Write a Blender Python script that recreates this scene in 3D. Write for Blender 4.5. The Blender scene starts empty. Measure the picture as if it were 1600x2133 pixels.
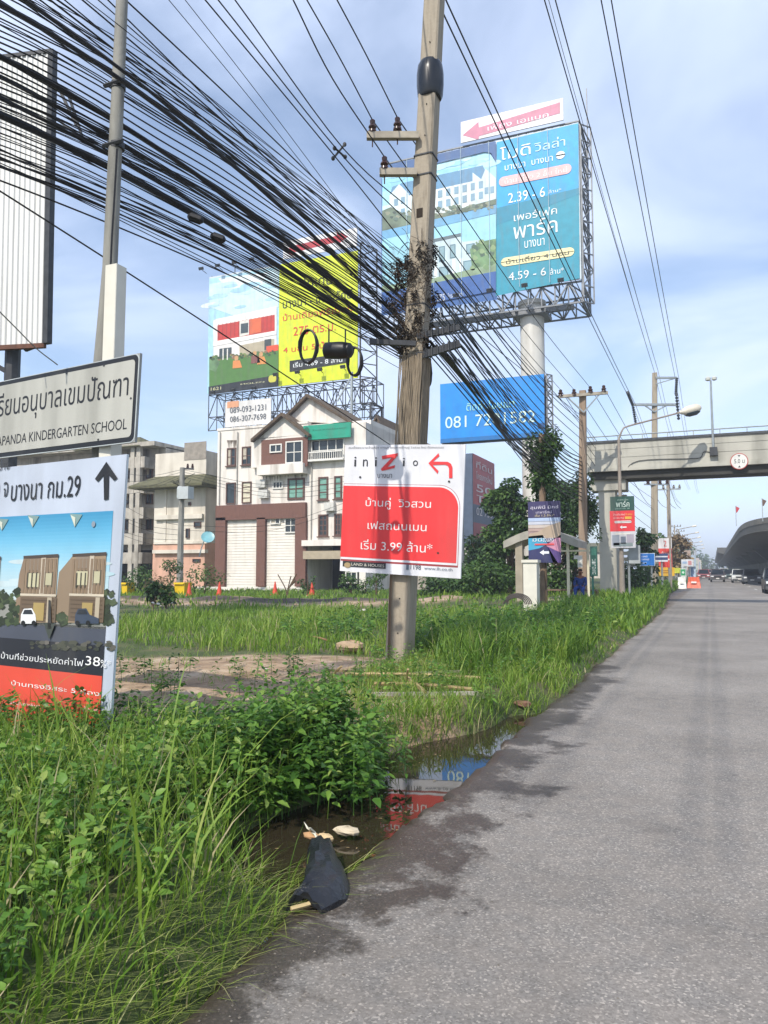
import bpy, math, random
import numpy as np
from math import sin, cos, tan, atan, pi, radians, sqrt
from mathutils import Vector, Matrix
from mathutils.geometry import delaunay_2d_cdt

sc = bpy.context.scene
COL = sc.collection
RD = random.Random(11)
NR = np.random.default_rng(11)

# ------------------------------------------------------------------ camera
F = 1605.0; CX = 800.0; CY = 1066.5; EYE = 1.6          # photo pixels (1600 x 2133)
PITCH = atan(121.5 / F)
YAW = atan(685 / (F / cos(PITCH)))                        # the road runs along +Y
cam = bpy.data.objects.new('camera', bpy.data.cameras.new('camera'))
COL.objects.link(cam)
cam.location = (0, 0, EYE)
cam.rotation_euler = (pi / 2 + PITCH, 0, YAW)
cam.data.sensor_fit = 'HORIZONTAL'; cam.data.sensor_width = 36
cam.data.lens = F / 1600 * 36
cam.data.clip_start = 0.05; cam.data.clip_end = 5000
sc.camera = cam

# ------------------------------------------------------------------ light
SUN_EL = radians(46); SUN_AZ = radians(7)                # behind the camera, a little to the left
SV = Vector((-sin(SUN_AZ) * cos(SUN_EL), -cos(SUN_AZ) * cos(SUN_EL), sin(SUN_EL)))
world = bpy.data.worlds.new('World'); sc.world = world
world.use_nodes = True
wt = world.node_tree; wn = wt.nodes; wl = wt.links
bg = wn['Background']; bg.inputs['Strength'].default_value = 0.15
sky = wn.new('ShaderNodeTexSky'); sky.sky_type = 'NISHITA'; sky.sun_disc = False
sky.sun_elevation = SUN_EL; sky.sun_rotation = math.atan2(SV.x, SV.y)
sky.air_density = 1.0; sky.dust_density = 1.2; sky.ozone_density = 2.0
tc = wn.new('ShaderNodeTexCoord')
sep = wn.new('ShaderNodeSeparateXYZ'); wl.new(tc.outputs['Generated'], sep.inputs[0])
def wmath(op, a, b=None):
    n = wn.new('ShaderNodeMath'); n.operation = op
    for i, v in enumerate((a, b)):
        if v is None: continue
        if isinstance(v, (int, float)): n.inputs[i].default_value = v
        else: wl.new(v, n.inputs[i])
    return n.outputs[0]
den = wmath('MAXIMUM', wmath('ADD', sep.outputs[2], 0.30), 0.05)
comb = wn.new('ShaderNodeCombineXYZ')
wl.new(wmath('DIVIDE', sep.outputs[0], den), comb.inputs[0])
wl.new(wmath('DIVIDE', sep.outputs[1], den), comb.inputs[1])
cl = wn.new('ShaderNodeTexNoise'); cl.inputs['Scale'].default_value = 1.6
cl.inputs['Detail'].default_value = 6; cl.inputs['Roughness'].default_value = 0.5
cl.inputs['Distortion'].default_value = 0.5
wl.new(comb.outputs[0], cl.inputs['Vector'])
cr = wn.new('ShaderNodeMapRange'); cr.interpolation_type = 'SMOOTHSTEP'
cr.inputs[1].default_value = 0.36; cr.inputs[2].default_value = 0.66
cr.inputs[3].default_value = 0.14; cr.inputs[4].default_value = 0.95
wl.new(cl.outputs[0], cr.inputs[0])
cm = wn.new('ShaderNodeMix'); cm.data_type = 'RGBA'
wl.new(cr.outputs[0], cm.inputs[0]); wl.new(sky.outputs[0], cm.inputs[6])
cm.inputs[7].default_value = (4.6, 5.3, 6.8, 1)
wl.new(cm.outputs[2], bg.inputs['Color'])

sun = bpy.data.objects.new('sun', bpy.data.lights.new('sun', 'SUN'))
COL.objects.link(sun)
sun.data.energy = 3.5; sun.data.angle = radians(0.5); sun.data.color = (1, 0.93, 0.83)
sun.rotation_euler = SV.to_track_quat('Z', 'Y').to_euler()
sun.location = (0, 0, 40)
vs = sc.view_settings
vs.view_transform = 'Standard'; vs.look = 'None'; vs.gamma = 1; vs.use_curve_mapping = False
vs.exposure = 0.45

# ------------------------------------------------------------------ photo pixel -> place
H_ = Vector((-sin(YAW), cos(YAW), 0)); R_ = Vector((cos(YAW), sin(YAW), 0))
EYEP = Vector((0, 0, EYE))
def ray(px, py):
    a = (px - CX) / F; u = -(py - CY) / F
    return H_ * (cos(PITCH) - u * sin(PITCH)) + R_ * a + Vector((0, 0, sin(PITCH) + u * cos(PITCH)))
def at(px, py, D):
    d = ray(px, py); return EYEP + d * (D / d.dot(H_))
def atY(px, py, Y):
    d = ray(px, py); return EYEP + d * (Y / d.y)
def atX(px, py, X):
    d = ray(px, py); return EYEP + d * (X / d.x)
def atZ(px, py, Z=0.0):
    d = ray(px, py); return EYEP + d * ((Z - EYE) / d.z)

# ------------------------------------------------------------------ materials
def lin(c):
    if isinstance(c, str):
        c = [int(c[i:i + 2], 16) / 255 for i in (0, 2, 4)]
        return tuple(((v + 0.055) / 1.055) ** 2.4 if v > 0.04 else v / 12.92 for v in c)
    return c
MATS = {}
def mat(name, col, rough=0.7, var=0.18, scale=3.0, bump=0.0, metal=0.0, stretch=None, dirt=None, dirt_amt=0.0, dscale=1.5, bscale=None):
    """Principled with two noises: a tone variation and (optionally) streaks of dirt of their own colour."""
    if name in MATS: return MATS[name]
    m = bpy.data.materials.new(name); m.use_nodes = True; MATS[name] = m
    nt = m.node_tree; n = nt.nodes; l = nt.links; b = n['Principled BSDF']
    col = lin(col)
    b.inputs['Roughness'].default_value = rough; b.inputs['Metallic'].default_value = metal
    geo = n.new('ShaderNodeNewGeometry')
    no = n.new('ShaderNodeTexNoise'); no.inputs['Scale'].default_value = scale; no.inputs['Detail'].default_value = 5
    mp = n.new('ShaderNodeMapping'); l.new(geo.outputs['Position'], mp.inputs[0])
    if stretch: mp.inputs['Scale'].default_value = stretch
    l.new(mp.outputs[0], no.inputs['Vector'])
    mx = n.new('ShaderNodeMix'); mx.data_type = 'RGBA'
    mr = n.new('ShaderNodeMapRange'); mr.inputs[1].default_value = 0.3; mr.inputs[2].default_value = 0.7
    l.new(no.outputs[0], mr.inputs[0]); l.new(mr.outputs[0], mx.inputs[0])
    mx.inputs[6].default_value = tuple(c * (1 - var) for c in col) + (1,)
    mx.inputs[7].default_value = tuple(min(1, c * (1 + var)) for c in col) + (1,)
    out = mx.outputs[2]
    if dirt is not None:
        d2 = n.new('ShaderNodeTexNoise'); d2.inputs['Scale'].default_value = dscale; d2.inputs['Detail'].default_value = 6
        m2 = n.new('ShaderNodeMapping'); m2.inputs['Scale'].default_value = stretch or (1, 1, 0.12)
        l.new(geo.outputs['Position'], m2.inputs[0]); l.new(m2.outputs[0], d2.inputs['Vector'])
        r2 = n.new('ShaderNodeMapRange'); r2.inputs[1].default_value = 0.5; r2.inputs[2].default_value = 0.72
        r2.inputs[4].default_value = dirt_amt
        l.new(d2.outputs[0], r2.inputs[0])
        x2 = n.new('ShaderNodeMix'); x2.data_type = 'RGBA'
        l.new(r2.outputs[0], x2.inputs[0]); l.new(out, x2.inputs[6]); x2.inputs[7].default_value = tuple(lin(dirt)) + (1,)
        out = x2.outputs[2]
    l.new(out, b.inputs['Base Color'])
    if bump:
        bn = n.new('ShaderNodeTexNoise'); bn.inputs['Scale'].default_value = bscale or scale * 6; bn.inputs['Detail'].default_value = 4
        l.new(geo.outputs['Position'], bn.inputs['Vector'])
        bu = n.new('ShaderNodeBump'); bu.inputs['Strength'].default_value = bump; bu.inputs['Distance'].default_value = 0.02
        l.new(bn.outputs[0], bu.inputs['Height']); l.new(bu.outputs[0], b.inputs['Normal'])
    return m
def ink(c, rough=0.5, k=0.86):
    """printed vinyl of one colour"""
    key = 'print_' + (c if isinstance(c, str) else '_'.join('%d' % (v * 100) for v in c))
    return mat(key, tuple(v * k for v in lin(c)), rough, 0.10, 1.6, dirt='6a675f', dirt_amt=0.24, dscale=2.6)

concrete = mat('concrete', '9c9382', 0.85, 0.16, 2.0, 0.25, dirt='4b4336', dirt_amt=0.45)
polecon = mat('pole_concrete', '9a907f', 0.88, 0.2, 3.0, 0.35, stretch=(4, 4, 0.5), dirt='4c4335', dirt_amt=0.6, dscale=3.0)
greycon = mat('grey_pole_concrete', '84837c', 0.8, 0.2, 4.0, 0.15, stretch=(3, 3, 0.6), dirt='4a4a46', dirt_amt=0.5)
whitecon = mat('white_painted_concrete', 'cfccbf', 0.7, 0.08, 3.0, 0.1, dirt='807866', dirt_amt=0.4)
bridgecon = mat('bridge_concrete', 'a9a79c', 0.85, 0.12, 1.0, 0.15, dirt='54544c', dirt_amt=0.65, dscale=1.1)
viacon = mat('viaduct_concrete', '54534e', 0.9, 0.12, 0.5, dirt='4d4c48', dirt_amt=0.5, dscale=0.5)
steel = mat('galvanised_steel', '9aa0a0', 0.45, 0.15, 5.0, metal=0.5)
darksteel = mat('dark_steel', '3b3d40', 0.6, 0.25, 5.0, metal=0.3)
rust = mat('rusty_steel', '5c3a2a', 0.8, 0.3, 6.0)
black = mat('black_rubber', '16171a', 0.5, 0.3, 8.0)
cablem = mat('cable_black', '0b0b0d', 0.55, 0.2, 8.0)
porcelain = mat('brown_porcelain', '3a2018', 0.25, 0.15, 8.0)
glass = mat('dark_glass', '2b343a', 0.12, 0.25, 1.5)
lampglass = mat('lamp_glass', 'b9bcb4', 0.3, 0.1, 3.0)
white = mat('white_paint', 'dcdad4', 0.55, 0.05, 2.0, dirt='8a8578', dirt_amt=0.25)

# ------------------------------------------------------------------ mesh helpers
class MB:
    def __init__(s): s.v = []; s.f = []; s.m = []
    def add(s, vs_, fs, mi=0):
        o = len(s.v); s.v += [tuple(p) for p in vs_]
        s.f += [tuple(i + o for i in f) for f in fs]; s.m += [mi] * len(fs)
    def box(s, c, d, mi=0, M=None):
        x, y, z = (k / 2 for k in d)
        p = [Vector(q) for q in ((-x, -y, -z), (x, -y, -z), (x, y, -z), (-x, y, -z), (-x, -y, z), (x, -y, z), (x, y, z), (-x, y, z))]
        if M is not None: p = [M @ q for q in p]
        c = Vector(c)
        s.add([q + c for q in p], [(0, 3, 2, 1), (4, 5, 6, 7), (0, 1, 5, 4), (1, 2, 6, 5), (2, 3, 7, 6), (3, 0, 4, 7)], mi)
    def bx(s, a, b, mi=0):
        a = Vector(a); b = Vector(b)
        s.box((a + b) / 2, [abs(k) for k in (b - a)], mi)
    def tube(s, pts, r, n=8, mi=0, cap=True, sq=None):
        pts = [Vector(p) for p in pts]; N = len(pts)
        rs = r if isinstance(r, (list, tuple)) else [r] * N
        vs_ = []; up = None
        for i, p in enumerate(pts):
            t = (pts[min(i + 1, N - 1)] - pts[max(i - 1, 0)]).normalized()
            if up is None:
                up = Vector((0, 0, 1)) if abs(t.z) < 0.9 else Vector((0, 1, 0))
                if abs(t.z) >= 0.9: up = Vector((0, 1, 0))
            a = t.cross(up).normalized(); b2 = a.cross(t).normalized()
            for k in range(n):
                th = 2 * pi * k / n + (pi / 4 if n == 4 else 0)
                vs_.append(p + (a * cos(th) + b2 * sin(th)) * rs[i] * (1.414 if n == 4 else 1))
        fs = [(i * n + k, i * n + (k + 1) % n, (i + 1) * n + (k + 1) % n, (i + 1) * n + k) for i in range(N - 1) for k in range(n)]
        if cap: fs += [tuple(range(n))[::-1], tuple((N - 1) * n + k for k in range(n))]
        s.add(vs_, fs, mi)
    def prism(s, poly, depth, mi=0):
        """extrude a list of 3D points along the vector depth"""
        poly = [Vector(p) for p in poly]; d = Vector(depth); n = len(poly)
        s.add(poly + [p + d for p in poly], [tuple(range(n))[::-1], tuple(range(n, 2 * n))] + [(k, (k + 1) % n, n + (k + 1) % n, n + k) for k in range(n)], mi)
    def lathe(s, c, prof, n=12, mi=0, axis=None):
        c = Vector(c); vs_ = []
        Q = Vector((0, 0, 1)).rotation_difference(Vector(axis)) if axis else None
        for r, z in prof:
            for k in range(n):
                q = Vector((r * cos(2 * pi * k / n), r * sin(2 * pi * k / n), z))
                if Q: q = Q @ q
                vs_.append(c + q)
        N = len(prof)
        fs = [(i * n + k, i * n + (k + 1) % n, (i + 1) * n + (k + 1) % n, (i + 1) * n + k) for i in range(N - 1) for k in range(n)]
        fs += [tuple(range(n))[::-1], tuple((N - 1) * n + k for k in range(n))]
        s.add(vs_, fs, mi)
    def truss(s, a0, a1, b0, b1, n, r=0.04, mi=0, chords=True):
        """lattice between chord a0-a1 and chord b0-b1"""
        a0, a1, b0, b1 = (Vector(q) for q in (a0, a1, b0, b1))
        if chords: s.tube([a0, a1], r * 1.3, 4, mi); s.tube([b0, b1], r * 1.3, 4, mi)
        for i in range(n):
            p, q = a0.lerp(a1, i / n), b0.lerp(b1, i / n)
            p2, q2 = a0.lerp(a1, (i + 1) / n), b0.lerp(b1, (i + 1) / n)
            s.tube([p, q], r, 4, mi); s.tube([p, q2] if i % 2 else [q, p2], r, 4, mi)
        s.tube([a1, b1], r, 4, mi)
    def build(s, name, mats, parent=None, smooth=False, origin=None):
        me = bpy.data.meshes.new(name)
        o_ = Vector(origin) if origin is not None else None
        vv = s.v if o_ is None else [(x - o_.x, y - o_.y, z - o_.z) for x, y, z in s.v]
        me.from_pydata(vv, [], s.f)
        if not isinstance(mats, (list, tuple)): mats = [mats]
        for m in mats: me.materials.append(m)
        if len(mats) > 1: me.polygons.foreach_set('material_index', s.m)
        if smooth: me.polygons.foreach_set('use_smooth', [True] * len(s.f))
        me.update()
        if smooth: me.set_sharp_from_angle(angle=radians(42))
        o = bpy.data.objects.new(name, me); COL.objects.link(o)
        if o_ is not None: o.location = o_
        if parent is not None: adopt(o, parent)
        return o
WPOS = {}
def adopt(o, parent):
    o.parent = parent
    o.matrix_parent_inverse = Matrix.Translation(-WPOS.get(parent.name, Vector((0, 0, 0))))
def tag(o, label=None, cat=None, group=None, kind=None):
    for k, v in (('label', label), ('category', cat), ('group', group), ('kind', kind)):
        if v: o[k] = v
    return o
def thing(name, label, cat, loc, group=None):
    o = bpy.data.objects.new(name, None); COL.objects.link(o)
    o.location = loc; o.empty_display_size = 0.2
    WPOS[o.name] = Vector(loc)
    return tag(o, label, cat, group)
def copy_tree(o, parent=None):
    c = o.copy(); COL.objects.link(c)
    if parent is not None: c.parent = parent
    for ch in [q for q in bpy.data.objects if q.parent == o]: copy_tree(ch, c)
    return c
def smooth_path(pts, n=8):
    pts = [Vector(p) for p in pts]
    if len(pts) < 3: return [pts[0].lerp(pts[1], i / n) for i in range(n + 1)]
    P = [pts[0] * 2 - pts[1]] + pts + [pts[-1] * 2 - pts[-2]]
    out = []
    for i in range(1, len(P) - 2):
        a, b, c, d = P[i - 1:i + 3]
        for k in range(n):
            t = k / n
            out.append(0.5 * ((2 * b) + (c - a) * t + (2 * a - 5 * b + 4 * c - d) * t * t + (3 * b - 3 * c + d - a) * t ** 3))
    return out + [pts[-1]]
def np_mesh(name, V, quads=None, tris=None, mats=None, attr=None, parent=None, smooth=False):
    """mesh from numpy arrays; attr: per-vertex float 'tint'"""
    me = bpy.data.meshes.new(name)
    quads = np.zeros((0, 4), int) if quads is None else quads
    tris = np.zeros((0, 3), int) if tris is None else tris
    nv, nq, nt_ = len(V), len(quads), len(tris)
    me.vertices.add(nv); me.vertices.foreach_set('co', np.asarray(V, np.float32).ravel())
    li = np.concatenate([quads.ravel(), tris.ravel()]).astype(np.int32)
    me.loops.add(len(li)); me.loops.foreach_set('vertex_index', li)
    me.polygons.add(nq + nt_)
    ls = np.concatenate([np.arange(nq) * 4, nq * 4 + np.arange(nt_) * 3]).astype(np.int32)
    me.polygons.foreach_set('loop_start', ls)
    if smooth: me.polygons.foreach_set('use_smooth', np.ones(nq + nt_, bool))
    me.update(calc_edges=True)
    if attr is not None:
        a = me.attributes.new('tint', 'FLOAT', 'POINT'); a.data.foreach_set('value', np.asarray(attr, np.float32))
    for m in (mats if isinstance(mats, (list, tuple)) else [mats]): me.materials.append(m)
    o = bpy.data.objects.new(name, me); COL.objects.link(o)
    if parent is not None: adopt(o, parent)
    return o

# ------------------------------------------------------------------ lettering and sign boards
_TXT = {}
def text_mesh(s, bold=0.0):
    key = (s, bold)
    if key in _TXT: return _TXT[key]
    cu = bpy.data.curves.new('lettering', 'FONT'); cu.body = s; cu.size = 1; cu.resolution_u = 3
    cu.offset = bold; cu.fill_mode = 'NONE'
    ob = bpy.data.objects.new('lettering', cu); COL.objects.link(ob)
    bpy.context.view_layer.update()
    me = ob.evaluated_get(bpy.context.evaluated_depsgraph_get()).to_mesh()
    P = np.array([v.co[:2] for v in me.vertices]); E = np.array([e.vertices[:] for e in me.edges])
    bpy.data.objects.remove(ob); bpy.data.curves.remove(cu)
    res = delaunay_2d_cdt([Vector(p) for p in P], [tuple(map(int, e)) for e in E], [], 0, 1e-5)
    V = np.array([v[:] for v in res[0]]); T = np.array([f[:] for f in res[2] if len(f) == 3])
    # orient every outline as the font gives it: follow each loop through its edges
    nxt = {}
    for a, b in E: nxt.setdefault(a, []).append(b); nxt.setdefault(b, []).append(a)
    seen = set(); A = []; B = []
    for s0 in range(len(P)):
        if s0 in seen or s0 not in nxt: continue
        loop = [s0]; seen.add(s0); cur = s0
        nb = sorted(nxt[s0]); go = s0 + 1 if s0 + 1 in nb else nb[0]
        while go not in seen:
            loop.append(go); seen.add(go)
            c2 = [q for q in nxt[go] if q not in seen]
            if not c2: break
            go = c2[0]
        A += loop; B += loop[1:] + loop[:1]
    pa, pb = P[A], P[B]
    C = V[T].mean(1)
    ya = pa[None, :, 1] - C[:, 1:2]; yb = pb[None, :, 1] - C[:, 1:2]
    xa = pa[None, :, 0] - C[:, 0:1]; xb = pb[None, :, 0] - C[:, 0:1]
    isl = xa * yb - xb * ya
    w = ((ya <= 0) & (yb > 0) & (isl > 0)).sum(1) - ((ya > 0) & (yb <= 0) & (isl < 0)).sum(1)
    T = T[w != 0]
    used = np.unique(T); lo, hi = V[used].min(0), V[used].max(0)
    out = ((V - lo) / np.maximum(hi - lo, 1e-6), T)
    _TXT[key] = out
    return out

class Board:
    """A flat printed board. O = top left corner, U = vector to the top right, V = vector to the bottom left.
    The print is laid out from measurements on the photo, carried onto the board's own plane."""
    def __init__(s, O, U, V, step=0.004):
        s.O, s.U, s.V = Vector(O), Vector(U), Vector(V)
        s.N = s.V.cross(s.U).normalized(); s.step = step
        s.mb = MB(); s.mats = []; s.lay = 0
        s.M = Matrix((s.U, s.V, s.N)).transposed().inverted()
    def mi(s, m):
        if not isinstance(m, bpy.types.Material): m = ink(m)
        if m not in s.mats: s.mats.append(m)
        return s.mats.index(m)
    def uv(s, px, py):
        d = ray(px, py); t = (s.O - EYEP).dot(s.N) / d.dot(s.N)
        q = s.M @ (EYEP + d * t - s.O); return q.x, q.y
    def P(s, u, v, lay): return s.O + s.U * u + s.V * v + s.N * (s.step * lay)
    def slab(s, thick, m, u0=0, v0=0, u1=1, v1=1):
        q = [s.P(u, v, 0) for u, v in ((u0, v0), (u0, v1), (u1, v1), (u1, v0))]
        s.mb.prism([p - s.N * thick for p in q], s.N * thick, s.mi(m))
    def polyuv(s, pts, m, lay):
        s.mb.add([s.P(u, v, lay) for u, v in pts], [tuple(range(len(pts)))], s.mi(m))
    def poly(s, pts, m, lay=1): s.polyuv([s.uv(*p) for p in pts], m, lay)
    def box(s, a, b):
        (u0, v0), (u1, v1) = s.uv(*a), s.uv(*b); return u0, v0, u1, v1
    def rect(s, a, b, m, lay=1):
        u0, v0, u1, v1 = s.box(a, b); s.rectuv(u0, v0, u1, v1, m, lay)
    def rectuv(s, u0, v0, u1, v1, m, lay=1):
        s.polyuv([(u0, v0), (u0, v1), (u1, v1), (u1, v0)], m, lay)
    def rruv(s, u0, v0, u1, v1, r, m, lay=1, corners=(1, 1, 1, 1), n=7):
        """rounded rectangle, r in metres; corners: top left, top right, bottom right, bottom left"""
        ru, rv = r / s.U.length, r / s.V.length; pts = []
        for k, (cu, cv, a0) in enumerate(((u0 + ru, v0 + rv, pi), (u1 - ru, v0 + rv, 1.5 * pi), (u1 - ru, v1 - rv, 0), (u0 + ru, v1 - rv, .5 * pi))):
            if corners[k]:
                for i in range(n + 1):
                    a = a0 + i / n * pi / 2; pts.append((cu + ru * cos(a), cv + rv * sin(a)))
            else: pts.append(((u0, v0), (u1, v0), (u1, v1), (u0, v1))[k])
        s.polyuv(pts[::-1], m, lay)
    def rr(s, a, b, r, m, lay=1, corners=(1, 1, 1, 1)):
        u0, v0, u1, v1 = s.box(a, b); s.rruv(u0, v0, u1, v1, r, m, lay, corners)
    def ell(s, a, b, m, lay=1, n=18):
        u0, v0, u1, v1 = s.box(a, b)
        s.polyuv([((u0 + u1) / 2 + (u1 - u0) / 2 * cos(-2 * pi * i / n), (v0 + v1) / 2 + (v1 - v0) / 2 * sin(-2 * pi * i / n)) for i in range(n)], m, lay)
    def textuv(s, t, u0, v0, u1, v1, m, lay=3, bold=0.0):
        V, T = text_mesh(t, bold)
        s.mb.add([s.P(u0 + (u1 - u0) * x, v1 + (v0 - v1) * y, lay) for x, y in V], [tuple(map(int, f)) for f in T], s.mi(m))
    def text(s, t, a, b, m, lay=3, bold=0.0):
        u0, v0, u1, v1 = s.box(a, b); s.textuv(t, u0, v0, u1, v1, m, lay, bold)
    def build(s, name, parent=None): return s.mb.build(name, s.mats, parent)

# ------------------------------------------------------------------ ground, road, water
XE = -1.86                                                # left edge of the asphalt
def ss(x, a, b):
    t = np.clip((np.asarray(x, float) - a) / (b - a), 0, 1); return t * t * (3 - 2 * t)
def wob(x, y):
    return (np.sin(x * 1.7 + y * 0.6) + np.sin(y * 1.3 - x * 0.8 + 2) + np.sin(x * 3.7 + 1) * np.sin(y * 3.1) * 0.7) / 2.7
def edge_x(y):                                            # the verge widens over the asphalt further on
    y = np.asarray(y, float)
    return XE - 0.9 * ss(y, 30, 60) + 0.03 * np.sin(y * 1.3) + 0.015 * np.sin(y * 4.9 + 1)
def ground_z(x, y):
    x = np.asarray(x, float); y = np.asarray(y, float)
    d = edge_x(y) - x
    z = 0.13 + 0.25 * ss(y, 24, 30) * (1 - ss(d, 7, 13)) * (1 - ss(y, 70, 90)) + 0.05 * wob(x, y) * ss(d, 0.2, 2)
    z = z + 0.35 * np.exp(-((y - 28.5 - 0.15 * (x + 20)) / 2.2) ** 2) * ss(d, 6, 9) * (1 - ss(d, 24, 30)) * (0.75 + 0.4 * wob(x * .7, y * .7))
    z = z + 0.12 * np.exp(-((y - 9.6) / 1.6) ** 2 - ((x + 5.8) / 2.2) ** 2)
    dit = ss(y, 3.0, 4.3) * (1 - ss(y, 8.3, 9.4)); wd_ = 0.12 + .5 * (1 - ss(y, 6.0, 8.6))
    z = z + (-0.30 - z) * dit * (1 - ss(d, wd_ * (.9 + 0.2 * np.sin(y * 3)), wd_ + .45 + 0.15 * np.sin(y * 2.1)))
    z = -0.07 + (z + 0.07) * ss(d, -0.05, 0.35)
    z = np.where(x > 17, -0.07 + 0.2 * ss(x, 17, 18), z)
    return z
def lay(x, y):
    x = np.asarray(x, float); y = np.asarray(y, float); D = -sin(YAW) * x + cos(YAW) * y
    return D, 800 + 1605 * (cos(YAW) * x + sin(YAW) * y) / np.maximum(D, .3)
def soil_mask(x, y):
    n = wob(x * 0.9 + 3, y * 1.1); D, pg = lay(x, y)
    a = ss(D, 6.6, 7.6) * (1 - ss(D, 12.3, 14.0)) * (1 - ss(pg, 860, 1010)) * (1 - ss(-x, 10.5, 13))
    return np.clip(a * (1.15 + 0.5 * n), 0, 1)
def heap_mask(x, y):
    return np.clip(np.exp(-((y - 28.3 - 0.15 * (x + 20)) / 1.9) ** 2) * ss(-x, 8.5, 11) * (1 - ss(-x, 27, 32)) * (1 + 0.5 * wob(x, y)), 0, 1)

def fore_lim(x, y):                                        # 1 in the near weeds, 0 on the bare soil behind them
    D, pg = lay(x, y); lim = 6.0 + 0.35 * wob(x * 2, y * 2) + 0.5 * (1 - ss(pg, 330, 480)) + 0.2 * ss(pg, 640, 740)
    return 1 - ss(D, lim - 0.5, lim + 0.3)
def grid_axis(segs):
    out = []
    for a, b, n in segs: out += list(np.linspace(a, b, n, endpoint=False))
    return np.array(out + [segs[-1][1]])
gx = grid_axis([(-900, -120, 10), (-120, -45, 25), (-45, -12, 66), (-12, -1, 160), (-1, 17, 8), (17, 60, 10), (60, 900, 10)])
gy = grid_axis([(-60, 0, 12), (0, 14, 160), (14, 50, 110), (50, 140, 45), (140, 2600, 30)])
GX, GY = np.meshgrid(gx, gy, indexing='ij')
GZ = ground_z(GX, GY)
nx, ny = GX.shape
ii = np.arange(nx * ny).reshape(nx, ny)
q = np.stack([ii[:-1, :-1], ii[1:, :-1], ii[1:, 1:], ii[:-1, 1:]], -1).reshape(-1, 4)
def ground_mat():
    m = bpy.data.materials.new('soil_and_grass_roots'); m.use_nodes = True
    nt = m.node_tree; n = nt.nodes; l = nt.links; b = n['Principled BSDF']; b.inputs['Roughness'].default_value = 0.95
    at_ = n.new('ShaderNodeAttribute'); at_.attribute_name = 'tint'
    geo = n.new('ShaderNodeNewGeometry')
    def noise(sc_, det=6):
        t = n.new('ShaderNodeTexNoise'); t.inputs['Scale'].default_value = sc_; t.inputs['Detail'].default_value = det
        l.new(geo.outputs['Position'], t.inputs['Vector']); return t.outputs[0]
    def ramp(f, stops):
        r = n.new('ShaderNodeValToRGB'); l.new(f, r.inputs[0])
        e = r.color_ramp.elements
        while len(e) < len(stops): e.new(0.5)
        for k, (p, c) in enumerate(stops): e[k].position = p; e[k].color = tuple(c) + (1,)
        return r.outputs[0]
    green = ramp(noise(1.1), [(0.3, (0.035, 0.05, 0.014)), (0.5, (0.06, 0.085, 0.02)), (0.68, (0.13, 0.10, 0.055))])
    dirt = ramp(noise(2.6, 9), [(0.3, (0.17, 0.112, 0.066)), (0.5, (0.32, 0.225, 0.14)), (0.72, (0.47, 0.37, 0.265))])
    dark = ramp(noise(3.0, 8), [(0.3, (0.035, 0.027, 0.02)), (0.55, (0.075, 0.058, 0.043)), (0.75, (0.17, 0.145, 0.12))])
    def mix(f, a, c):
        x = n.new('ShaderNodeMix'); x.data_type = 'RGBA'; l.new(f, x.inputs[0]); l.new(a, x.inputs[6]); l.new(c, x.inputs[7]); return x.outputs[2]
    def mrange(a, b_):
        r = n.new('ShaderNodeMapRange'); r.inputs[1].default_value = a; r.inputs[2].default_value = b_; l.new(at_.outputs['Fac'], r.inputs[0]); return r.outputs[0]
    c1 = mix(mrange(0.1, 0.6), green, dirt)
    c2 = mix(mrange(1.1, 1.7), c1, dark)
    l.new(c2, b.inputs['Base Color'])
    bu = n.new('ShaderNodeBump'); bu.inputs['Strength'].default_value = 0.9; bu.inputs['Distance'].default_value = 0.08
    l.new(noise(9, 8), bu.inputs['Height']); l.new(bu.outputs[0], b.inputs['Normal'])
    return m
SO = soil_mask(GX, GY); HE = heap_mask(GX, GY)
g = np_mesh('ground', np.stack([GX, GY, GZ], -1).reshape(-1, 3), q, None, ground_mat(), np.maximum(SO, HE * 2).ravel(), smooth=True)
tag(g, kind='structure')

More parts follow.
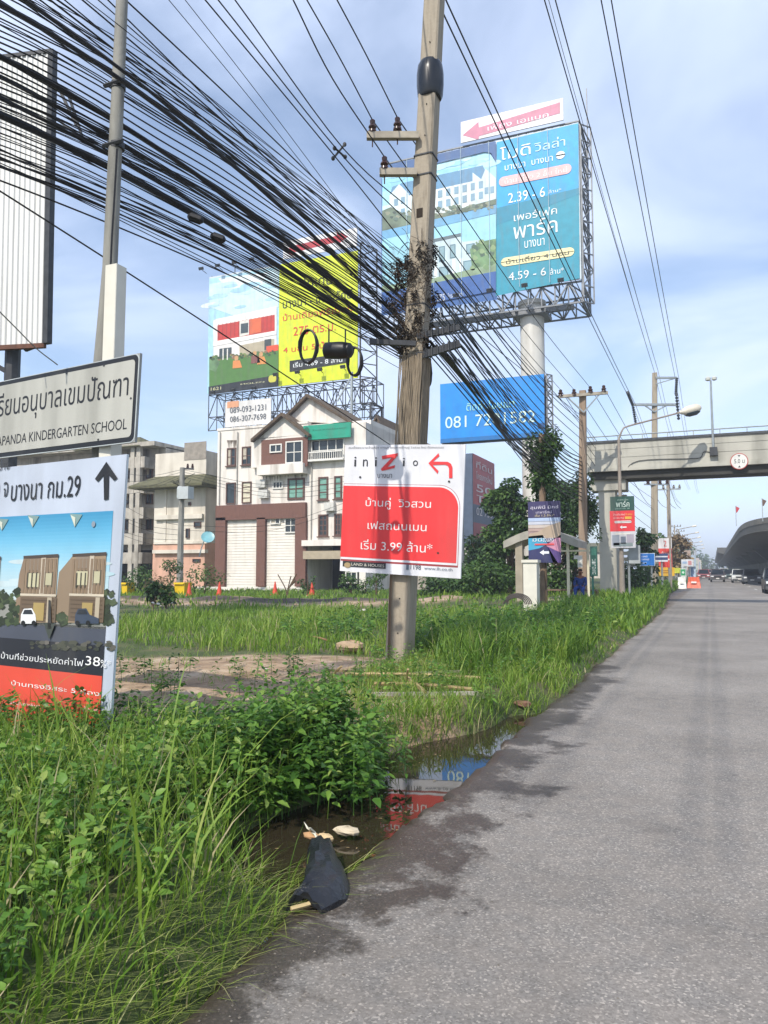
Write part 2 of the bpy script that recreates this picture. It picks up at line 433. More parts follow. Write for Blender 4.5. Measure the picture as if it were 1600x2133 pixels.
def road_mat():
    m = bpy.data.materials.new('worn_asphalt'); m.use_nodes = True
    nt = m.node_tree; n = nt.nodes; l = nt.links; b = n['Principled BSDF']
    geo = n.new('ShaderNodeNewGeometry'); pos = geo.outputs['Position']
    def noise(sc_, det=5, v=pos, rough=0.55):
        t = n.new('ShaderNodeTexNoise'); t.inputs['Scale'].default_value = sc_; t.inputs['Detail'].default_value = det
        t.inputs['Roughness'].default_value = rough; l.new(v, t.inputs['Vector']); return t.outputs[0]
    def mth(op, a, c=None, cl_=False):
        t = n.new('ShaderNodeMath'); t.operation = op; t.use_clamp = cl_
        for k, v in enumerate((a, c)):
            if v is None: continue
            if isinstance(v, (int, float)): t.inputs[k].default_value = v
            else: l.new(v, t.inputs[k])
        return t.outputs[0]
    def mr(v, a, c, d=0.0, e=1.0):
        t = n.new('ShaderNodeMapRange'); t.interpolation_type = 'SMOOTHSTEP'
        for k, z in enumerate((a, c, d, e)): t.inputs[k + 1].default_value = z
        l.new(v, t.inputs[0]); return t.outputs[0]
    def mix(f, a, c, mode='MIX'):
        x = n.new('ShaderNodeMix'); x.data_type = 'RGBA'; x.blend_type = mode
        if isinstance(f, (int, float)): x.inputs[0].default_value = f
        else: l.new(f, x.inputs[0])
        for k, z in ((6, a), (7, c)):
            if isinstance(z, tuple): x.inputs[k].default_value = z + (1,)
            else: l.new(z, x.inputs[k])
        return x.outputs[2]
    vo = n.new('ShaderNodeTexVoronoi'); vo.inputs['Scale'].default_value = 105; l.new(pos, vo.inputs['Vector'])
    sv = n.new('ShaderNodeSeparateColor'); l.new(vo.outputs['Color'], sv.inputs[0])
    rp = n.new('ShaderNodeValToRGB'); l.new(sv.outputs[0], rp.inputs[0])
    e = rp.color_ramp.elements; e[0].position = 0; e[0].color = (0.15, 0.142, 0.132, 1); e[1].position = 1; e[1].color = (0.41, 0.38, 0.345, 1)
    for p, c in ((0.4, (0.195, 0.185, 0.174)), (0.85, (0.245, 0.231, 0.216))): k = e.new(p); k.color = c + (1,)
    big = mr(noise(0.55, 6), 0.3, 0.7, 0.82, 1.15)
    mp = n.new('ShaderNodeMapping'); mp.inputs['Scale'].default_value = (1.2, 0.05, 1); l.new(pos, mp.inputs[0])
    lane = mr(noise(1.0, 3, mp.outputs[0]), 0.3, 0.7, 0.95, 1.05)
    cb = n.new('ShaderNodeCombineColor'); f2 = mth('MULTIPLY', big, lane)
    for k in range(3): l.new(f2, cb.inputs[k])
    col = mix(1.0, rp.outputs[0], cb.outputs[0], 'MULTIPLY')
    fine = mr(noise(6, 8), 0.35, 0.62)
    col = mix(mth('MULTIPLY', fine, 0.22), col, (0.30, 0.262, 0.225))
    patchy = mr(noise(0.16, 3), 0.42, 0.6, 0.93, 1.05); cb2 = n.new('ShaderNodeCombineColor'); l.new(patchy, cb2.inputs[0]); l.new(mth('MULTIPLY', patchy, .985), cb2.inputs[1]); l.new(mth('MULTIPLY', patchy, .955), cb2.inputs[2]); col = mix(1.0, col, cb2.outputs[0], 'MULTIPLY')
    oil = mth('MULTIPLY', mr(noise(1.3, 4), 0.60, 0.74), mr(noise(0.35, 2), 0.45, 0.6)); col = mix(mth('MULTIPLY', oil, .45), col, (0.07, 0.066, 0.062))
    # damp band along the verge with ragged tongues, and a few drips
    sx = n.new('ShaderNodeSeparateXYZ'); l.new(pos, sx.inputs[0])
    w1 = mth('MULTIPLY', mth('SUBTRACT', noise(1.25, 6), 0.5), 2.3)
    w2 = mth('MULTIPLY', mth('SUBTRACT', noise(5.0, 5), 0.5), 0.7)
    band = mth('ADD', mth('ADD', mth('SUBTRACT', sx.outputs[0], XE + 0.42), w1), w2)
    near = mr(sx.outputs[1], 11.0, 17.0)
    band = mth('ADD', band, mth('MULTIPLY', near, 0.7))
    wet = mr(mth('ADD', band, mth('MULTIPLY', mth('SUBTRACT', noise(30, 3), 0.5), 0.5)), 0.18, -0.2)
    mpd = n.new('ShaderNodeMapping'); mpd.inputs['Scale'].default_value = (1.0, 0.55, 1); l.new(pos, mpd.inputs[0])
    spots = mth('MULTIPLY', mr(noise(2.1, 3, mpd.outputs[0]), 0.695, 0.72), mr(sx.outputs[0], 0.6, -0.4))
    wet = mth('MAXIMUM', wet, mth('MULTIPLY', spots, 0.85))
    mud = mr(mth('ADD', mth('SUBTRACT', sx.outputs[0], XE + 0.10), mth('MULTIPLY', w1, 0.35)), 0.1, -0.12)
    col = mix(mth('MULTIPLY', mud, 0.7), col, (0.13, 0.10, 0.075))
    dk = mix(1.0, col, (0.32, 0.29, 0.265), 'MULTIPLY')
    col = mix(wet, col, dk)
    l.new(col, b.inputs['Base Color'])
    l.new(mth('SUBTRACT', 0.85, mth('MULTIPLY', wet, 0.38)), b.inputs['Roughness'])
    b.inputs['Specular IOR Level'].default_value = 0.3
    bu = n.new('ShaderNodeBump'); bu.inputs['Strength'].default_value = 0.5; bu.inputs['Distance'].default_value = 0.006
    l.new(sv.outputs[1], bu.inputs['Height']); l.new(bu.outputs[0], b.inputs['Normal'])
    return m
ry = grid_axis([(-60, 0, 20), (0, 20, 260), (20, 80, 120), (80, 2600, 60)])
xl = edge_x(ry) + NR.normal(0, .018, len(ry)) + 0.012 * np.sin(ry * 11)
V = []; cols = [0, 0.06, 1.0, 2.0]
rows = len(ry)
V = np.concatenate([np.stack([xl, ry, np.full(rows, -0.06)], 1), np.stack([xl + 0.05, ry, np.full(rows, -0.004)], 1), np.stack([xl + 0.12, ry, np.full(rows, 0.0)], 1), np.stack([np.full(rows, 17.2), ry, np.full(rows, 0.0)], 1)])
idx = np.arange(4 * rows).reshape(4, rows)
q = np.concatenate([np.stack([idx[k, :-1], idx[k + 1, :-1], idx[k + 1, 1:], idx[k, 1:]], 1) for k in range(3)])
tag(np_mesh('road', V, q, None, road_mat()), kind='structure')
# worn white lane line far up the road
lm = MB()
for y in range(34, 400, 12):
    lm.add([(3.2, y, .004), (3.33, y, .004), (3.33, y + 4, .004), (3.2, y + 4, .004)], [(0, 1, 2, 3)])
tag(lm.build('road_markings', mat('worn_road_paint', 'b9b7b0', 0.8, 0.25, 6.0)), kind='structure')

wm = bpy.data.materials.new('ditch_water'); wm.use_nodes = True
b = wm.node_tree.nodes['Principled BSDF']; b.inputs['Base Color'].default_value = (0.03, 0.024, 0.014, 1)
b.inputs['Roughness'].default_value = 0.02; b.inputs['IOR'].default_value = 1.4; b.inputs['Specular IOR Level'].default_value = 0.5
nz = wm.node_tree.nodes.new('ShaderNodeTexNoise'); nz.inputs['Scale'].default_value = 7
bu = wm.node_tree.nodes.new('ShaderNodeBump'); bu.inputs['Strength'].default_value = 0.06; bu.inputs['Distance'].default_value = 0.01
wm.node_tree.links.new(nz.outputs[0], bu.inputs['Height']); wm.node_tree.links.new(bu.outputs[0], b.inputs['Normal'])
wy = np.linspace(2.6, 11, 60)
V = np.concatenate([np.stack([np.full(60, -3.6), wy, np.full(60, -0.055)], 1), np.stack([edge_x(wy) + 0.12, wy, np.full(60, -0.055)], 1)])
q = np.stack([np.arange(59), np.arange(59) + 60, np.arange(59) + 61, np.arange(59) + 1], 1)
tag(np_mesh('water', V, q, None, wm), kind='structure')

# ------------------------------------------------------------------ foliage materials and builders
def leaf_mat(name, stops, trans=0.3, rough=0.5):
    m = bpy.data.materials.new(name); m.use_nodes = True
    nt = m.node_tree; n = nt.nodes; l = nt.links; b = n['Principled BSDF']; b.inputs['Roughness'].default_value = rough
    b.inputs['Specular IOR Level'].default_value = 0.35
    a = n.new('ShaderNodeAttribute'); a.attribute_name = 'tint'
    r = n.new('ShaderNodeValToRGB'); l.new(a.outputs['Fac'], r.inputs[0]); e = r.color_ramp.elements
    while len(e) < len(stops): e.new(0.5)
    for k, (p, c) in enumerate(stops): e[k].position = p; e[k].color = tuple(c) + (1,)
    l.new(r.outputs[0], b.inputs['Base Color'])
    t = n.new('ShaderNodeBsdfTranslucent'); l.new(r.outputs[0], t.inputs[0])
    mx = n.new('ShaderNodeMixShader'); mx.inputs[0].default_value = trans
    l.new(b.outputs[0], mx.inputs[1]); l.new(t.outputs[0], mx.inputs[2])
    l.new(mx.outputs[0], n['Material Output'].inputs[0]); return m
grassm = leaf_mat('grass_blades', [(0, (0.03, 0.075, 0.012)), (0.45, (0.105, 0.215, 0.024)), (0.8, (0.235, 0.355, 0.045)), (0.93, (0.34, 0.40, 0.10)), (1, (0.48, 0.42, 0.24))], 0.42)
weedm = leaf_mat('weed_leaves', [(0, (0.022, 0.07, 0.014)), (0.5, (0.085, 0.20, 0.03)), (0.85, (0.20, 0.345, 0.055)), (1, (0.30, 0.38, 0.09))], 0.38, 0.42)
treem = leaf_mat('tree_leaves', [(0, (0.018, 0.045, 0.012)), (0.5, (0.05, 0.11, 0.022)), (1, (0.13, 0.21, 0.04))], 0.25, 0.5)
drym = leaf_mat('dry_leaves', [(0, (0.09, 0.06, 0.03)), (0.5, (0.22, 0.15, 0.07)), (1, (0.36, 0.27, 0.13))], 0.2, 0.7)
vinem = leaf_mat('withered_vine', [(0, (0.018, 0.014, 0.01)), (0.6, (0.06, 0.045, 0.03)), (1, (0.14, 0.10, 0.06))], 0.1, 0.8)
bark = mat('bark', '5a4a38', 0.9, 0.3, 6.0, 0.4)

def blades(P, h, w, lean, tint, az=None):
    N = len(P); az = NR.uniform(0, 2 * pi, N) if az is None else az
    D = np.stack([np.cos(az), np.sin(az), np.zeros(N)], 1)
    sa = az + pi / 2 + NR.normal(0, 0.5, N)
    S = np.stack([np.cos(sa), np.sin(sa), np.zeros(N)], 1)
    Vs = []
    for t, k in ((0, 0.7), (0.38, 1.0), (0.72, 0.7), (1, 0)):
        c = P + D * (lean * h * t ** 1.9)[:, None]
        c[:, 2] += h * (t - 0.28 * np.minimum(lean, 1.4) * t * t)
        if k: Vs += [c - S * (w * k / 2)[:, None], c + S * (w * k / 2)[:, None]]
        else: Vs += [c]
    V = np.stack(Vs, 1).reshape(-1, 3)
    o = (np.arange(N) * 7)[:, None]
    Q = np.concatenate([o + np.array([0, 1, 3, 2]), o + np.array([2, 3, 5, 4])])
    T = o + np.array([4, 5, 6])
    return V, Q, T, np.repeat(tint, 7)
def leaves(B, D, Nn, L, W, tint, droop=0.25):
    """leaf blades with a folded midrib: base B, direction D, upper normal Nn"""
    S = np.cross(D, Nn); S /= np.linalg.norm(S, axis=1)[:, None] + 1e-9
    Nn = np.cross(S, D); L = L[:, None]; W = W[:, None]
    z = np.array([0, 0, 1.0])
    dr = lambda t: -z * (droop * L * t * t)
    pts = [B, B + D * L * .3 + S * W * .5 + Nn * W * .14 + dr(.3), B + D * L * .3 + dr(.3), B + D * L * .3 - S * W * .5 + Nn * W * .14 + dr(.3),
           B + D * L * .66 + S * W * .38 + Nn * W * .12 + dr(.66), B + D * L * .66 + dr(.66), B + D * L * .66 - S * W * .38 + Nn * W * .12 + dr(.66), B + D * L + dr(1)]
    N = len(B); V = np.stack(pts, 1).reshape(-1, 3); o = (np.arange(N) * 8)[:, None]
    Q = np.concatenate([o + np.array([1, 2, 5, 4]), o + np.array([2, 3, 6, 5])])
    T = np.concatenate([o + np.array([0, 2, 1]), o + np.array([0, 3, 2]), o + np.array([4, 5, 7]), o + np.array([5, 6, 7])])
    return V, Q, T, np.repeat(tint, 8)
def joinnp(parts):
    V, Q, T, A = [], [], [], []; o = 0
    for v, q_, t, a in parts:
        V.append(v); Q.append(q_ + o); T.append(t + o); A.append(a); o += len(v)
    return np.concatenate(V), np.concatenate(Q), np.concatenate(T), np.concatenate(A)
def rnd_dirs(N, zlo=-0.3, zhi=1.0):
    az = NR.uniform(0, 2 * pi, N); z = NR.uniform(zlo, zhi, N); r = np.sqrt(1 - np.clip(z, -.99, .99) ** 2)
    return np.stack([np.cos(az) * r, np.sin(az) * r, z], 1)
def weeds(P, h, npl, L, tint, spread=0.35):
    """leafy stems: P foot, h height, npl leaves on each, L leaf length"""
    N = len(P); az = NR.uniform(0, 2 * pi, N); ln = NR.uniform(0.05, spread, N)
    k = np.repeat(np.arange(N), npl); M = len(k)
    j = np.concatenate([np.arange(c) for c in npl]); t = 0.22 + 0.78 * (j + NR.uniform(0, 1, M)) / npl[k]
    t = np.minimum(t, 1)
    B = P[k].copy(); B[:, 0] += np.cos(az[k]) * ln[k] * h[k] * t ** 2; B[:, 1] += np.sin(az[k]) * ln[k] * h[k] * t ** 2; B[:, 2] += h[k] * t
    la = az[k] + j * 2.4 + NR.normal(0, .5, M)
    pit = NR.uniform(-0.25, 0.5, M) + 0.5 * (t > 0.88)
    off = NR.uniform(0.0, 0.08, M) * (1.1 - t) * h[k] * 2
    D = np.stack([np.cos(la) * np.cos(pit), np.sin(la) * np.cos(pit), np.sin(pit)], 1)
    B += D * off[:, None]
    Nn = np.tile([0, 0, 1.0], (M, 1)) + NR.normal(0, .35, (M, 3))
    Lf = L[k] * NR.uniform(0.6, 1.25, M) * (1.1 - 0.35 * t)
    a = leaves(B, D, Nn, Lf, Lf * NR.uniform(0.36, 0.55, M), np.clip(tint[k] + NR.normal(0, .13, M) + 0.14 * (t > .85), 0, 1))
    b_ = blades(P, h * 1.02, np.full(N, 0.009), ln * 1.0, np.clip(tint - 0.1, 0, 1), az)
    return joinnp([a, b_])
def leaf_cloud(clumps, n, size, tint0=0.45, tv=0.22, per=None):
    """leaves spread through and mostly near the skin of many small clumps"""
    parts = []
    w = np.array([c[1][0] * c[1][1] + 0.02 for c in clumps]); w = w / w.sum()
    for (c, r), f in zip(clumps, w):
        m = max(6, int(n * f)); d = rnd_dirs(m, -1, 1); rad = NR.uniform(0.35, 1.05, m) ** 0.6
        B = np.array(c) + d * rad[:, None] * np.array(r) + NR.normal(0, .04, (m, 3)) * np.array(r)
        D = d * 0.6 + rnd_dirs(m, -0.8, 0.5) * 0.8; D /= np.linalg.norm(D, axis=1)[:, None]
        Nn = d + np.array([0, 0, .6]) + NR.normal(0, .4, (m, 3))
        L = size * NR.uniform(.6, 1.3, m)
        parts.append(leaves(B, D, Nn, L, L * NR.uniform(.45, .7, m), np.clip(tint0 + NR.normal(0, .09) + NR.normal(0, tv, m) * .7, 0, 1)))
    return joinnp(parts)
def tree(name, label, cat, foot, h, rad, n, size, trunk_r=0.15, crown_from=0.25, m=None, tint0=0.45, nclump=26, group=None, lean=(0, 0)):
    foot = Vector(foot); t = thing(name, label, cat, foot, group)
    tb = MB(); top = foot + Vector((lean[0], lean[1], h * 0.8))
    tb.tube(smooth_path([foot - Vector((0, 0, .1)), foot.lerp(top, .4) + Vector((.1 * rad, 0, 0)), top], 5), [trunk_r * (1 - .06 * i) for i in range(11)], 7)
    cl_ = []
    for i in range(nclump):
        a = RD.uniform(0, 2 * pi); f = RD.random(); zz = crown_from + (1 - crown_from) * f
        prof = rad * (0.35 + 0.65 * sin(pi * min(1, 0.12 + f * 0.85)))
        rr = prof * RD.uniform(0.25, 0.95)
        c = foot + Vector((cos(a) * rr + lean[0] * zz, sin(a) * rr + lean[1] * zz, h * zz))
        s = rad * RD.uniform(0.2, 0.42); cl_.append((tuple(c), (s, s, s * RD.uniform(.6, .95))))
        if i % 3 == 0:
            st = foot.lerp(top, min(.95, max(.15, zz - 0.25))); tb.tube([st, st.lerp(c, .5) + Vector((0, 0, .1)), c], [trunk_r * .4, trunk_r * .25, trunk_r * .1], 5)
    tb.build('trunk', bark, t)
    v, q_, tt, a = leaf_cloud(cl_, n, size, tint0)
    np_mesh('crown', v, q_, tt, m or treem, a, t)
    return t
def scatter(n, x0, x1, y0, y1, keep=None):
    x = NR.uniform(x0, x1, n); y = NR.uniform(y0, y1, n)
    if keep is not None:
        k = NR.uniform(0, 1, n) < keep(x, y); x, y = x[k], y[k]
    return np.stack([x, y, ground_z(x, y) - 0.01], 1)
def land(x, y, m=0.0): return (x < edge_x(y) - m).astype(float)
def dry(x, y): return (ground_z(x, y) > -0.075).astype(float)

# ------------------------------------------------------------------ verge vegetation
def fore_keep(x, y):
    rb = (np.abs(x + 1.95) < .28) & (np.abs(y - 3.75) < .5)
    return land(x, y, 0.02) * dry(x, y) * fore_lim(x, y) * (1 - .8 * rb)
P = scatter(24000, -9.5, -1.8, 1.0, 9.8, fore_keep); N = len(P)
edge = np.clip((edge_x(P[:, 1]) - P[:, 0]) / 0.9, 0, 1)
patch = wob(P[:, 0] * 1.6 + 5, P[:, 1] * 1.4)
h = (0.24 + 0.27 * edge) * NR.uniform(.5, 1.25, N) * (1.0 - .15 * ss(P[:, 1], 4.0, 6.5))
lean = NR.uniform(.08, .8, N) + .15 * (1 - edge)
az = NR.uniform(0, 2 * pi, N); az = np.where(NR.uniform(0, 1, N) < .35 * (1.2 - edge), NR.normal(0, .9, N), az)
tint = np.clip(NR.normal(.66, .17, N) + .12 * patch + (NR.uniform(0, 1, N) < .06) * .45, 0, 1)
fg = [blades(P, h, NR.uniform(.005, .013, N), lean, tint, az)]
# a few long pale stalks that stand over the rest
P = scatter(120, -6, -2.0, 2.2, 7.5, fore_keep); N = len(P)
fg.append(blades(P, NR.uniform(.6, 1.0, N), NR.uniform(.010, .018, N), NR.uniform(.2, .8, N), NR.uniform(.6, .95, N)))
# dry, low straw that hangs over the edge of the asphalt
P = scatter(1500, -2.3, -1.75, 1.6, 4.2, lambda x, y: land(x, y, -.03)); N = len(P)
fg.append(blades(P, NR.uniform(.06, .22, N), NR.uniform(.003, .006, N), NR.uniform(.8, 2.0, N), NR.uniform(.75, 1.0, N), NR.normal(0, .8, N)))
v, q_, t_, a_ = joinnp(fg)
tag(np_mesh('verge_grass', v, q_, t_, grassm, a_), 'long green grass spilling over the edge of the asphalt', 'grass', kind='stuff')

wk = lambda x, y: fore_keep(x, y) * np.clip(.6 + .9 * wob(x * 1.3, y * 1.2 + 1), 0.08, 1) * np.clip((edge_x(y) - x) / .7 - .1, .0, 1) * np.clip(ss(lay(x, y)[0], 3.9, 4.8) + 1.3 * (1 - ss(lay(x, y)[1], 160, 420)), .16, 1)
P = scatter(6800, -9, -1.9, 1.3, 9.5, wk); N = len(P)
far = ss(P[:, 1], 3.5, 6)
pgw = lay(P[:, 0], P[:, 1])[1]; h = NR.uniform(.20, .50, N) * (1.0 - .15 * far) * (1 - .35 * (1 - ss(pgw, 230, 300)) * ss(P[:, 1], 3.2, 4.2))
wd = [weeds(P, h, NR.integers(12, 30, N), NR.uniform(.055, .115, N), np.clip(NR.normal(.64, .16, N), 0, 1))]
# darker shoots behind the house board, and a bush hanging over the puddle
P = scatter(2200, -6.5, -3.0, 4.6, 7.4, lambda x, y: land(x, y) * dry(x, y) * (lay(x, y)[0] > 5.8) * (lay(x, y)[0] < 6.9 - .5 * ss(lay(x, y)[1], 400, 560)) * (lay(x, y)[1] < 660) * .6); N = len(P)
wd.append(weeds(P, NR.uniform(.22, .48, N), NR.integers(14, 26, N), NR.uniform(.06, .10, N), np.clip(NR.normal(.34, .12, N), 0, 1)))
P = np.stack([NR.normal(-2.86, .25, 330), NR.normal(5.2, .42, 330), np.full(330, 0.0)], 1); P[:, 2] = np.maximum(ground_z(P[:, 0], P[:, 1]), -.04)
wd.append(weeds(P, NR.uniform(.25, .66, 330), NR.integers(18, 34, 330), NR.uniform(.07, .115, 330), np.clip(NR.normal(.50, .17, 330), 0, 1), .6))
v, q_, t_, a_ = joinnp(wd)
tag(np_mesh('verge_weeds', v, q_, t_, weedm, a_), 'broad leaved weeds tangled through the near verge', 'weeds', kind='stuff')

def mid_keep(x, y):
    return land(x, y, .05) * dry(x, y) * (1 - .96 * soil_mask(x, y)) * (1 - .85 * heap_mask(x, y))
fl = []
P = scatter(26000, -16, -2.2, 12.0, 25, lambda x, y: mid_keep(x, y) * np.clip(.75 + .6 * wob(x * .8, y * .8), .15, 1)); N = len(P)
pt = wob(P[:, 0] * .9 + 1, P[:, 1] * .9)
fl.append(blades(P, (.2 + .16 * (pt > .1)) * NR.uniform(.5, 1.4, N), NR.uniform(.012, .026, N), NR.uniform(.1, .8, N), np.clip(NR.normal(.66, .14, N) + .12 * pt, 0, 1)))
# lush growth to the right of the pole, along the asphalt
P = scatter(15000, -6.2, -1.9, 10.2, 27, lambda x, y: land(x, y, .05) * (1 - .97 * soil_mask(x, y)) * (1 - ss(-x - 1.9, 2.2, 4.2)) * np.where((lay(x, y)[0] < 13.2), ss(lay(x, y)[1], 868, 930), 1)); N = len(P)
pt = wob(P[:, 0] * 1.4, P[:, 1] * .7 + 2); ed = np.clip((edge_x(P[:, 1]) - P[:, 0]) / 1.1, .25, 1)
fl.append(blades(P, ed * (.40 + .30 * pt) * NR.uniform(.6, 1.3, N), NR.uniform(.012, .024, N), NR.uniform(.15, .8, N), np.clip(NR.normal(.56, .17, N) - .26 * pt + (NR.uniform(0, 1, N) < .05) * .4, 0, 1)))
P = scatter(8000, -4.4, -1.85, 7.2, 12.5, lambda x, y: land(x, y, .03) * dry(x, y) * np.clip(.55 + wob(x * 2, y * 1.5), 0, 1)); N = len(P)
fl.append(blades(P, NR.uniform(.10, .30, N), NR.uniform(.006, .013, N), NR.uniform(.2, 1, N), np.clip(NR.normal(.72, .14, N), 0, 1)))
P = scatter(5200, -12, -2.6, 8.0, 14.5, lambda x, y: land(x, y, .3) * np.clip(wob(x * 2.6, y * 2.6 + 2) * 1.4, 0, 1)); N = len(P)
fl.append(blades(P, NR.uniform(.06, .25, N), NR.uniform(.004, .010, N), NR.uniform(.3, 1.2, N), np.clip(NR.normal(.75, .15, N), 0, 1)))
P = scatter(26000, -46, -2.6, 24, 50, lambda x, y: mid_keep(x, y) * np.clip(.7 + .6 * wob(x * .4, y * .5), .1, 1)); N = len(P)
fl.append(blades(P, NR.uniform(.10, .34, N), NR.uniform(.03, .06, N), NR.uniform(.1, .8, N), np.clip(NR.normal(.58, .15, N), 0, 1)))
P = scatter(16000, -4.9, -1.8, 20, 95, lambda x, y: land(x, y, .05)); N = len(P)
fl.append(blades(P, NR.uniform(.15, .5, N), NR.uniform(.03, .07, N), NR.uniform(.1, .8, N), np.clip(NR.normal(.55, .15, N), 0, 1)))
P = scatter(5200, -4.5, -2.15, 9.6, 15, lambda x, y: land(x, y, .1) * np.clip(.6 + wob(x * 2.2, y * 1.2), 0, 1) * ss(lay(x, y)[1], 890, 960) * ss(lay(x, y)[0], 9.8, 11)); N = len(P)
fl.append(blades(P, NR.uniform(.3, .8, N), NR.uniform(.010, .02, N), NR.uniform(.15, .9, N), np.clip(NR.normal(.5, .2, N) + .2 * wob(P[:, 0] * 3, P[:, 1] * 2), 0, 1)))
P = scatter(3600, -3.5, -2.1, 6.2, 9.6, lambda x, y: land(x, y, .12) * (ground_z(x, y) > -.12) * np.clip(.5 + wob(x * 3, y * 2), 0, 1)); N = len(P)
fl.append(blades(P, NR.uniform(.10, .30, N), NR.uniform(.006, .013, N), NR.uniform(.2, 1.1, N), np.clip(NR.normal(.68, .17, N), 0, 1)))
v, q_, t_, a_ = joinnp(fl)
tag(np_mesh('field_grass', v, q_, t_, grassm, a_), 'bright grass of the vacant lot beyond the bare soil', 'grass', kind='stuff')
P = scatter(9000, -3.9, -1.9, 4.0, 9.5, lambda x, y: land(x, y, .3) * ((ground_z(x, y) > -.06) & (ground_z(x, y) < .12))); N = len(P)
fl2 = [blades(P, NR.uniform(.08, .3, N), NR.uniform(.004, .010, N), NR.uniform(.4, 1.4, N), np.clip(NR.normal(.5, .2, N), 0, 1))]
v, q_, t_, a_ = joinnp(fl2)
nl = 420; Pf = np.stack([NR.uniform(-3.2, -1.9, nl), NR.uniform(3.9, 9.2, nl), np.full(nl, -.050)], 1); Pf = Pf[(NR.uniform(0, 1, nl) < np.clip(wob(Pf[:, 0] * 4, Pf[:, 1] * 3) + .2, .05, 1))]; nl = len(Pf); az = NR.uniform(0, 6.28, nl)
lv = leaves(Pf, np.stack([np.cos(az), np.sin(az), np.zeros(nl)], 1), np.tile([0, 0, 1.0], (nl, 1)), NR.uniform(.01, .035, nl), NR.uniform(.006, .015, nl), NR.uniform(.6, 1, nl), 0)
tag(np_mesh('floating_leaves', *lv[:3], drym, lv[3]), 'dead leaves and bits floating on the puddle', 'leaves', kind='stuff')
tag(np_mesh('bank_grass', v, q_, t_, grassm, a_), 'short ragged grass on the banks of the puddle', 'grass', kind='stuff')
wd = []
for n_, bx_, hh, ll, tt in ((240, (-5.4, -2.2, 11.5, 22), (.3, .75), (.09, .15), .38), (90, (-9, -5, 14, 20), (.35, .7), (.1, .15), .4), (110, (-4.6, -2.1, 8.2, 11.5), (.15, .4), (.05, .09), .55), (60, (-8, -3.4, 7.2, 9.4), (.2, .45), (.06, .09), .42)):
    P = scatter(n_, *bx_, lambda x, y: land(x, y, .1) * dry(x, y)); N = len(P)
    wd.append(weeds(P, NR.uniform(*hh, N), NR.integers(12, 28, N), NR.uniform(*ll, N), np.clip(NR.normal(tt, .12, N), 0, 1)))
v, q_, t_, a_ = joinnp(wd)
tag(np_mesh('field_weeds', v, q_, t_, weedm, a_), 'leafy weeds scattered over the lot and by the pole', 'weeds', kind='stuff')

# grit and crumbs along the edge of the asphalt
ng = 1500; gy_ = NR.uniform(1.6, 16, ng); gx_ = edge_x(gy_) + .12 + np.abs(NR.normal(0, .35, ng)) ** 1.3
rr_ = NR.uniform(.002, .007, ng); a0_ = NR.uniform(0, 6.28, ng); pts_ = []
for k in range(4): pts_.append(np.stack([gx_ + rr_ * np.cos(a0_ + k * pi / 2) * NR.uniform(.7, 1.3, ng), gy_ + rr_ * np.sin(a0_ + k * pi / 2) * NR.uniform(.7, 1.3, ng), np.full(ng, .001)], 1))
pts_.append(np.stack([gx_, gy_, rr_ * .9], 1)); V_ = np.stack(pts_, 1).reshape(-1, 3); o_ = (np.arange(ng) * 5)[:, None]
tag(np_mesh('road_grit', V_, None, np.concatenate([o_ + np.array([k, (k + 1) % 4, 4]) for k in range(4)]), mat('grit', '6b655c', .9, .4, 30)), 'grit and crumbs strewn along the asphalt edge', 'gravel', kind='stuff')

# ------------------------------------------------------------------ the near concrete pole
PB = at(832, 1382, 12.6); PT = at(905, 0, 12.6)
def pole_at(z):
    t = (z - PB.z) / (PT.z - PB.z); return PB.lerp(PT, t)
def pole_py(py, px=870, D=12.6): return pole_at(at(px, py, D).z)
def sq_loft(mb, secs, mi=0, ch=0.18):
    """stack of chamfered squares: (centre, half width)"""
    vs_ = []
    for c, w in secs:
        k = w * (1 - ch)
        for x, y in ((-w, -k), (-k, -w), (k, -w), (w, -k), (w, k), (k, w), (-k, w), (-w, k)): vs_.append(Vector(c) + Vector((x, y, 0)))
    n = len(secs)
    mb.add(vs_, [(i * 8 + k, i * 8 + (k + 1) % 8, i * 8 + 8 + (k + 1) % 8, i * 8 + 8 + k) for i in range(n - 1) for k in range(8)] + [tuple(range(8))[::-1], tuple(range(n * 8 - 8, n * 8))], mi)
pole = thing('utility_pole', 'tall leaning concrete pole carrying the thick cable bundle and a red and white board', 'utility pole', PB)
m = MB()
sq_loft(m, [(pole_at(z), w) for z, w in ((PB.z - .4, .192), (3, .18), (6, .168), (9, .155), (12, .145), (15.2, .13))])
m.build('shaft', polecon, pole)
hol = mat('hole_shade', '1a1713', 0.95)
for dz in (0, 4.5, 8.3):                                    # drilled holes and the rectangular socket, their inner shade painted as dark plugs
    for k in range(4):
        m = MB(); c = pole_at(.6 + dz + k * .55); m.tube([c + Vector((.02, -.20 + .004 * dz, 0)), c + Vector((.02, -.10, 0))], .011, 6); m.build('bolt_hole', hol, pole)
c = pole_py(452, 872); m = MB(); m.bx(c + Vector((-.055, -.168, -.08)), c + Vector((.055, -.05, .08))); m.build('socket', mat('socket_shade', '2a2117', 0.95), pole)  # solid dark block, the shade inside the socket is in its colour
c = pole_py(165, 895); m = MB()
prof = [(.19, -.36), (.215, -.31), (.232, -.12), (.232, .08), (.215, .22), (.18, .29), (.12, .31)]
m.lathe(c, prof, 20); m.build('guard', mat('guard_black_plastic', '14171c', 0.25, 0.1), pole, True)
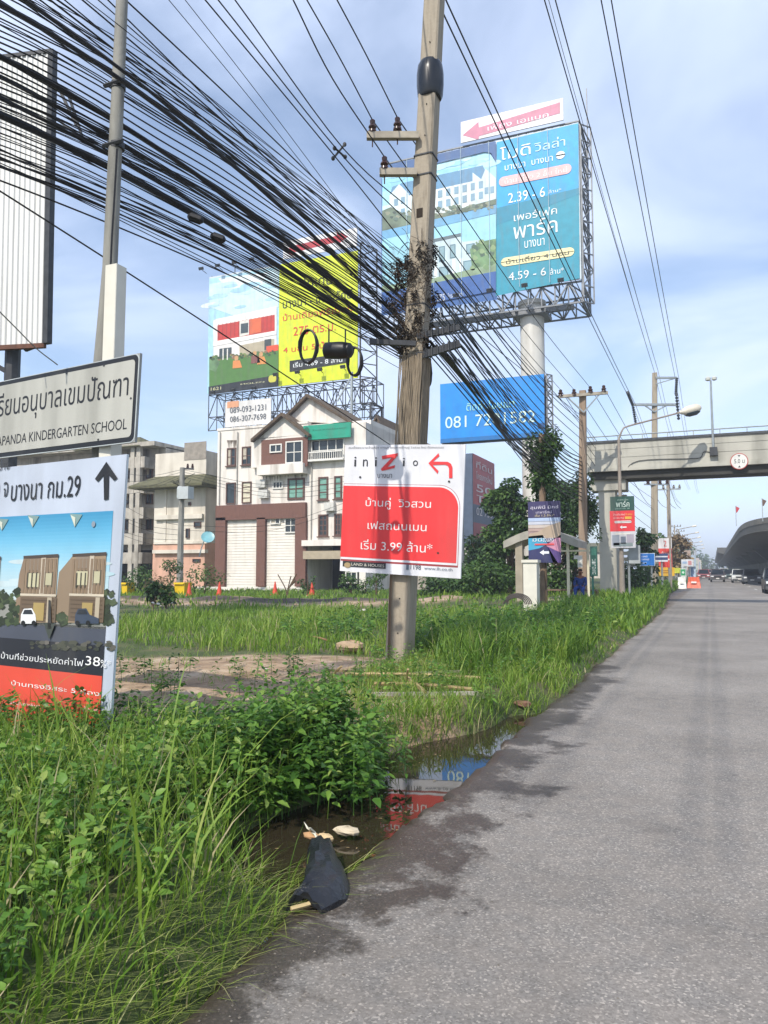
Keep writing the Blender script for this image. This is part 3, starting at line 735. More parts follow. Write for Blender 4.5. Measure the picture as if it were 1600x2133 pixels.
def insulator(mb, foot, h, r, ax=(0, 0, 1)):
    mb.lathe(foot, [(r * .35, 0), (r * .35, h * .12), (r, h * .18), (r * .9, h * .32), (r * .55, h * .38), (r * .95, h * .5), (r * .8, h * .62), (r * .5, h * .68), (r * .62, h * .8), (r * .62, h * .92), (r * .3, h)], 10, axis=ax)
arm_ends = []
for a, b_, ins in (((764, 287), (872, 279), ((776, 277), (828, 272))), ((791, 364), (868, 354), ((801, 354),))):
    p, q = at(*a, 12.42), at(*b_, 12.42); m = MB()
    d = (q - p).normalized(); ang = math.atan2(d.y, d.x)
    M = Matrix.Rotation(ang, 3, 'Z'); m.box((p + q) / 2, ((q - p).length, .10, .115), M=M)
    arm = m.build('crossarm', mat('weathered_concrete_arm', '9b9384', 0.85, 0.2, 4, 0.2), pole)
    for pi_ in ins:
        f = at(pi_[0], pi_[1] + 5, 12.42); m = MB(); insulator(m, f, .28, .075); m.tube([f - Vector((0, 0, .2)), f], .012, 6)
        m.build('insulator', porcelain, arm, True); arm_ends.append(f + Vector((0, 0, .27)))
# two steel brackets that hold the bundles off the shaft
for a, b_, r in (((868, 702), (957, 682), .045), ((868, 744), (958, 716), .055)):
    p, q = at(*a, 12.4), at(*b_, 12.4); m = MB(); m.tube([p, q], r, 4)
    for k in range(6):
        c = p.lerp(q, .25 + .13 * k); m.tube([c + Vector((0, -.07, -.08)), c + Vector((0, -.07, .07))], .018, 5)
    m.build('bracket', darksteel, pole)
p, q = at(770, 712, 12.3), at(866, 716, 12.3); m = MB(); m.tube([p, q], .04, 4); m.build('bracket', darksteel, pole)
for k, py in enumerate((330, 372, 640)):
    c = pole_py(py, 888); m = MB(); sq_loft(m, [(c - Vector((0, 0, .012)), .172), (c + Vector((0, 0, .012)), .172)]); m.build('strap', darksteel, pole)
# fibrous brown conduits running down the face, above the board
m = MB(); zt, zb = at(850, 745, 12.6).z, at(845, 960, 12.6).z
for k in range(26):
    u = -.19 + .38 * k / 25; w = RD.uniform(-.015, .015)
    pts = []
    for j in range(6):
        z = zt + (zb - zt) * j / 5; c = pole_at(z); pts.append(c + Vector((u + w * sin(j * 1.7 + k), -.205 - .018 * RD.random(), 0)))
    m.tube(pts, RD.uniform(.007, .013), 5)
for k in range(14):
    u = -.17 + .34 * k / 13; pts = []
    for j in range(6):
        z = zt + (zb - zt) * j / 5; c = pole_at(z); pts.append(c + Vector((.2 + .012 * RD.random(), u, 0)))
    m.tube(pts, RD.uniform(.007, .012), 5)
m.build('conduit_sheath', mat('brown_fibre', '7f7361', 0.85, 0.35, 14, stretch=(6, 6, .4)), pole)
m = MB(); pts = [pole_at(z) + Vector((-.10 - .05 * sin(z), -.21, 0)) for z in (1.7, 1.3, .9, .5, .15)]
m.tube(smooth_path(pts, 4), .012, 5); m.tube(smooth_path([p + Vector((.03, -.01, 0)) for p in pts], 4), .009, 5); m.build('ground_wire', mat('brown_wire', '6b5844', .7), pole)

# withered creeper round the shaft
cr_ = thing('creeper', 'withered brown creeper tangled round the concrete pole above the cable brackets', 'climbing plant', pole_py(610))
cl_ = []
for k in range(60):
    py = RD.uniform(505, 735); c = pole_py(py, 866); a = RD.uniform(0, 2 * pi); rr = RD.uniform(.16, .30)
    if py > 540 and py < 640 and RD.random() < .5: c = c + Vector((RD.uniform(-.45, -.15), -.05, 0)); rr = .1
    s = RD.uniform(.04, .10); cl_.append((tuple(c + Vector((cos(a) * rr, sin(a) * rr, 0))), (s, s, s * 1.5)))
v, q_, t_, a_ = leaf_cloud(cl_, 5200, .042, .22, .3)
np_mesh('foliage', v, q_, t_, vinem, a_, cr_)
m = MB()
for k in range(150):
    py = RD.uniform(510, 740); c = pole_py(py, 866) + Vector((RD.uniform(-.3, .3), -.2, 0))
    d = Vector((RD.uniform(-.35, .25), RD.uniform(-.15, .1), RD.uniform(-.25, .3)))
    m.tube([c, c + d * .6 + Vector((0, 0, .05)), c + d], .0045, 3, cap=False)
m.build('stem', mat('withered_stem', '3a2c1e', .9), cr_)

# ------------------------------------------------------------------ red and white direction board on the pole
YB = 11.42
O = atY(720, 927, YB); bd = Board(O, atY(970, 925.5, YB) - O, atY(708, 1189, YB) - O, .003)
bt = thing('sign_board', 'white and red board with a bent red arrow hung on the leaning concrete pole', 'sign board', O + bd.U * .5 + bd.V)
bd.slab(.03, 'd9dade')
W_ = 'dfe0e4'; RED = 'e8383a'
bd.rectuv(0, 0, 1, 1, W_, 1)
u0, v0, u1, v1 = bd.box((713, 1009), (963, 1172))
bd.rruv(0.006, .312, .972, .905, .34, 'e6e6ea', 2, (0, 1, 0, 0), 14)
bd.rruv(0.004, .308, .976, .30 + .62, .35, '9c3c40', 1.5, (0, 1, 0, 0), 14)
bd.rruv(0.0, .325, .962, .888, .33, RED, 3, (0, 1, 0, 0), 14)
K = '23242a'
bd.textuv('สมเด็จพระนางเจ้าสุทิดา บางนา โครงการบ้านคู่ วิวสวน ใหม่ ติดถนนเมน', .03, .012, .83, .035, '55565c', 4)
for t, a, b_ in (('i', (739, 951.5), (742.4, 971.5)), ('n', (757, 957), (766.5, 971.5)), ('i', (782, 952.5), (785.2, 971.5)), ('i', (840, 954), (843.4, 971)), ('o', (861, 959), (871, 970.5))):
    bd.text(t, a, b_, K, 4, 0)
bd.poly([(796, 950), (829, 944), (829, 949), (808, 973), (824, 969), (822, 975), (796, 981), (794, 977), (817, 953), (797, 957)][::-1], RED, 4)
bd.text('บางนา', (787, 987), (817, 996), '4a4b50', 4)
bd.poly([(893, 965), (914, 944), (916, 950), (902, 962), (902, 969), (914, 981), (912, 987)][::-1], RED, 4)
bd.poly([(900, 961.5), (933, 962), (940, 966), (943, 973), (943, 996), (936, 996), (936, 976), (933, 970), (928, 968), (900, 968.5)][::-1], RED, 4.4)
T_ = 'f2e6e4'
bd.text('บ้านคู่  วิวสวน', (763, 1036), (898, 1064), T_, 5, .014)
bd.text('เฟสถนนเมน', (767, 1085), (889, 1107), T_, 5, .014)
bd.text('เริ่ม 3.99 ล้าน*', (753, 1123), (901, 1152), T_, 5, .018)
bd.rect((715, 1168), (804, 1185), '20252c', 4)
bd.ell((718, 1171), (731, 1183), 'a8926a', 5)
bd.text('LAND & HOUSES', (733, 1172), (801, 1182), 'd8d4c6', 5, .01)
bd.text('1198', (856, 1176), (877, 1187), '45525e', 4); bd.rect((847, 1176), (852, 1187), '6c7a88', 4)
bd.text('www.lh.co.th', (884, 1180), (943, 1190), '55687c', 4)
for px, py in ((936, 1003), (913, 1152), (751, 994)): bd.ell((px - 2.2, py - 2.2), (px + 2.2, py + 2.2), '2a2724', 5)
bd.build('printed_face', bt)
m = MB()
for v in (.2, .78):
    c = bd.P(.5, v, 0) - bd.N * .045; m.box(c, (1.5, .03, .05), M=Matrix.Rotation(-.045, 3, 'Y'))
m.build('batten', steel, bt)

# ------------------------------------------------------------------ the two boards at the left edge
TR, BR, TLv = at(292, 735, 6.6), at(281, 921, 6.6), at(0, 795, 7.67)
Uv = (TR - TLv) * 1.55; kb = Board(TR - Uv, Uv, BR - TR, .002)
ks = thing('school_sign', 'weathered grey sign with black border and Thai school name on a white square post', 'sign', at(242, 1400, 6.95))
kb.slab(.025, mat('sign_back', '8a8c88', .5))
face = mat('old_reflective_white', 'a9a89f', .5, .09, 2.5, dirt='6f6e64', dirt_amt=.45, stretch=(1.5, 1.5, .25))
rim = mat('sign_rim_grey', 'aab0b0', .5)
kb.rruv(0, 0, 1, 1, .06, rim, 1); kb.rruv(.004, .010, .996, .988, .055, '15161a', 2); kb.rruv(.0155, .062, .9845, .935, .04, face, 3)
kb.text('โรงเรียนอนุบาลเขมปัณฑา', (-46, 828), (267, 841), '15161a', 4, .016)
kb.text('KHEMMAPANDA KINDERGARTEN SCHOOL', (-52, 917), (265, 894), '191a1e', 4, .012)
for px, py in ((218, 762), (206, 916), (140, 778), (274, 830)): kb.ell((px - 2, py - 2), (px + 2, py + 2), '3c3d3c', 4)
kb.build('panel', ks)
m = MB(); p0 = at(242, 556, 6.95); pb = at(215, 1385, 6.95)
sq_loft(m, [(Vector((pb.x, pb.y, .0)), .075), (p0, .068)], ch=.08); m.build('post', whitecon, ks)
m = MB()
for py in (565, 572, 712):
    c = at(236 if py < 700 else 229, py, 6.88); m.tube([c, c + Vector((0, .03, 0))], .008, 6)
m.build('bolt_hole', mat('hole_shade', '1a1713'), ks)  # dark plugs, colour stands in for the shade inside the holes

TR, BR, TLv = at(265, 946, 6.35), at(228, 1545, 6.35), at(0, 975, 7.25)
Uv = (TR - TLv) * 1.45; hb = Board(TR - Uv, Uv, BR - TR, .003)
hs = thing('advertising_board', 'big house advert board with black up arrow and red foot standing in the weeds', 'advertising board', TR - Uv * .5 + (BR - TR))
hb.slab(.02, mat('board_frame', 'c9d0d4', .5, .1, 3))
PX = lambda *pts: pts
hb.rectuv(0, 0, 1, 1, 'bcc5d4', 1)
u0, vtop, u1, vbot = hb.box((0, 1073), (250, 1330))
# printed sky: bands of blue
vs0 = hb.uv(200, 1066)[1]; vs1 = hb.uv(200, 1255)[1]
skc = ['3f93bd', '55a5cc', '6db6d8', '86c2dc', '9dcbdf', 'aed0dd', 'bcd4dc', 'c6d4d6']
ndv = 24
for k in range(ndv):
    f = k / (ndv - 1) * (len(skc) - 1.001); a, c = lin(skc[int(f)]), lin(skc[int(f) + 1]); t = f - int(f)
    colr = tuple(round((a[i] * (1 - t) + c[i] * t) * .86, 3) for i in range(3))
    hb.rectuv(0, vs0 + (vs1 - vs0) * k / ndv, .952, vs0 + (vs1 - vs0) * (k + 1) / ndv, mat('print_sky_%d' % k, colr, .5, .04), 2)
bot = hb.uv(120, 1395)[1]
hb.rectuv(0, vs1, .952, hb.uv(120, 1305)[1], '8f9089', 2)
hb.rectuv(0, hb.uv(120, 1300)[1], .952, hb.uv(120, 1340)[1], '4a4f5c', 2)
hb.rectuv(0, hb.uv(120, 1337)[1], .952, hb.uv(120, 1406)[1], '22252e', 3)
hb.rectuv(0, hb.uv(120, 1398)[1], .952, 1, 'e0503c', 4)
leafp = mat('print_foliage', lin('3c4a30'), .5, .6, 40)
def bushes(x0, y0, x1, y1, n=26):
    for k in range(n):
        x, y = RD.uniform(x0, x1), RD.uniform(y0, y1); r = RD.uniform(4, 9); g_ = RD.choice(('3c4a30', '2c3924', '4a5838', '26301f')); hb.poly([(x + r * cos(a) * (1 + .25 * sin(5 * a + k)), y + r * sin(a) * (1 + .25 * sin(4 * a))) for a in [-2 * pi * i / 16 for i in range(16)]][::-1], g_, 3 + .02 * k)
bushes(-4, 1225, 42, 1285); bushes(216, 1232, 238, 1290, 20)
for pts in () and (((0, 1225), (15, 1215), (40, 1225), (48, 1290), (0, 1292)), ((215, 1235), (232, 1222), (252, 1235), (250, 1300), (213, 1300)), ((0, 1283), (40, 1286), (40, 1300), (0, 1300))): hb.poly(pts[::-1], leafp, 3)
def town(x0, x1, xs, top, wall, wall2, dx=0):
    mid = 1240; b_ = 1297
    hb.poly([(xs, top + 35 if xs < x0 else top), (x0, top), (x0 - 8, b_ - 5), (xs - 12, b_)][::-1], wall2, 3)
    hb.poly([(x0, top), (x1, top - 4), (x1 - 9, b_), (x0 - 10, b_)][::-1], wall, 4)
    hb.poly([(x0, top - 3), (x1 + 1, top - 7), (x1 + 1, top), (x0, top + 3)][::-1], '4c4038', 5)
    w = x1 - x0
    hb.rect((x0 + w * .10, top + 30), (x0 + w * .47, top + 66), '5a5547', 5); hb.rect((x0 + w * .13, top + 33), (x0 + w * .44, top + 62), 'c8c2a0', 6)
    hb.rect((x0 + w * .62, top + 30), (x0 + w * .84, top + 62), '5a5547', 5); hb.rect((x0 + w * .66, top + 33), (x0 + w * .81, top + 58), 'bdb797', 6)
    hb.rect((x0 + w * .10, top + 3), (x0 + w * .48, top + 27), '8d7f70', 5)
    hb.rect((x0 + w * .52, top), (x0 + w * .58, b_ - 60), 'c9bca8', 5)
    hb.rect((x0 - 6, mid - 4), (x1 - 4, mid + 3), 'cfc3ae', 6); hb.rect((x0 - 6, mid + 3), (x1 - 6, b_), '6b5a48', 5)
    hb.rect((x0 + w * .3, mid + 15), (x0 + w * .58, b_ - 4), 'a8925c', 6)
    hb.rect((x0 + w * .70, mid + 4), (x0 + w * .78, b_), 'b5a892', 6)
town(52, 124, 42, 1161, 'a18c74', '8b7660'); town(154, 224, 125, 1157, 'a08a70', '917d66'); town(-62, 4, -70, 1166, 'a18c74', '8b7660')
for x0, x1 in ((52, 124), (154, 224)):                      # cladding lines, shade side and planting of the printed houses
    for k in range(9): x = x0 + (x1 - x0) * k / 9; hb.rect((x, 1164), (x + .5, 1236), '8a7660', 5.2)
    for k in range(5): hb.rect((x0 - 4, 1250 + 9 * k), (x1 - 8, 1250.6 + 9 * k), '5a4a3a', 5.5)
    for k in range(3): hb.rect((x0 + 9 + k * 9, 1193), (x0 + 9.6 + k * 9, 1224), '4a463c', 6.5)
    hb.rect((x0 + 6, 1226), (x0 + 36, 1227), '4a4238', 6.6)
bushes(125, 1282, 152, 1298, 16); bushes(0, 1290, 40, 1297, 14); bushes(205, 1282, 236, 1298, 14)
for k in range(14):
    x = RD.uniform(0, 248); y = RD.uniform(1165, 1240); r = RD.uniform(10, 26); hb.poly([(x + 2.2 * r * cos(a), y + .35 * r * sin(a)) for a in [-2 * pi * i / 14 for i in range(14)]][::-1], RD.choice(('bcd4dc', 'c2d5da', 'b4d2dc')), 2.2 + .01 * k) if x + 2.2 * r < 248 else None
for x0, c in ((47, 'e4e6e6'), (160, '3b4658')):             # the parked cars printed on the board
    hb.poly([(x0, 1299), (x0 + 1, 1280), (x0 + 7, 1268), (x0 + 24, 1267), (x0 + 31, 1280), (x0 + (32 if c[0] == 'e' else 50), 1288), (x0 + (32 if c[0] == 'e' else 50), 1299)][::-1], c, 7)
    hb.poly([(x0 + 5, 1279), (x0 + 9, 1270), (x0 + 23, 1270), (x0 + 27, 1279)][::-1], '2a2f36', 8)
    hb.ell((x0 + 2, 1292), (x0 + 10, 1303), '17181a', 8); hb.ell((x0 + 24, 1292), (x0 + 32, 1303), '17181a', 8)
hb.poly([(106, 1250), (110, 1250), (112, 1310), (104, 1310)][::-1], '3c3a38', 8); hb.poly([(96, 1297), (120, 1299), (107, 1332)][::-1], '3f4640', 8)
for k in range(60):
    x, y = RD.uniform(60, 238), RD.uniform(1337, 1353); r = RD.uniform(2.5, 5); hb.poly([(x + 1.5 * r * cos(a) * (1 + .25 * sin(5 * a + k)), y + r * sin(a)) for a in [-2 * pi * i / 10 for i in range(10)]][::-1], RD.choice(('4a4c40', '5c5a52', '383c34', '6e6a64')), 4 + .01 * k)
for px, py, s in ((64, 1073, 1), (0, 1080, 1), (152, 1070, 1.1)):
    hb.poly([(px - 4, py), (px + 20 * s, py + 2), (px + 6, py + 26 * s)][::-1], '7d9a98', 4); hb.poly([(px - 2, py + 3), (px + 8, py + 8), (px + 7, py + 25 * s)][::-1], 'cfd3c4', 5)
K = '16171a'
hb.poly([(224, 962), (247, 996), (240, 1002), (229, 990), (228, 1040), (219, 1042), (218, 990), (206, 1004), (200, 998)][::-1], K, 4)
hb.text('ฟลอรา ทาวน์ คิวนิว จ', (-150, 1010), (18, 1035), '2a2d34', 4, .02)
hb.text('บางนา กม.29', (27, 1003), (168, 1034), K, 4, .012)
hb.text('มีบ้านตัวอย่าง', (-60, 966), (22, 978), K, 4, .02)
hb.text('บ้านที่ช่วยประหยัดค่าไฟ', (6, 1357), (176, 1388), 'eceef0', 5, .012); hb.text('38', (182, 1366), (211, 1388), 'f2f2f2', 5, .012); hb.text('%*', (213, 1373), (233, 1392), 'eceef0', 5)
hb.text('บ้านทรงอิสระ 5 ห้อง', (27, 1416), (210, 1450), 'f3eeea', 5, .02)
hb.text('รถราคาพิเศษ', (23, 1459), (95, 1476), 'f3e6e0', 5); hb.text('ล้าน*', (176, 1470), (208, 1486), 'f3e6e0', 5)
hb.ell((194, 1086), (201, 1098), '8d98a4', 5)
hb.build('printed_face', hs)
m = MB()
for u in (.12, .88):
    p = hb.P(u, .02, 0) - hb.N * .09; q = hb.P(u, 1.0, 0) - hb.N * .09; q.z = -.1; m.tube([p, q], .03, 4)
m.build('post', steel, hs)

# round grey pole
gp = thing('utility_pole', 'slim round grey pole standing behind the school sign', 'utility pole', at(205, 1380, 7.5))
b0 = at(208, 1385, 7.2); b0.z = -.1; t0 = at(229, 560, 7.2); t1 = at(256, -40, 7.2); t2 = t1 + (t1 - t0) * .6
m = MB(); m.tube([b0, at(212, 760, 7.2), t0, t1, t2], [.088, .078, .070, .056, .05], 14); m.build('shaft', greycon, gp, True)
m = MB()
for py in (180, 305):
    c = at(250 - py * .02, py, 7.2); m.lathe(c - Vector((0, 0, .03)), [(.072, 0), (.072, .06)], 12); m.tube([c + Vector((-.12, -.06, 0)), c + Vector((.12, -.06, 0))], .022, 5)
m.build('clamp', darksteel, gp)
m = MB(); m.tube(smooth_path([at(244, 310, 7.1), at(238, 420, 7.1), at(232, 520, 7.1), at(226, 700, 7.1)], 4), .010, 5); m.build('cable_drop', cablem, gp)

# ------------------------------------------------------------------ cables
def cable(pts, r, label, group, n=5, seg=6, name='overhead_cable'):
    m = MB(); m.tube(smooth_path(pts, seg), r, n, cap=False)
    return tag(m.build(name, cablem, None, True), label, 'cable', group)
G_ = 'telecom cables strung to the near pole'
LB = 'thick black cable bundle sweeping from the upper left to the concrete pole'
LT = 'thin black cable in the dense fan left of the concrete pole'
def sweep(x0, y0, x1, y1, c, X0, X1, r, label, group, ext=-0.22, n=9, jit=0.0):
    pts = []
    for k in range(n):
        s = ext + (1 - ext) * k / (n - 1)
        y = y0 + (y1 - y0) * (s - c * s * (1 - s))
        px = x0 + (x1 - x0) * s
        pts.append(atX(px, y + (jit * sin(k * 2.1 + y0) if 0 < k < n - 1 else 0), X0 + (X1 - X0) * max(0, s)))
    return cable(pts, r, label, group, seg=4)
bund = [(0, 8, 856, 690, .30, .022), (52, 0, 858, 640, .12, .018), (0, 118, 852, 716, .28, .028), (0, 240, 845, 738, .26, .034), (0, 205, 850, 726, .22, .018), (0, 160, 850, 700, .2, .018)]
for x0, y0, x1, y1, c, r in bund:
    sweep(x0, y0, x1, y1, c, (-5.0 if x0 or y0 < 20 else -5.75), -4.95, r, LB, 'thick cable bundles strung to the near pole')
    for k in range(5): sweep(x0, y0 + RD.uniform(-7, 7), x1, y1 + RD.uniform(-9, 9), c + RD.uniform(-.03, .03), -5.75, -4.95, .006, LT, G_, jit=5.0)
ys = [-30, -12, 22, 36, 50, 62, 75, 88, 100, 140, 152, 172, 183, 195, 222, 262, 276, 290, 301, 312, 322, 333, 345]
for k, y0 in enumerate(ys):
    y1 = 560 + (y0 + 40) * .50 + RD.uniform(-14, 14)
    sweep(0, y0, RD.uniform(838, 862), y1, RD.uniform(.18, .32), RD.uniform(-6.0, -5.6), -4.95, RD.uniform(.0045, .009), LT, G_, jit=3.0)
for k in range(34):
    y0 = RD.uniform(-60, 350) if k % 3 else RD.uniform(150, 350); y1 = 545 + (y0 + 60) * .50 + RD.uniform(-30, 30)
    sweep(0, y0, RD.uniform(835, 864), y1, RD.uniform(.10, .36), RD.uniform(-6.1, -5.6), -4.95, RD.uniform(.004, .0065), LT, G_, jit=RD.uniform(.5, 3.5))
LU = 'thin black cable of the upper spread slanting down to the concrete pole'
for x0, y1, c in ((84, 655, .1), (105, 610, .06), (135, 632, .06), (172, 600, .05), (205, 590, .05), (262, 566, .04), (225, 640, .04), (120, 560, .08)):
    sweep(x0, 0, 852, y1, c, -5.6, -4.95, RD.uniform(.0065, .010), LU, 'upper telecom cables left of the near pole')
LS = 'very thin dark wire crossing the sky between the pole heads'
for x0, xe, ye in ((352, 800, 560), (386, 830, 590), (180, 820, 520)):
    sweep(x0, 0, xe, ye, .05, -5.0, -4.9, .0045, LS, 'very thin wires across the sky')
LL = 'single black cable hanging lowest in the fan at left'
for y0, x1, y1, c in ((376, 872, 762, .15), (348, 870, 748, .2), (398, 900, 985, .03), (330, 868, 752, .24)):
    sweep(0, y0, x1, y1, c, -5.7, -4.95, .0085, LL, 'lowest single cables left of the near pole')
m = MB(); m.tube(smooth_path([atX(-40, 610, -5.9), atX(30, 680, -5.9), atX(76, 726, -5.9), atX(120, 760, -5.9)], 5), .004, 4)
tag(m.build('drop_wire', mat('pale_wire', '77736c', .6)), 'pale thin drop wire crossing the white corrugated billboard', 'wire')

# spaced power cables high at the left of the pole, with their X shaped spacer
LA = 'insulated power cable held by the X shaped spacer'
for k, (x0, xs, ysp, xe, ye) in enumerate(((428, 695, 322, 852, 520), (455, 708, 318, 858, 470), (490, 716, 310, 860, 440))):
    p = [atX(x0 - 60, -70, -5.9), atX(x0, 0, -5.85), atX(xs, ysp, -5.6), atX(xe, ye, -5.0)]
    cable(p, .0105, LA, 'spaced power cables left of the near pole', seg=6)
    q = [atX(xe, ye, -5.0), atX(xe + 90, ye + 130, -5.05), at(1213, 868 + 10 * k, 34)]
    cable(q, .011, 'insulated power cable running on from the concrete pole to the next pole', 'spaced power cables beyond the near pole')
m = MB(); c = atX(706, 316, -5.65)
for a, b_ in (((694, 330), (718, 301)), ((697, 308), (719, 327))): m.tube([atX(*a, -5.65), atX(*b_, -5.62)], .018, 6)
for px, py in ((694, 330), (718, 301), (697, 309), (719, 327)): m.lathe(atX(px, py, -5.65) - Vector((0, 0, .03)), [(.02, 0), (.034, .02), (.034, .045), (.02, .065)], 8)
tag(m.build('cable_spacer', mat('spacer_grey', '3a3936', .6)), 'X shaped spacer clamped on the power cables high in the sky', 'cable spacer')

# three bare conductors over the insulators of the near pole
p2i = [at(1168, 812, 34), at(1196, 812, 34), at(1230, 808, 34), at(1257, 806, 34)]
LI = 'bare conductor tied to the brown insulators of the concrete pole'
for k, (px, py, ie, pe) in enumerate(((606, -10, arm_ends[2], p2i[0]), (634, -10, arm_ends[0], p2i[1]), (697, -10, arm_ends[1], p2i[2]))):
    X = ie.x; cable([atX(px - 50, py - 90, X), atX(px, py, X), atX((px * .5 + (776, 776, 828)[k] * .5) + 2, (py + (330, 240, 236)[k]) / 2 + 4, X), ie], .0105, LI, 'conductors at the insulators of the near pole')
    mid = ie.lerp(pe, .5) - Vector((0, 0, .25))
    cable([ie, mid, pe], .011, 'bare conductor sagging from the concrete pole to the brown pole by the bridge', 'conductors between the two poles')

# what goes on to the right of the pole
LR = 'black cable fanning down from the pole brackets to the creeper covered post'
for k in range(30):
    f = k / 29; x0 = 882 + 75 * RD.random(); y0 = 640 + 110 * f + RD.uniform(-12, 12)
    e = at(1131 + RD.uniform(-4, 6), 880 + 120 * f + RD.uniform(-14, 14), 27.5)
    s0 = at(x0, y0, 12.5); mid = s0.lerp(e, .5) - Vector((0, 0, RD.uniform(.02, .32)))
    cable([s0, mid, e], RD.uniform(.005, .009), LR, 'telecom cables right of the near pole', n=4, seg=8)
for k in range(5):
    s0 = at(885 + 12 * k, 700 + 10 * k, 12.4); e = at(1130, 955 + 9 * k, 27.5); mid = s0.lerp(e, .5) - Vector((0, 0, .22))
    cable([s0, mid, e], .016, 'thick black bundle sagging right of the concrete pole', 'thick bundles right of the near pole', seg=8)
for k in range(12):
    s0 = at(1132, 890 + 9 * k, 27.5); e = at(1213, 955 + 8 * k, 34); mid = s0.lerp(e, .5) - Vector((0, 0, .2))
    cable([s0, mid, e], .016, 'black cable running on from the creeper covered post to the brown pole', 'cables between post and brown pole', n=4)
for k in range(7):
    s0 = at(900 + RD.uniform(-5, 20), 520 + 22 * k, 12.5); e = at(1212, 880 + 18 * k, 34); mid = s0.lerp(e, .5) - Vector((0, 0, .3))
    cable([s0, mid, e], .009, 'thin wire slanting down across the turquoise billboard', 'thin wires across the turquoise billboard', n=4)

# coils and the splice case hung on the bundle
def ring(name, c, rx, rz, r, label, turns=3):
    m = MB()
    for k in range(turns):
        pts = [c + Vector((cos(a) * rx * (1 + .05 * sin(a * 3 + k)), RD.uniform(-.01, .01) + .02 * k, sin(a) * rz)) for a in [2 * pi * i / 20 for i in range(21)]]
        m.tube(pts, r, 5, cap=False)
    return tag(m.build(name, cablem, None, True), label, 'cable coil')
ring('cable_coil', atX(641, 721, -4.95), .13, .23, .014, 'oval coil of black cable hanging left of the black splice case')
ring('cable_coil', atX(737, 752, -4.95), .12, .22, .016, 'oval coil of black cable hanging right of the black splice case', 4)
ring('cable_coil', atX(892, 775, -4.6), .05, .26, .014, 'narrow upright loop of black cable on the right face of the pole')
c = atX(704, 729, -4.95); sp = thing('splice_case', 'black splice case hung among the cable coils', 'splice case', c)
m = MB(); m.lathe(c - Vector((.22, 0, -.02)), [(.07, 0), (.12, .03), (.13, .2), (.13, .28), (.11, .42), (.06, .46)], 10, axis=(1, 0, -.12)); m.build('case', mat('case_black', '0e0f12', .45), sp, True)
m = MB(); m.tube([c + Vector((-.15, 0, .1)), c + Vector((-.15, 0, .33))], .012, 5); m.tube([c + Vector((.12, 0, .1)), c + Vector((.12, 0, .3))], .012, 5); m.build('hanger', darksteel, sp)
for k, (px, py) in enumerate(((405, 446), (452, 487))):
    c = atX(px, py, -5.2); m = MB(); m.lathe(c - Vector((.09, 0, 0)), [(.02, 0), (.05, .03), (.05, .15), (.02, .18)], 8, axis=(.8, .5, -.3)); tag(m.build('cable_joint', cablem), ('small black cable joint in the bundles, the one nearer the grey pole', 'small black cable joint in the bundles, the one nearer the concrete pole')[k], 'cable joint')

# ------------------------------------------------------------------ billboards
def yboard(TL, TR, BR, Y, step=.02):
    a, b_, c = atY(*TL, Y), atY(*TR, Y), atY(*BR, Y)
    O = Vector((a.x, Y, b_.z)); return Board(O, Vector((b_.x - a.x, 0, 0)), Vector((0, 0, c.z - b_.z)), step)
seam = mat('print_seam', '9fb4bc', .5)
lattice = mat('lattice_steel', '74777a', .55, .2, 3, metal=.4)
def flood(mb_parent, c, out=1.1):
    m = MB(); c = Vector(c); m.tube([c, c + Vector((0, -out, .12))], .035, 5); m.box(c + Vector((0, -out - .1, .2)), (.5, .28, .32), M=Matrix.Rotation(.5, 3, 'X'))
    m.build('floodlight', darksteel, mb_parent)

# turquoise board on its one white column
Y1 = 65.0
b1 = yboard((795, 347), (1205, 255), (1208, 581), Y1)
xl, xr, zt, zb = b1.O.x, b1.O.x + b1.U.x, b1.O.z, b1.O.z + b1.V.z
cx_ = atY(1109, 700, Y1 + 2.2).x
bb = thing('billboard', 'giant turquoise and pale blue housing billboard on a single thick white column', 'billboard', (cx_, Y1 + 2.2, 0))
b1.slab(.12, 'c8d4da')
b1.rect((795, 347), (1036, 624), '2c5fa0', 1)
pass
def bp(pts, c, l): b1.poly(pts, c, l)
bp([(797, 372), (797, 640), (1034, 600), (1034, 340), (1016, 312)], 'a5d9ea', 2)
for k, (ya, yb, c) in enumerate(((372, 400, '8fd0e8'), (400, 430, 'a5dbec'), (430, 520, 'c4e6ee'))): bp([(797, ya), (797, yb), (1034, yb - 52), (1034, ya - 52 + (18 if k == 0 else 0))], c, 2.4 + .2 * k)
# upper row of pale gabled houses
bp([(818, 390), (838, 382), (1006, 345), (1020, 374), (850, 408), (812, 408)][::-1], '5a8fb4', 3.6)
bp([(812, 408), (832, 384), (852, 404), (852, 462), (812, 470)][::-1], 'd6e6ea', 4); bp([(852, 408), (1030, 368), (1030, 425), (852, 462)][::-1], 'dfe9e6', 3.8)
bp([(985, 360), (1003, 374), (1012, 352), (1034, 372), (1034, 425), (985, 432)][::-1], 'd2e2e6', 4.2)
for k in range(9):
    x = 862 + k * 17; y = 410 - (x - 852) * .225
    for dy in (2, 24): b1.rect((x, y + dy), (x + 9, y + dy + 13), '7fa3b8', 5)
for x, y in ((822, 416), (836, 412), (822, 440), (836, 436), (1010, 392), (1022, 390)): b1.rect((x, y), (x + 8, y + 12), '7fa3b8', 5)
bp([(797, 440), (815, 432), (860, 455), (920, 446), (1034, 415), (1034, 426), (930, 452), (797, 482)][::-1], mat('print_shrubs', lin('5b6a58'), .5, .5, .8), 5.2)
bp([(797, 482), (930, 452), (1034, 428), (1034, 445), (900, 476), (797, 500)][::-1], '6aa7cd', 5)
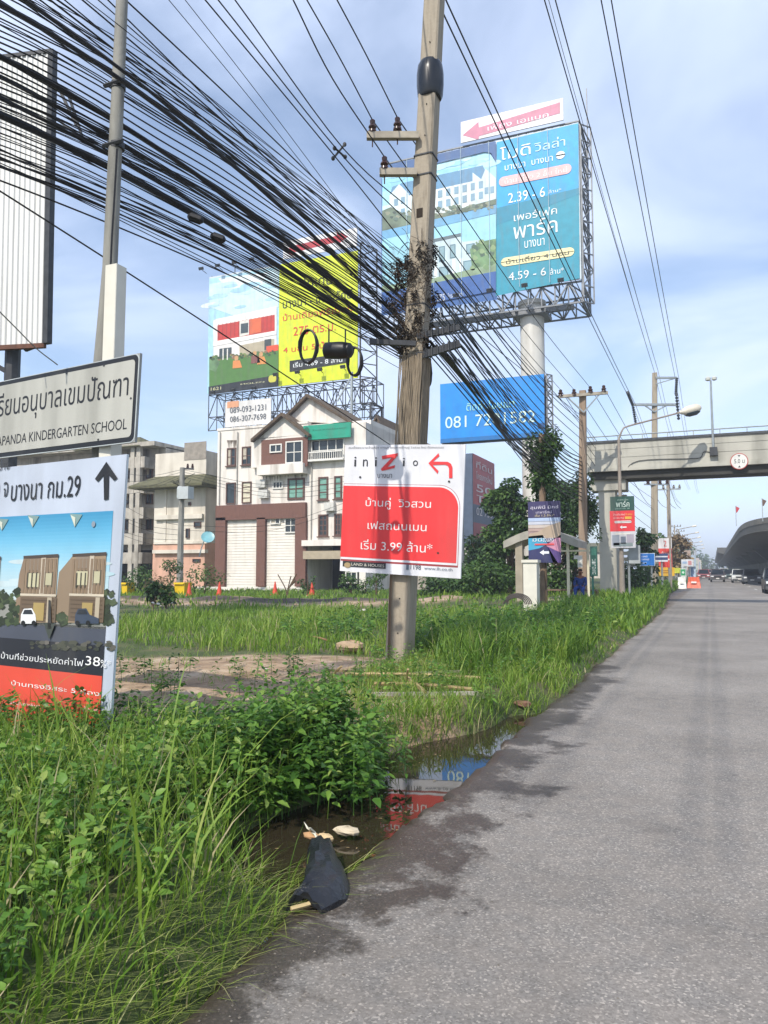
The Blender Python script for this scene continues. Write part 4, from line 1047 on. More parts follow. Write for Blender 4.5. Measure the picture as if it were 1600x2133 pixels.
# tufts of planting, water line and clouds in the printed pictures
for k in range(90):
    x = RD.uniform(800, 1030); y = 452 - (x - 797) * .105 + RD.uniform(-6, 10); r = RD.uniform(1.5, 4.5)
    bp([(x + r * 1.3 * cos(a) * (1 + .3 * sin(3 * a + k)), y + r * sin(a)) for a in [-2 * pi * i / 9 for i in range(9)]][::-1], RD.choice(('4f6350', '6d7f66', '3f5148', '8a8f78', '5e7468')), 5.5 + .004 * k)
for k in range(26):
    x = RD.uniform(805, 1020); y = 415 - (x - 797) * .22 + RD.uniform(-46, -8); r = RD.uniform(5, 16)
    bp([(x + 1.8 * r * cos(a), y - .4 * r * cos(a) + .45 * r * sin(a)) for a in [-2 * pi * i / 12 for i in range(12)]][::-1], RD.choice(('b4e0ee', '9fd6ea', 'c4e8f0', '92cfe6')), 3.1 + .01 * k)
for k in range(40):
    x = RD.uniform(985, 1033); y = RD.uniform(500, 560); r = RD.uniform(2, 6)
    bp([(x + r * cos(a) * (1 + .3 * sin(3 * a + k)), y + r * sin(a)) for a in [-2 * pi * i / 9 for i in range(9)]][::-1], RD.choice(('4f7350', '6d8f5e', '3f5d48', '86a070')), 6.7 + .005 * k)
for k in range(18):
    x = 858 + k * 9.6; y = 410 - (x - 852) * .225; b1.rect((x, y - 3), (x + .8, y + 44), 'aebfc6', 4.6)
# lower house
bp([(797, 500), (1034, 446), (1034, 500), (797, 540)][::-1], '9bd6ea', 4.8)
bp([(868, 505), (955, 488), (965, 505), (1000, 500), (1000, 560), (868, 590)][::-1], 'c3d8de', 5.4); bp([(797, 520), (870, 512), (870, 590), (797, 605)][::-1], '8fc6d8', 5.3)
bp([(862, 508), (962, 486), (962, 493), (862, 515)][::-1], '566a72', 6)
for x0, y0, x1, y1 in ((915, 515, 928, 545), (938, 511, 950, 538), (972, 510, 990, 528), (915, 558, 935, 585), (966, 545, 988, 572), (880, 522, 898, 548)): b1.rect((x0, y0), (x1, y1), '5d7f8c', 6); b1.rect((x0 + 2, y0 + 2), (x1 - 2, y1 - 2), '86a9b2', 6.4)
for x in (905, 943, 958): b1.rect((x, 540), (x + 7, 590), 'e2ecec', 6.5)
bp([(980, 520), (1000, 505), (1034, 498), (1034, 558), (985, 565)][::-1], mat('print_tree', lin('5d7d55'), .5, .5, .8), 6.6)
bp([(797, 596), (870, 588), (1034, 550), (1034, 572), (797, 618)][::-1], mat('print_lawn', lin('7c9474'), .5, .4, .8), 6.7)
b1.poly([(797, 610), (1034, 566), (1034, 606), (797, 652)][::-1], '265a9e', 7)
b1.text('1375', (905, 616), (928, 627), 'd5dfea', 8, .02); b1.text('โทรสอบถาม', (934, 612), (966, 618), 'd5dfea', 8)
b1.poly([(797, 347), (1034, 297), (1034, 340), (1024, 320), (1010, 318), (797, 370)][::-1], '2f5c92', 7); b1.text('เพอร์เฟค คอมมูนิตี้ บางนา', (920, 336), (985, 327), '6f93b8', 8)
b1.poly([(1035, 297), (1205, 257), (1206, 392), (1035, 434)][::-1], '19a3dc', 3); b1.poly([(1035, 434), (1206, 392), (1208, 580), (1033, 617)][::-1], '0f92ab', 3)
b1.poly([(1035, 434), (1206, 392), (1207, 405), (1035, 470)][::-1], '0b86a4', 3.5)
Wt = 'eef4f4'
b1.text('โมดิ', (1042, 309), (1106, 322), Wt, 5, .02); b1.text('วิลล่า', (1113, 297), (1178, 304), 'c9ecf4', 5)
b1.text('บางนา  บางนา', (1052, 346), (1152, 336), Wt, 5, .012); b1.rr((1158, 318), (1178, 330), .4, Wt, 5)
b1.rr((1040, 371), (1191, 361), .42, 'efb9b8', 5); b1.text('บ้านเดี่ยว 2 ชั้น ใหม่', (1052, 373), (1182, 359), 'f9e4e0', 6, .02)
b1.text('2.39 - 6', (1059, 404), (1136, 410), Wt, 5, .03); b1.text('ล้าน*', (1143, 397), (1170, 399), Wt, 5, .02)
b1.text('เพอร์เฟค', (1071, 446), (1161, 446), Wt, 5); b1.text('พาร์ค', (1070, 466), (1162, 484), Wt, 5, .012); b1.text('บางนา', (1093, 503), (1135, 511), Wt, 5, .008)
b1.rr((1044, 539), (1197, 533), .42, 'efe6ae', 5); b1.text('บ้านเดี่ยว 4 นอน', (1055, 541), (1186, 531), '2d3a36', 6, .02)
b1.text('4.59 - 6', (1060, 569), (1138, 574), Wt, 5, .03); b1.text('ล้าน*', (1146, 560), (1175, 569), Wt, 5, .02)
b1.build('printed_face', bb)
m = MB()
for k in range(1, 7):
    x = xl + (xr - xl) * k / 7; m.bx((x - .02, Y1 - .19, zb), (x + .02, Y1 - .17, zt))
m.build('seam', seam, bb)
for k in range(2):
    pass
ba = yboard((960, 262), (1173, 204), (1186, 247), Y1 - .3)
ba.slab(.1, 'dcdcdc'); ba.rectuv(0, 0, 1, 1, 'e6e4e6', 1)
PK = 'c67a92'
ba.poly([(964, 282), (997, 254), (998, 266), (1167, 213), (1167, 236), (998, 284), (997, 291)][::-1], PK, 2); ba.text('เพียง เอแบค', (1016, 262), (1143, 244), 'f2e8ec', 3, .03)
ba.build('top_banner', bb)
m = MB()
zc = atY(1109, 640, Y1 + 2.2).z
m.lathe((cx_, Y1 + 2.2, -.2), [(1.06, 0), (1.06, zc + .2), (1.25, zc + .25), (1.25, zc + .6)], 28); m.build('column', mat('white_steel_column', 'c6c4bc', .5, .08, 1.0, dirt='8b8476', dirt_amt=.5, dscale=.8), bb, True)
m = MB(); d = 4.4
for Yc in (Y1 + .3, Y1 + d):
    m.truss((xl, Yc, zb - .1), (xr, Yc, zb - .1), (xl, Yc, zb - 1.9), (xr, Yc, zb - 1.9), 16, .055)
    for k in range(8):
        x = xl + (xr - xl) * k / 7; m.tube([(x, Yc, zb - .1), (x, Yc, zt)], .06, 4)
for z in (zb - 1.9, zb - .1): m.truss((xl, Y1 + .3, z), (xr, Y1 + .3, z), (xl, Y1 + d, z), (xr, Y1 + d, z), 16, .05)
m.truss((xr + .1, Y1 + .3, zb - 1.9), (xr + .1, Y1 + .3, zt), (xr + .1, Y1 + d, zb - 1.9), (xr + .1, Y1 + d, zt), 11, .055)
m.truss((xr + .1, Y1 + .3, zb - 1.9), (xr + .1, Y1 + .3, zt), (xr + .85, Y1 + 1.2, zb - 1.9), (xr + .85, Y1 + 1.2, zt), 11, .045)
m.truss((xl, Y1 + .2, zt + .25), (xr, Y1 + .2, zt + .25), (xl, Y1 + .9, zt + .25), (xr, Y1 + .9, zt + .25), 16, .045)
m.box(((xl + xr) / 2, Y1 + 2.2, zb - 1.6), (xr - xl - 2, .4, .4)); m.box((cx_, Y1 + 2.2, zb - 2.0), (3, 3, .4))
m.build('lattice', lattice, bb)
for k in range(6): flood(bb, (xl + (xr - xl) * (k + .5) / 6, Y1, zb - .5))
m = MB(); m.tube([(xr + .6, Y1 + 1, zt - 3), (xr + .6, Y1 + 1, zt + 3.5)], .04, 4); m.build('ladder', lattice, bb)

# yellow board with the white and red house
Y2 = 70.0
b2 = yboard((436, 583), (746, 522), (746, 787), Y2)
xl, xr, zt, zb = b2.O.x, b2.O.x + b2.U.x, b2.O.z, b2.O.z + b2.V.z
bb = thing('billboard', 'yellow billboard with red figures beside a white and red house picture on steel lattice', 'billboard', ((xl + xr) / 2, Y2 + 2, 0))
b2.slab(.12, 'c8d4da')
um = b2.uv(581, 700)[0]
b2.rectuv(0, .015, um, 1, 'a8d4e6', 1)
b2.poly([(437, 592), (500, 580), (580, 560), (580, 640), (500, 662), (437, 640)][::-1], 'c8e2ea', 2); b2.poly([(455, 580), (520, 572), (560, 568), (540, 600), (480, 612)][::-1], 'dde9ec', 2.5)
b2.poly([(445, 668), (450, 665), (577, 638), (577, 700), (577, 735), (445, 752)][::-1], 'e4e2dc', 3)
b2.poly([(454, 678), (573, 656), (573, 690), (454, 711)][::-1], 'c0392f', 4)
b2.poly([(500, 670), (520, 666), (520, 697), (500, 702)][::-1], 'd9d6cc', 5); b2.rect((503, 675), (518, 693), '3c4a50', 6)
b2.poly([(522, 666), (545, 662), (545, 692), (522, 697)][::-1], 'd8683c', 5)
b2.poly([(445, 712), (577, 689), (577, 697), (445, 722)][::-1], 'eceae4', 5)
b2.poly([(500, 720), (572, 706), (572, 742), (500, 746)][::-1], 'b3a88e', 4.5)
b2.rect((458, 727), (483, 750), '38464a', 5); b2.rect((465, 727), (467, 750), 'dcd9d0', 6); b2.rect((474, 727), (476, 750), 'dcd9d0', 6); b2.rect((552, 708), (566, 728), '40484a', 5)
b2.poly([(437, 752), (500, 742), (581, 730), (581, 782), (437, 806)][::-1], '4d7a34', 5.5)
b2.poly([(556, 722), (581, 718), (581, 730), (556, 736)][::-1], 'd8522e', 6); b2.poly([(437, 745), (450, 742), (460, 756), (450, 775), (437, 770)][::-1], mat('print_tree', lin('5d7d55'), .5, .5, .8), 6)
for k in range(70):
    x = RD.uniform(440, 578); y = 748 - (x - 437) * .10 + RD.uniform(-4, 5); r = RD.uniform(1, 3.2)
    b2.poly([(x + 1.3 * r * cos(a), y + r * sin(a)) for a in [-2 * pi * i / 8 for i in range(8)]][::-1], RD.choice(('3c5a2c', '55743a', '2e4a2a', '7a8a4a', '8a6a4a')), 6 + .004 * k)
for k in range(24):
    x = RD.uniform(440, 570); y = RD.uniform(585, 640); r = RD.uniform(4, 12)
    b2.poly([(x + 2 * r * cos(a), y - .3 * r * cos(a) + .5 * r * sin(a)) for a in [-2 * pi * i / 12 for i in range(12)]][::-1], RD.choice(('c0dfea', 'b0d6e6', 'd8e6ea', 'a4cee4')), 2.6 + .01 * k)
for k in range(14): b2.rect((456 + k * 8.4, 676 - k * 1.5), (456.8 + k * 8.4, 706 - k * 1.5), '9c332c', 4.6)
for x, y, c in ((494, 752, 'd98a4a'), (532, 742, '7c4a42'), (545, 744, 'd99048')):
    b2.ell((x - 4, y - 10), (x + 4, y), 'c99a6a', 7); b2.poly([(x - 7, y), (x + 7, y - 1), (x + 12, y + 14), (x - 8, y + 16)][::-1], c, 7)
b2.poly([(436, 806), (581, 781), (581, 805), (436, 823)][::-1], '1b2027', 6.5)
b2.text('MOLEN', (503, 800), (552, 797), 'd9d9a8', 7.5, .03); b2.text('1621', (441, 808), (462, 812), 'd0cf9c', 7.5, .02); b2.rr((561, 783), (577, 796), .3, 'c8c447', 7.5)
b2.rectuv(um, .0, 1, 1, 'd3e01c', 2)
KK = '22221c'; RR = 'd8402a'
b2.text('โมเดน', (632, 577), (692, 592), KK, 4, .04); b2.text('บางนา - เทพารักษ์', (590, 624), (735, 621), KK, 4, .03)
b2.text('บ้านเดี่ยวพรีเมียม', (590, 654), (735, 648), RR, 4, .02); b2.text('275 ตร.ม.', (612, 682), (700, 688), RR, 4, .03); b2.text('4 นอน 5 น้ำ', (591, 722), (684, 724), RR, 4, .03)
b2.poly([(604, 752), (722, 736), (722, 756), (604, 775)][::-1], '16181a', 4); b2.text('เริ่ม 4.69 - 8 ล้าน', (612, 755), (714, 754), Wt, 5, .03)
b2.build('printed_face', bb)
bt2 = yboard((590, 512), (744, 474), (744, 512), Y2 - .2); bt2.slab(.1, 'dcdcdc'); bt2.rectuv(0, 0, 1, 1, 'dfe0e2', 1)
bt2.poly([(597, 524), (612, 507), (612, 512), (702, 491), (702, 483), (726, 492), (703, 510), (703, 504), (612, 526), (612, 533)][::-1], 'b3232f', 2); bt2.build('top_banner', bb)
m = MB(); zb2 = zb - 2.6; xr2 = xr + 1.5
for Yc in (Y2 + .3, Y2 + 3.2):
    m.truss((xl, Yc, zb - .1), (xr2, Yc, zb - .1), (xl, Yc, zb2), (xr2, Yc, zb2), 18, .036); m.truss((xl, Yc, zb2), (xr2, Yc, zb2), (xl, Yc, zb2 - 1.5), (xr2, Yc, zb2 - 1.5), 18, .03)
for z in (zb2, zb - .1): m.truss((xl, Y2 + .3, z), (xr2, Y2 + .3, z), (xl, Y2 + 3.2, z), (xr2, Y2 + 3.2, z), 18, .03)
m.truss((xr + .1, Y2 + .4, zb2), (xr + .1, Y2 + .4, zt + 1), (xr2, Y2 + 1.4, zb2), (xr2, Y2 + 1.4, zt + .4), 12, .045)
for x in (xl + 3, (xl + xr) / 2 + 1, xr2 - .2):
    m.truss((x, Y2 + .3, 4), (x, Y2 + .3, zb2), (x, Y2 + 3.2, 4), (x, Y2 + 3.2, zb2), 8, .07)
    m.tube([(x, Y2 + .3, -.2), (x, Y2 + .3, 4)], .1, 4); m.tube([(x, Y2 + 3.2, -.2), (x, Y2 + 3.2, 4)], .1, 4)
for k in range(7):
    x = xl + (xr - xl) * k / 6; m.tube([(x, Y2 + .5, zb), (x, Y2 + .5, zt + (.9 if k % 2 else .3))], .035, 4)
m.build('lattice', darksteel, bb)
for k in range(7): flood(bb, (xl + (xr - xl) * (k + .5) / 7, Y2, zb + (.9 if k > 2 else -.3)), .7)
for k in range(4): flood(bb, (xl - .4 + k * 2.2, Y2, zt + .5), .9)
p = atY(733, 775, Y2 - 2); m = MB(); m.tube([(p.x, Y2 - 2, 6), p], .16, 6); m.tube([(p.x - 1.6, Y2 - 2, p.z - 2.8), (p.x, Y2 - 2, p.z - .4)], .06, 4); m.build('mast', steel, bb)

# bright blue phone number board
Y3 = 46.5
b3 = yboard((917, 801), (1133, 779), (1129, 909), Y3, .015)
xl, xr, zt, zb = b3.O.x, b3.O.x + b3.U.x, b3.O.z, b3.O.z + b3.V.z
bb = thing('billboard', 'bright blue billboard with a white telephone number standing above the trees', 'billboard', ((xl + xr) / 2, Y3, 0))
b3.slab(.2, '1a5d98'); b3.rectuv(0, 0, 1, 1, '128be0', 1); b3.rectuv(0, .93, 1, 1, '0f6fb4', 2)
b3.text('ติดต่อโฆษณา', (972, 838), (1072, 848), 'a8e6d8', 3, .02); b3.text('081 7201582', (928, 869), (1116, 879), 'd4efe6', 3, .03); b3.rr((1120, 882), (1134, 893), .06, '1a4f86', 2)
b3.build('printed_face', bb)
m = MB(); m.truss((xr + .15, Y3 + .1, zb - 1), (xr + .15, Y3 + .1, zt), (xr + .4, Y3 + .5, zb - 1), (xr + .4, Y3 + .5, zt), 12, .03)
m.truss((xl, Y3 + .5, zb), (xr, Y3 + .5, zb), (xl, Y3 + .5, zt), (xr, Y3 + .5, zt), 6, .05); m.build('lattice', lattice, bb)
for x in (xl + 1.2, xr - .3):
    m = MB(); m.tube([(x, Y3 + .55, -.2), (x, Y3 + .55, zt)], .16, 8); m.build('post', lattice, bb)

# the blank corrugated board high at the left
TR, BR, TLv = at(106, 107, 20), at(94, 716, 20), at(0, 117, 20.25)
Uv = TR - TLv; Uv.z = 0; U2 = Uv * 2.6; Vv = BR - TR
cb_ = thing('billboard', 'blank billboard of white corrugated sheet in a dark rusty frame, upper left', 'billboard', (BR - U2 * .5) * 1.0)
nrm = Vv.cross(U2).normalized(); n = 6 * 26; vs_ = []; fs = []
for k in range(n + 1):
    u = k / n; ph = (k % 6); off = (0, 0, .035, .035, 0, 0)[ph] if ph not in (0,) else 0
    p = TR - U2 + U2 * u + nrm * off; vs_ += [p, p + Vv]
fs = [(2 * k, 2 * k + 1, 2 * k + 3, 2 * k + 2) for k in range(n)]
m = MB(); m.add(vs_, fs)
sheet = mat('white_corrugated_sheet', 'd3d3cf', .5, .06, 3, dirt='a09e96', dirt_amt=.4, stretch=(5, 5, .10), dscale=2.0)
m.build('corrugated_sheet', sheet, cb_)
m = MB(); e = nrm * .06; un = U2.normalized()
m.tube([TR + un * .06, BR + un * .06], .085, 4); m.tube([TR - U2, BR - U2], .07, 4); m.tube([TR - U2, TR], .05, 4); m.build('frame', darksteel, cb_)
m = MB(); m.tube([BR - U2 - Vector((0, 0, .05)), BR - Vector((0, 0, .05))], .06, 4); m.build('frame_rail', rust, cb_)
m = MB(); bk = -nrm * 2.2
for k in range(5):
    p, q = TR - un * (k * 2.0), BR - un * (k * 2.0)
    m.truss(p - nrm * .15 - un * .3, q - nrm * .15 - un * .3, p - nrm * .5 - un * .9, q - nrm * .5 - un * .9, 8, .03)
p = TR - un * .05 - nrm * .12 - Vector((0, 0, .5)); m.tube([p, p + un * .8 - Vector((0, 0, 1.6))], .035, 4); m.tube([p - Vector((0, 0, 1.2)), p + un * 1.0 - Vector((0, 0, 2.0))], .03, 4); m.tube([p + un * .5 - Vector((0, 0, .6)), p + un * 1.0 - Vector((0, 0, 2.0))], .03, 4)
m.build('lattice', darksteel, cb_)
pc = at(27, 735, 20.6)
m = MB(); m.tube([(pc.x, pc.y, -.2), (pc.x, pc.y, BR.z + .3)], .2, 8); m.tube([pc - Vector((0, 0, .6)), BR - un * 2.2 - Vector((0, 0, .1))], .06, 4); m.tube([pc + Vector((0, 0, -1.4)), BR - un * 3 - Vector((0, 0, .1))], .06, 4); m.build('column', darksteel, cb_)

# ------------------------------------------------------------------ buildings
plaster = mat('cream_plaster', 'cdc6b8', .85, .07, 1.2, .1, dirt='857b69', dirt_amt=.5, dscale=1.2)
whitewall = mat('white_plaster', 'dad4cb', .85, .06, 1.0, .1, dirt='877e70', dirt_amt=.55, dscale=1.8)
oldwall = mat('stained_plaster', 'aaa499', .9, .2, 1.5, .1, dirt='45403a', dirt_amt=.75, dscale=1.6)
pinkwall = mat('pink_plaster', 'c99f88', .9, .1, 1.5, .1, dirt='806656', dirt_amt=.4)
brownwall = mat('brown_cladding', '6d4c41', .75, .14, 4.0, .15, stretch=(9, 9, 1.0), dirt='4a3630', dirt_amt=.4)
roofm = mat('brown_roof_tiles', '57493a', .9, .25, 3.0, .5, dirt='2f2a22', dirt_amt=.5, dscale=3)
olive = mat('olive_roof_tiles', '5a5940', .9, .25, 3.0, .5, dirt='33301f', dirt_amt=.5, dscale=3)
frameb = mat('brown_window_frame', '5a4138', .6, .15, 5)
framew = mat('white_window_frame', 'd6d4cc', .5, .06, 5)
greeng = mat('green_glass', '6f9c8c', .15, .2, 2.0)
def P2(px, py, Y): v = atY(px, py, Y); return v.x, v.z
def window(parent, a, b_, Y, fm=frameb, gm=glass, cols=2, rows=1, w=.09, sill=False):
    x0, z1 = P2(*a, Y); x1, z0 = P2(*b_, Y); m = MB(); y0, y1 = Y - .09, Y + .1
    m.bx((x0, y0, z0), (x0 + w, y1, z1)); m.bx((x1 - w, y0, z0), (x1, y1, z1)); m.bx((x0 + w, y0, z0), (x1 - w, y1, z0 + w)); m.bx((x0 + w, y0, z1 - w), (x1 - w, y1, z1))
    for k in range(1, cols): x = x0 + (x1 - x0) * k / cols; m.bx((x - w / 3, y0 + .03, z0 + w), (x + w / 3, y1, z1 - w))
    for k in range(1, rows): z = z0 + (z1 - z0) * k / rows; m.bx((x0 + w, y0 + .04, z - w / 3), (x1 - w, y1, z + w / 3))
    if sill: m.bx((x0 - .1, Y - .16, z0 - .08), (x1 + .1, Y + .05, z0 - .003))
    f = m.build('window', fm, parent)
    m = MB(); m.bx((x0 + w, Y - .025, z0 + w), (x1 - w, Y + .05, z1 - w)); m.build('pane', gm, f)
    if gm is glass and RD.random() < .45 and x1 - x0 > .7:
        xm = x0 + w + (x1 - x0 - 2 * w) * RD.uniform(.3, .5); zl = z0 + w + (z1 - z0) * RD.choice((0, 0, .25)); m = MB(); m.bx((x0 + w, Y - .033, zl), (xm, Y - .027, z1 - w)); m.build('curtain', mat('pale_curtain', 'b0a898', .8, .2, 6, stretch=(6, 6, .4)), f)
    return f
def slab(parent, name, m_, a, b_, Y, out, back=.1):
    x0, z1 = P2(*a, Y); x1, z0 = P2(*b_, Y); m = MB(); m.bx((x0, Y - out, z0), (x1, Y + back, z1)); return m.build(name, m_, parent)
def hip(mb, x0, x1, y0, y1, z0, zr, inset, ov=.0, th=.18):
    """hipped or gabled roof: ridge along X with the given inset"""
    x0 -= ov; x1 += ov; y0 -= ov; y1 += ov; ym = (y0 + y1) / 2
    v = [(x0, y0, z0), (x1, y0, z0), (x1, y1, z0), (x0, y1, z0), (x0 + inset, ym, zr), (x1 - inset, ym, zr)]
    mb.add(v, [(0, 1, 5, 4), (1, 2, 5), (2, 3, 4, 5), (3, 0, 4), (0, 3, 2, 1)])
# white shophouse with the brown portal
YC = 50.0
x0, zp = P2(454, 898, YC); x1, _ = P2(762, 1000, YC)
wb = thing('shophouse', 'four storey white shophouse with brown portal, two gables and a green signboard', 'building', ((x0 + x1) / 2, YC, 0))
xg = P2(641, 1000, YC)[0]
m = MB(); m.bx((x0, YC, -.3), (xg, YC + 12, zp)); zr_ = P2(700, 884, YC)[1]; m.bx((xg, YC, 3.6), (x1, YC + 12, zr_)); m.bx((x0 - .05, YC - .06, zp), (xg, YC + .5, zp + .18))
m.bx((xg, YC + 4, -.3), (x1, YC + 12, 3.6)); m.bx((x1 - .5, YC, -.3), (x1, YC + 4, 3.6))
gz_ = {}
def gable(apex, le, re, Yf, wallm, depth=7.0, ov=.35):
    ax, az = P2(*apex, Yf); lx, lz = P2(*le, Yf); rx, rz = P2(*re, Yf)
    w = MB(); w.prism([(lx, Yf, lz), (rx, Yf, rz), (ax, Yf, az)], (0, depth, 0))
    r = MB(); t = Vector((0, 0, .22)); f = -.45
    for (ex, ez) in ((lx, lz), (rx, rz)):
        k = ov / max(.1, abs(ax - ex)); fx, fz = ex + (ex - ax) * k, ez + (ez - az) * k
        r.prism([(ax, Yf + f, az), (fx, Yf + f, fz), (fx, Yf + f, fz + .22), (ax, Yf + f, az + .26)], (0, depth - f, 0))
    return w, r
wl_, rf1 = gable((644, 829), (597, 876), (733, 884), YC + .9, whitewall); m.v += []; m.add(wl_.v, wl_.f)
wl2, rf2 = gable((592, 868), (537, 915), (640, 905), YC - .5, whitewall); m.add(wl2.v, wl2.f)
zg = P2(592, 913, YC)[1]; m.bx((P2(543, 0, YC)[0], YC - .5, P2(600, 972, YC)[1]), (xg, YC + .1, zg + .05))
m.bx((P2(597, 0, YC)[0], YC + .9, zp - 1), (x1, YC + 8, P2(640, 880, YC)[1]))
m.build('wall', whitewall, wb)
rf1.add(rf2.v, rf2.f); rf1.build('roof', roofm, wb)
slab(wb, 'cladding', brownwall, (545, 917), (641, 971), YC - .5, .03)
slab(wb, 'ledge', whitewall, (546, 972), (641, 987), YC - .1, .75)
window(wb, (563, 926), (588, 942), YC - .54, framew, glass, 2); window(wb, (596, 920), (631, 964), YC - .54, framew, glass, 2, 2)
for a, b_ in (((474, 934), (492, 970)), ((505, 931), (525, 968))): window(wb, a, b_, YC, frameb, glass, 2, 2, sill=True)
f = window(wb, (649, 917), (718, 959), YC, framew, glass, 4, 2)
x0_, z0_ = P2(649, 959, YC); x1_, z1_ = P2(718, 940, YC); m = MB()
for k in range(17): x = x0_ + (x1_ - x0_) * k / 16; m.tube([(x, YC - .4, z0_), (x, YC - .4, z1_)], .022, 4)
m.tube([(x0_, YC - .4, z1_), (x1_, YC - .4, z1_)], .04, 4); m.bx((x0_ - .1, YC - .5, z0_ - .15), (x1_ + .1, YC - .002, z0_)); m.build('railing', framew, wb)
window(wb, (472, 1006), (491, 1050), YC, frameb, glass, 1); window(wb, (505, 1004), (524, 1048), YC, frameb, mat('cream_blind', 'c9c3ac', .7), 1, 4)
window(wb, (569, 1003), (590, 1018), YC, framew, glass, 3); window(wb, (600, 997), (635, 1040), YC, frameb, greeng, 2, 2, .14)
for a, b_ in (((664, 994), (684, 1041)), ((697, 992), (713, 1039))): window(wb, a, b_, YC, frameb, greeng, 1, 3, .12, True)
for a, b_ in (((664, 1072), (684, 1117)), ((697, 1070), (712, 1116))): window(wb, a, b_, YC, frameb, glass, 2, 4, .12, True)
# portal
m = MB()
for a, b_ in (((454, 1054), (640, 1079)), ((454, 1079), (472, 1222)), ((539, 1079), (555, 1222)), ((619, 1079), (640, 1222))):
    xa, za = P2(*a, YC); xb, zb_ = P2(*b_, YC); m.bx((xa, YC - .30, zb_), (xb, YC + .02, za))
m.build('portal', brownwall, wb)
lapm = mat('white_lapped_boards', 'd9d3c8', .8, .06, 2, .15, dirt='9a9284', dirt_amt=.4)
m = MB()
for xa, xb in ((472, 539), (555, 619)):
    p, q = P2(xa, 1079, YC)[0], P2(xb, 1079, YC)[0]; zt_ = P2(500, 1080, YC)[1]
    nl = 26
    for k in range(nl):
        z = .1 + (zt_ - .1) * k / nl; h_ = (zt_ - .1) / nl
        m.add([(p, YC - .045, z), (q, YC - .045, z), (q, YC - .012, z + h_), (p, YC - .012, z + h_)], [(0, 1, 2, 3)])
m.build('shutter', lapm, wb)
window(wb, (564, 1079), (585, 1092), YC - .06, framew, glass, 2); window(wb, (594, 1079), (619, 1110), YC - .06, framew, glass, 2, 2)
slab(wb, 'ledge', whitewall, (635, 1126), (765, 1136), YC, .5); slab(wb, 'ledge', mat('beige_beam', 'a39781', .8, .1), (636, 1148), (765, 1164), YC, .35)
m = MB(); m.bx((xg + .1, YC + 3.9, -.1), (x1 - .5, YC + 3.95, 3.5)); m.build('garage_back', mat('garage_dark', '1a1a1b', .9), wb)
slab(wb, 'low_wall', whitewall, (410, 1222), (636, 1240), YC - 1.2, .15)
acm = mat('air_conditioner_white', 'c2c1ba', .5, .08, 4)
for px, py in ((553, 1030), (690, 1056), (548, 1008)):
    x, z = P2(px, py, YC); m = MB(); m.bx((x - .4, YC - .42, z - .3), (x + .4, YC - .06, z + .3)); m.lathe((x - .08, YC - .425, z), [(.24, 0), (.24, .02), (.05, .03)], 14, axis=(0, -1, 0)); m.build('air_conditioner', acm, wb)
for px, ya, yb_ in ((496, 900, 1052), (650, 965, 1124), (460, 900, 1052)):
    x, z1 = P2(px, ya, YC); z0 = P2(px, yb_, YC)[1]; m = MB(); m.tube([(x, YC - .08, z0), (x, YC - .08, z1)], .05, 6); m.build('drain_pipe', mat('grey_pipe', 'a5a29a', .6), wb)
stn = mat('rust_black_stain', '6a6056', .95, .3, 4, stretch=(6, 6, .6))
for k in range(16):
    m = MB(); x, z = P2(474 + 1.4 * k + RD.uniform(-.5, .5), 917, YC); h_ = RD.uniform(.2, 1.1); m.add([(x - .04, YC - .004, z), (x + .04, YC - .004, z), (x + .01, YC - .004, z - h_)], [(2, 1, 0)]); m.build('stain', stn, wb)
for k in range(30):
    m = MB(); x, z = P2(RD.uniform(546, 640), 987, YC); h_ = RD.uniform(.2, .9); m.add([(x - .03, YC - .004, z), (x + .03, YC - .004, z), (x, YC - .004, z - h_)], [(2, 1, 0)]); m.build('stain', stn, wb)
gsb = yboard((632, 888), (731, 879), (731, 910), YC - .45); gs_t = thing('signboard', 'long green shop signboard under the big gable of the white shophouse', 'sign', gsb.P(.5, 1, 0))
gsb.slab(.12, '0f7f66'); gsb.rectuv(0, 0, 1, 1, '159a7c', 1); gsb.text('ร้านอาหารครัวบางนา', (652, 895), (722, 892), '114236', 3, .02); gsb.text('โทร', (676, 907), (720, 904), '0e5f4c', 3); gsb.ell((634, 890), (645, 905), '0d6a54', 3); gsb.build('face', gs_t)
pb_ = yboard((470, 838), (565, 829), (565, 882), YC + .6); pt_ = thing('signboard', 'white rooftop signboard with two telephone numbers beside the steep gables', 'sign', pb_.P(.5, 1, 0))
pb_.slab(.08, 'cfcfcb'); pb_.rectuv(0, 0, 1, 1, 'dedcd8', 1); pb_.rect((474, 837), (498, 848), 'dca07a', 2); pb_.text('089-093-1231', (480, 849), (555, 854), '565c66', 3, .02); pb_.text('086-307-7698', (480, 868), (555, 873), '565c66', 3, .02); pb_.build('face', pt_)
m = MB()
for u in (.1, .4, .7, .95): p = pb_.P(u, 1, -3); m.tube([p, p - Vector((0, -.8, 1.2))], .05, 4); m.tube([p, p - Vector((0, 0, 1.1))], .05, 4)
m.build('strut', darksteel, pt_)

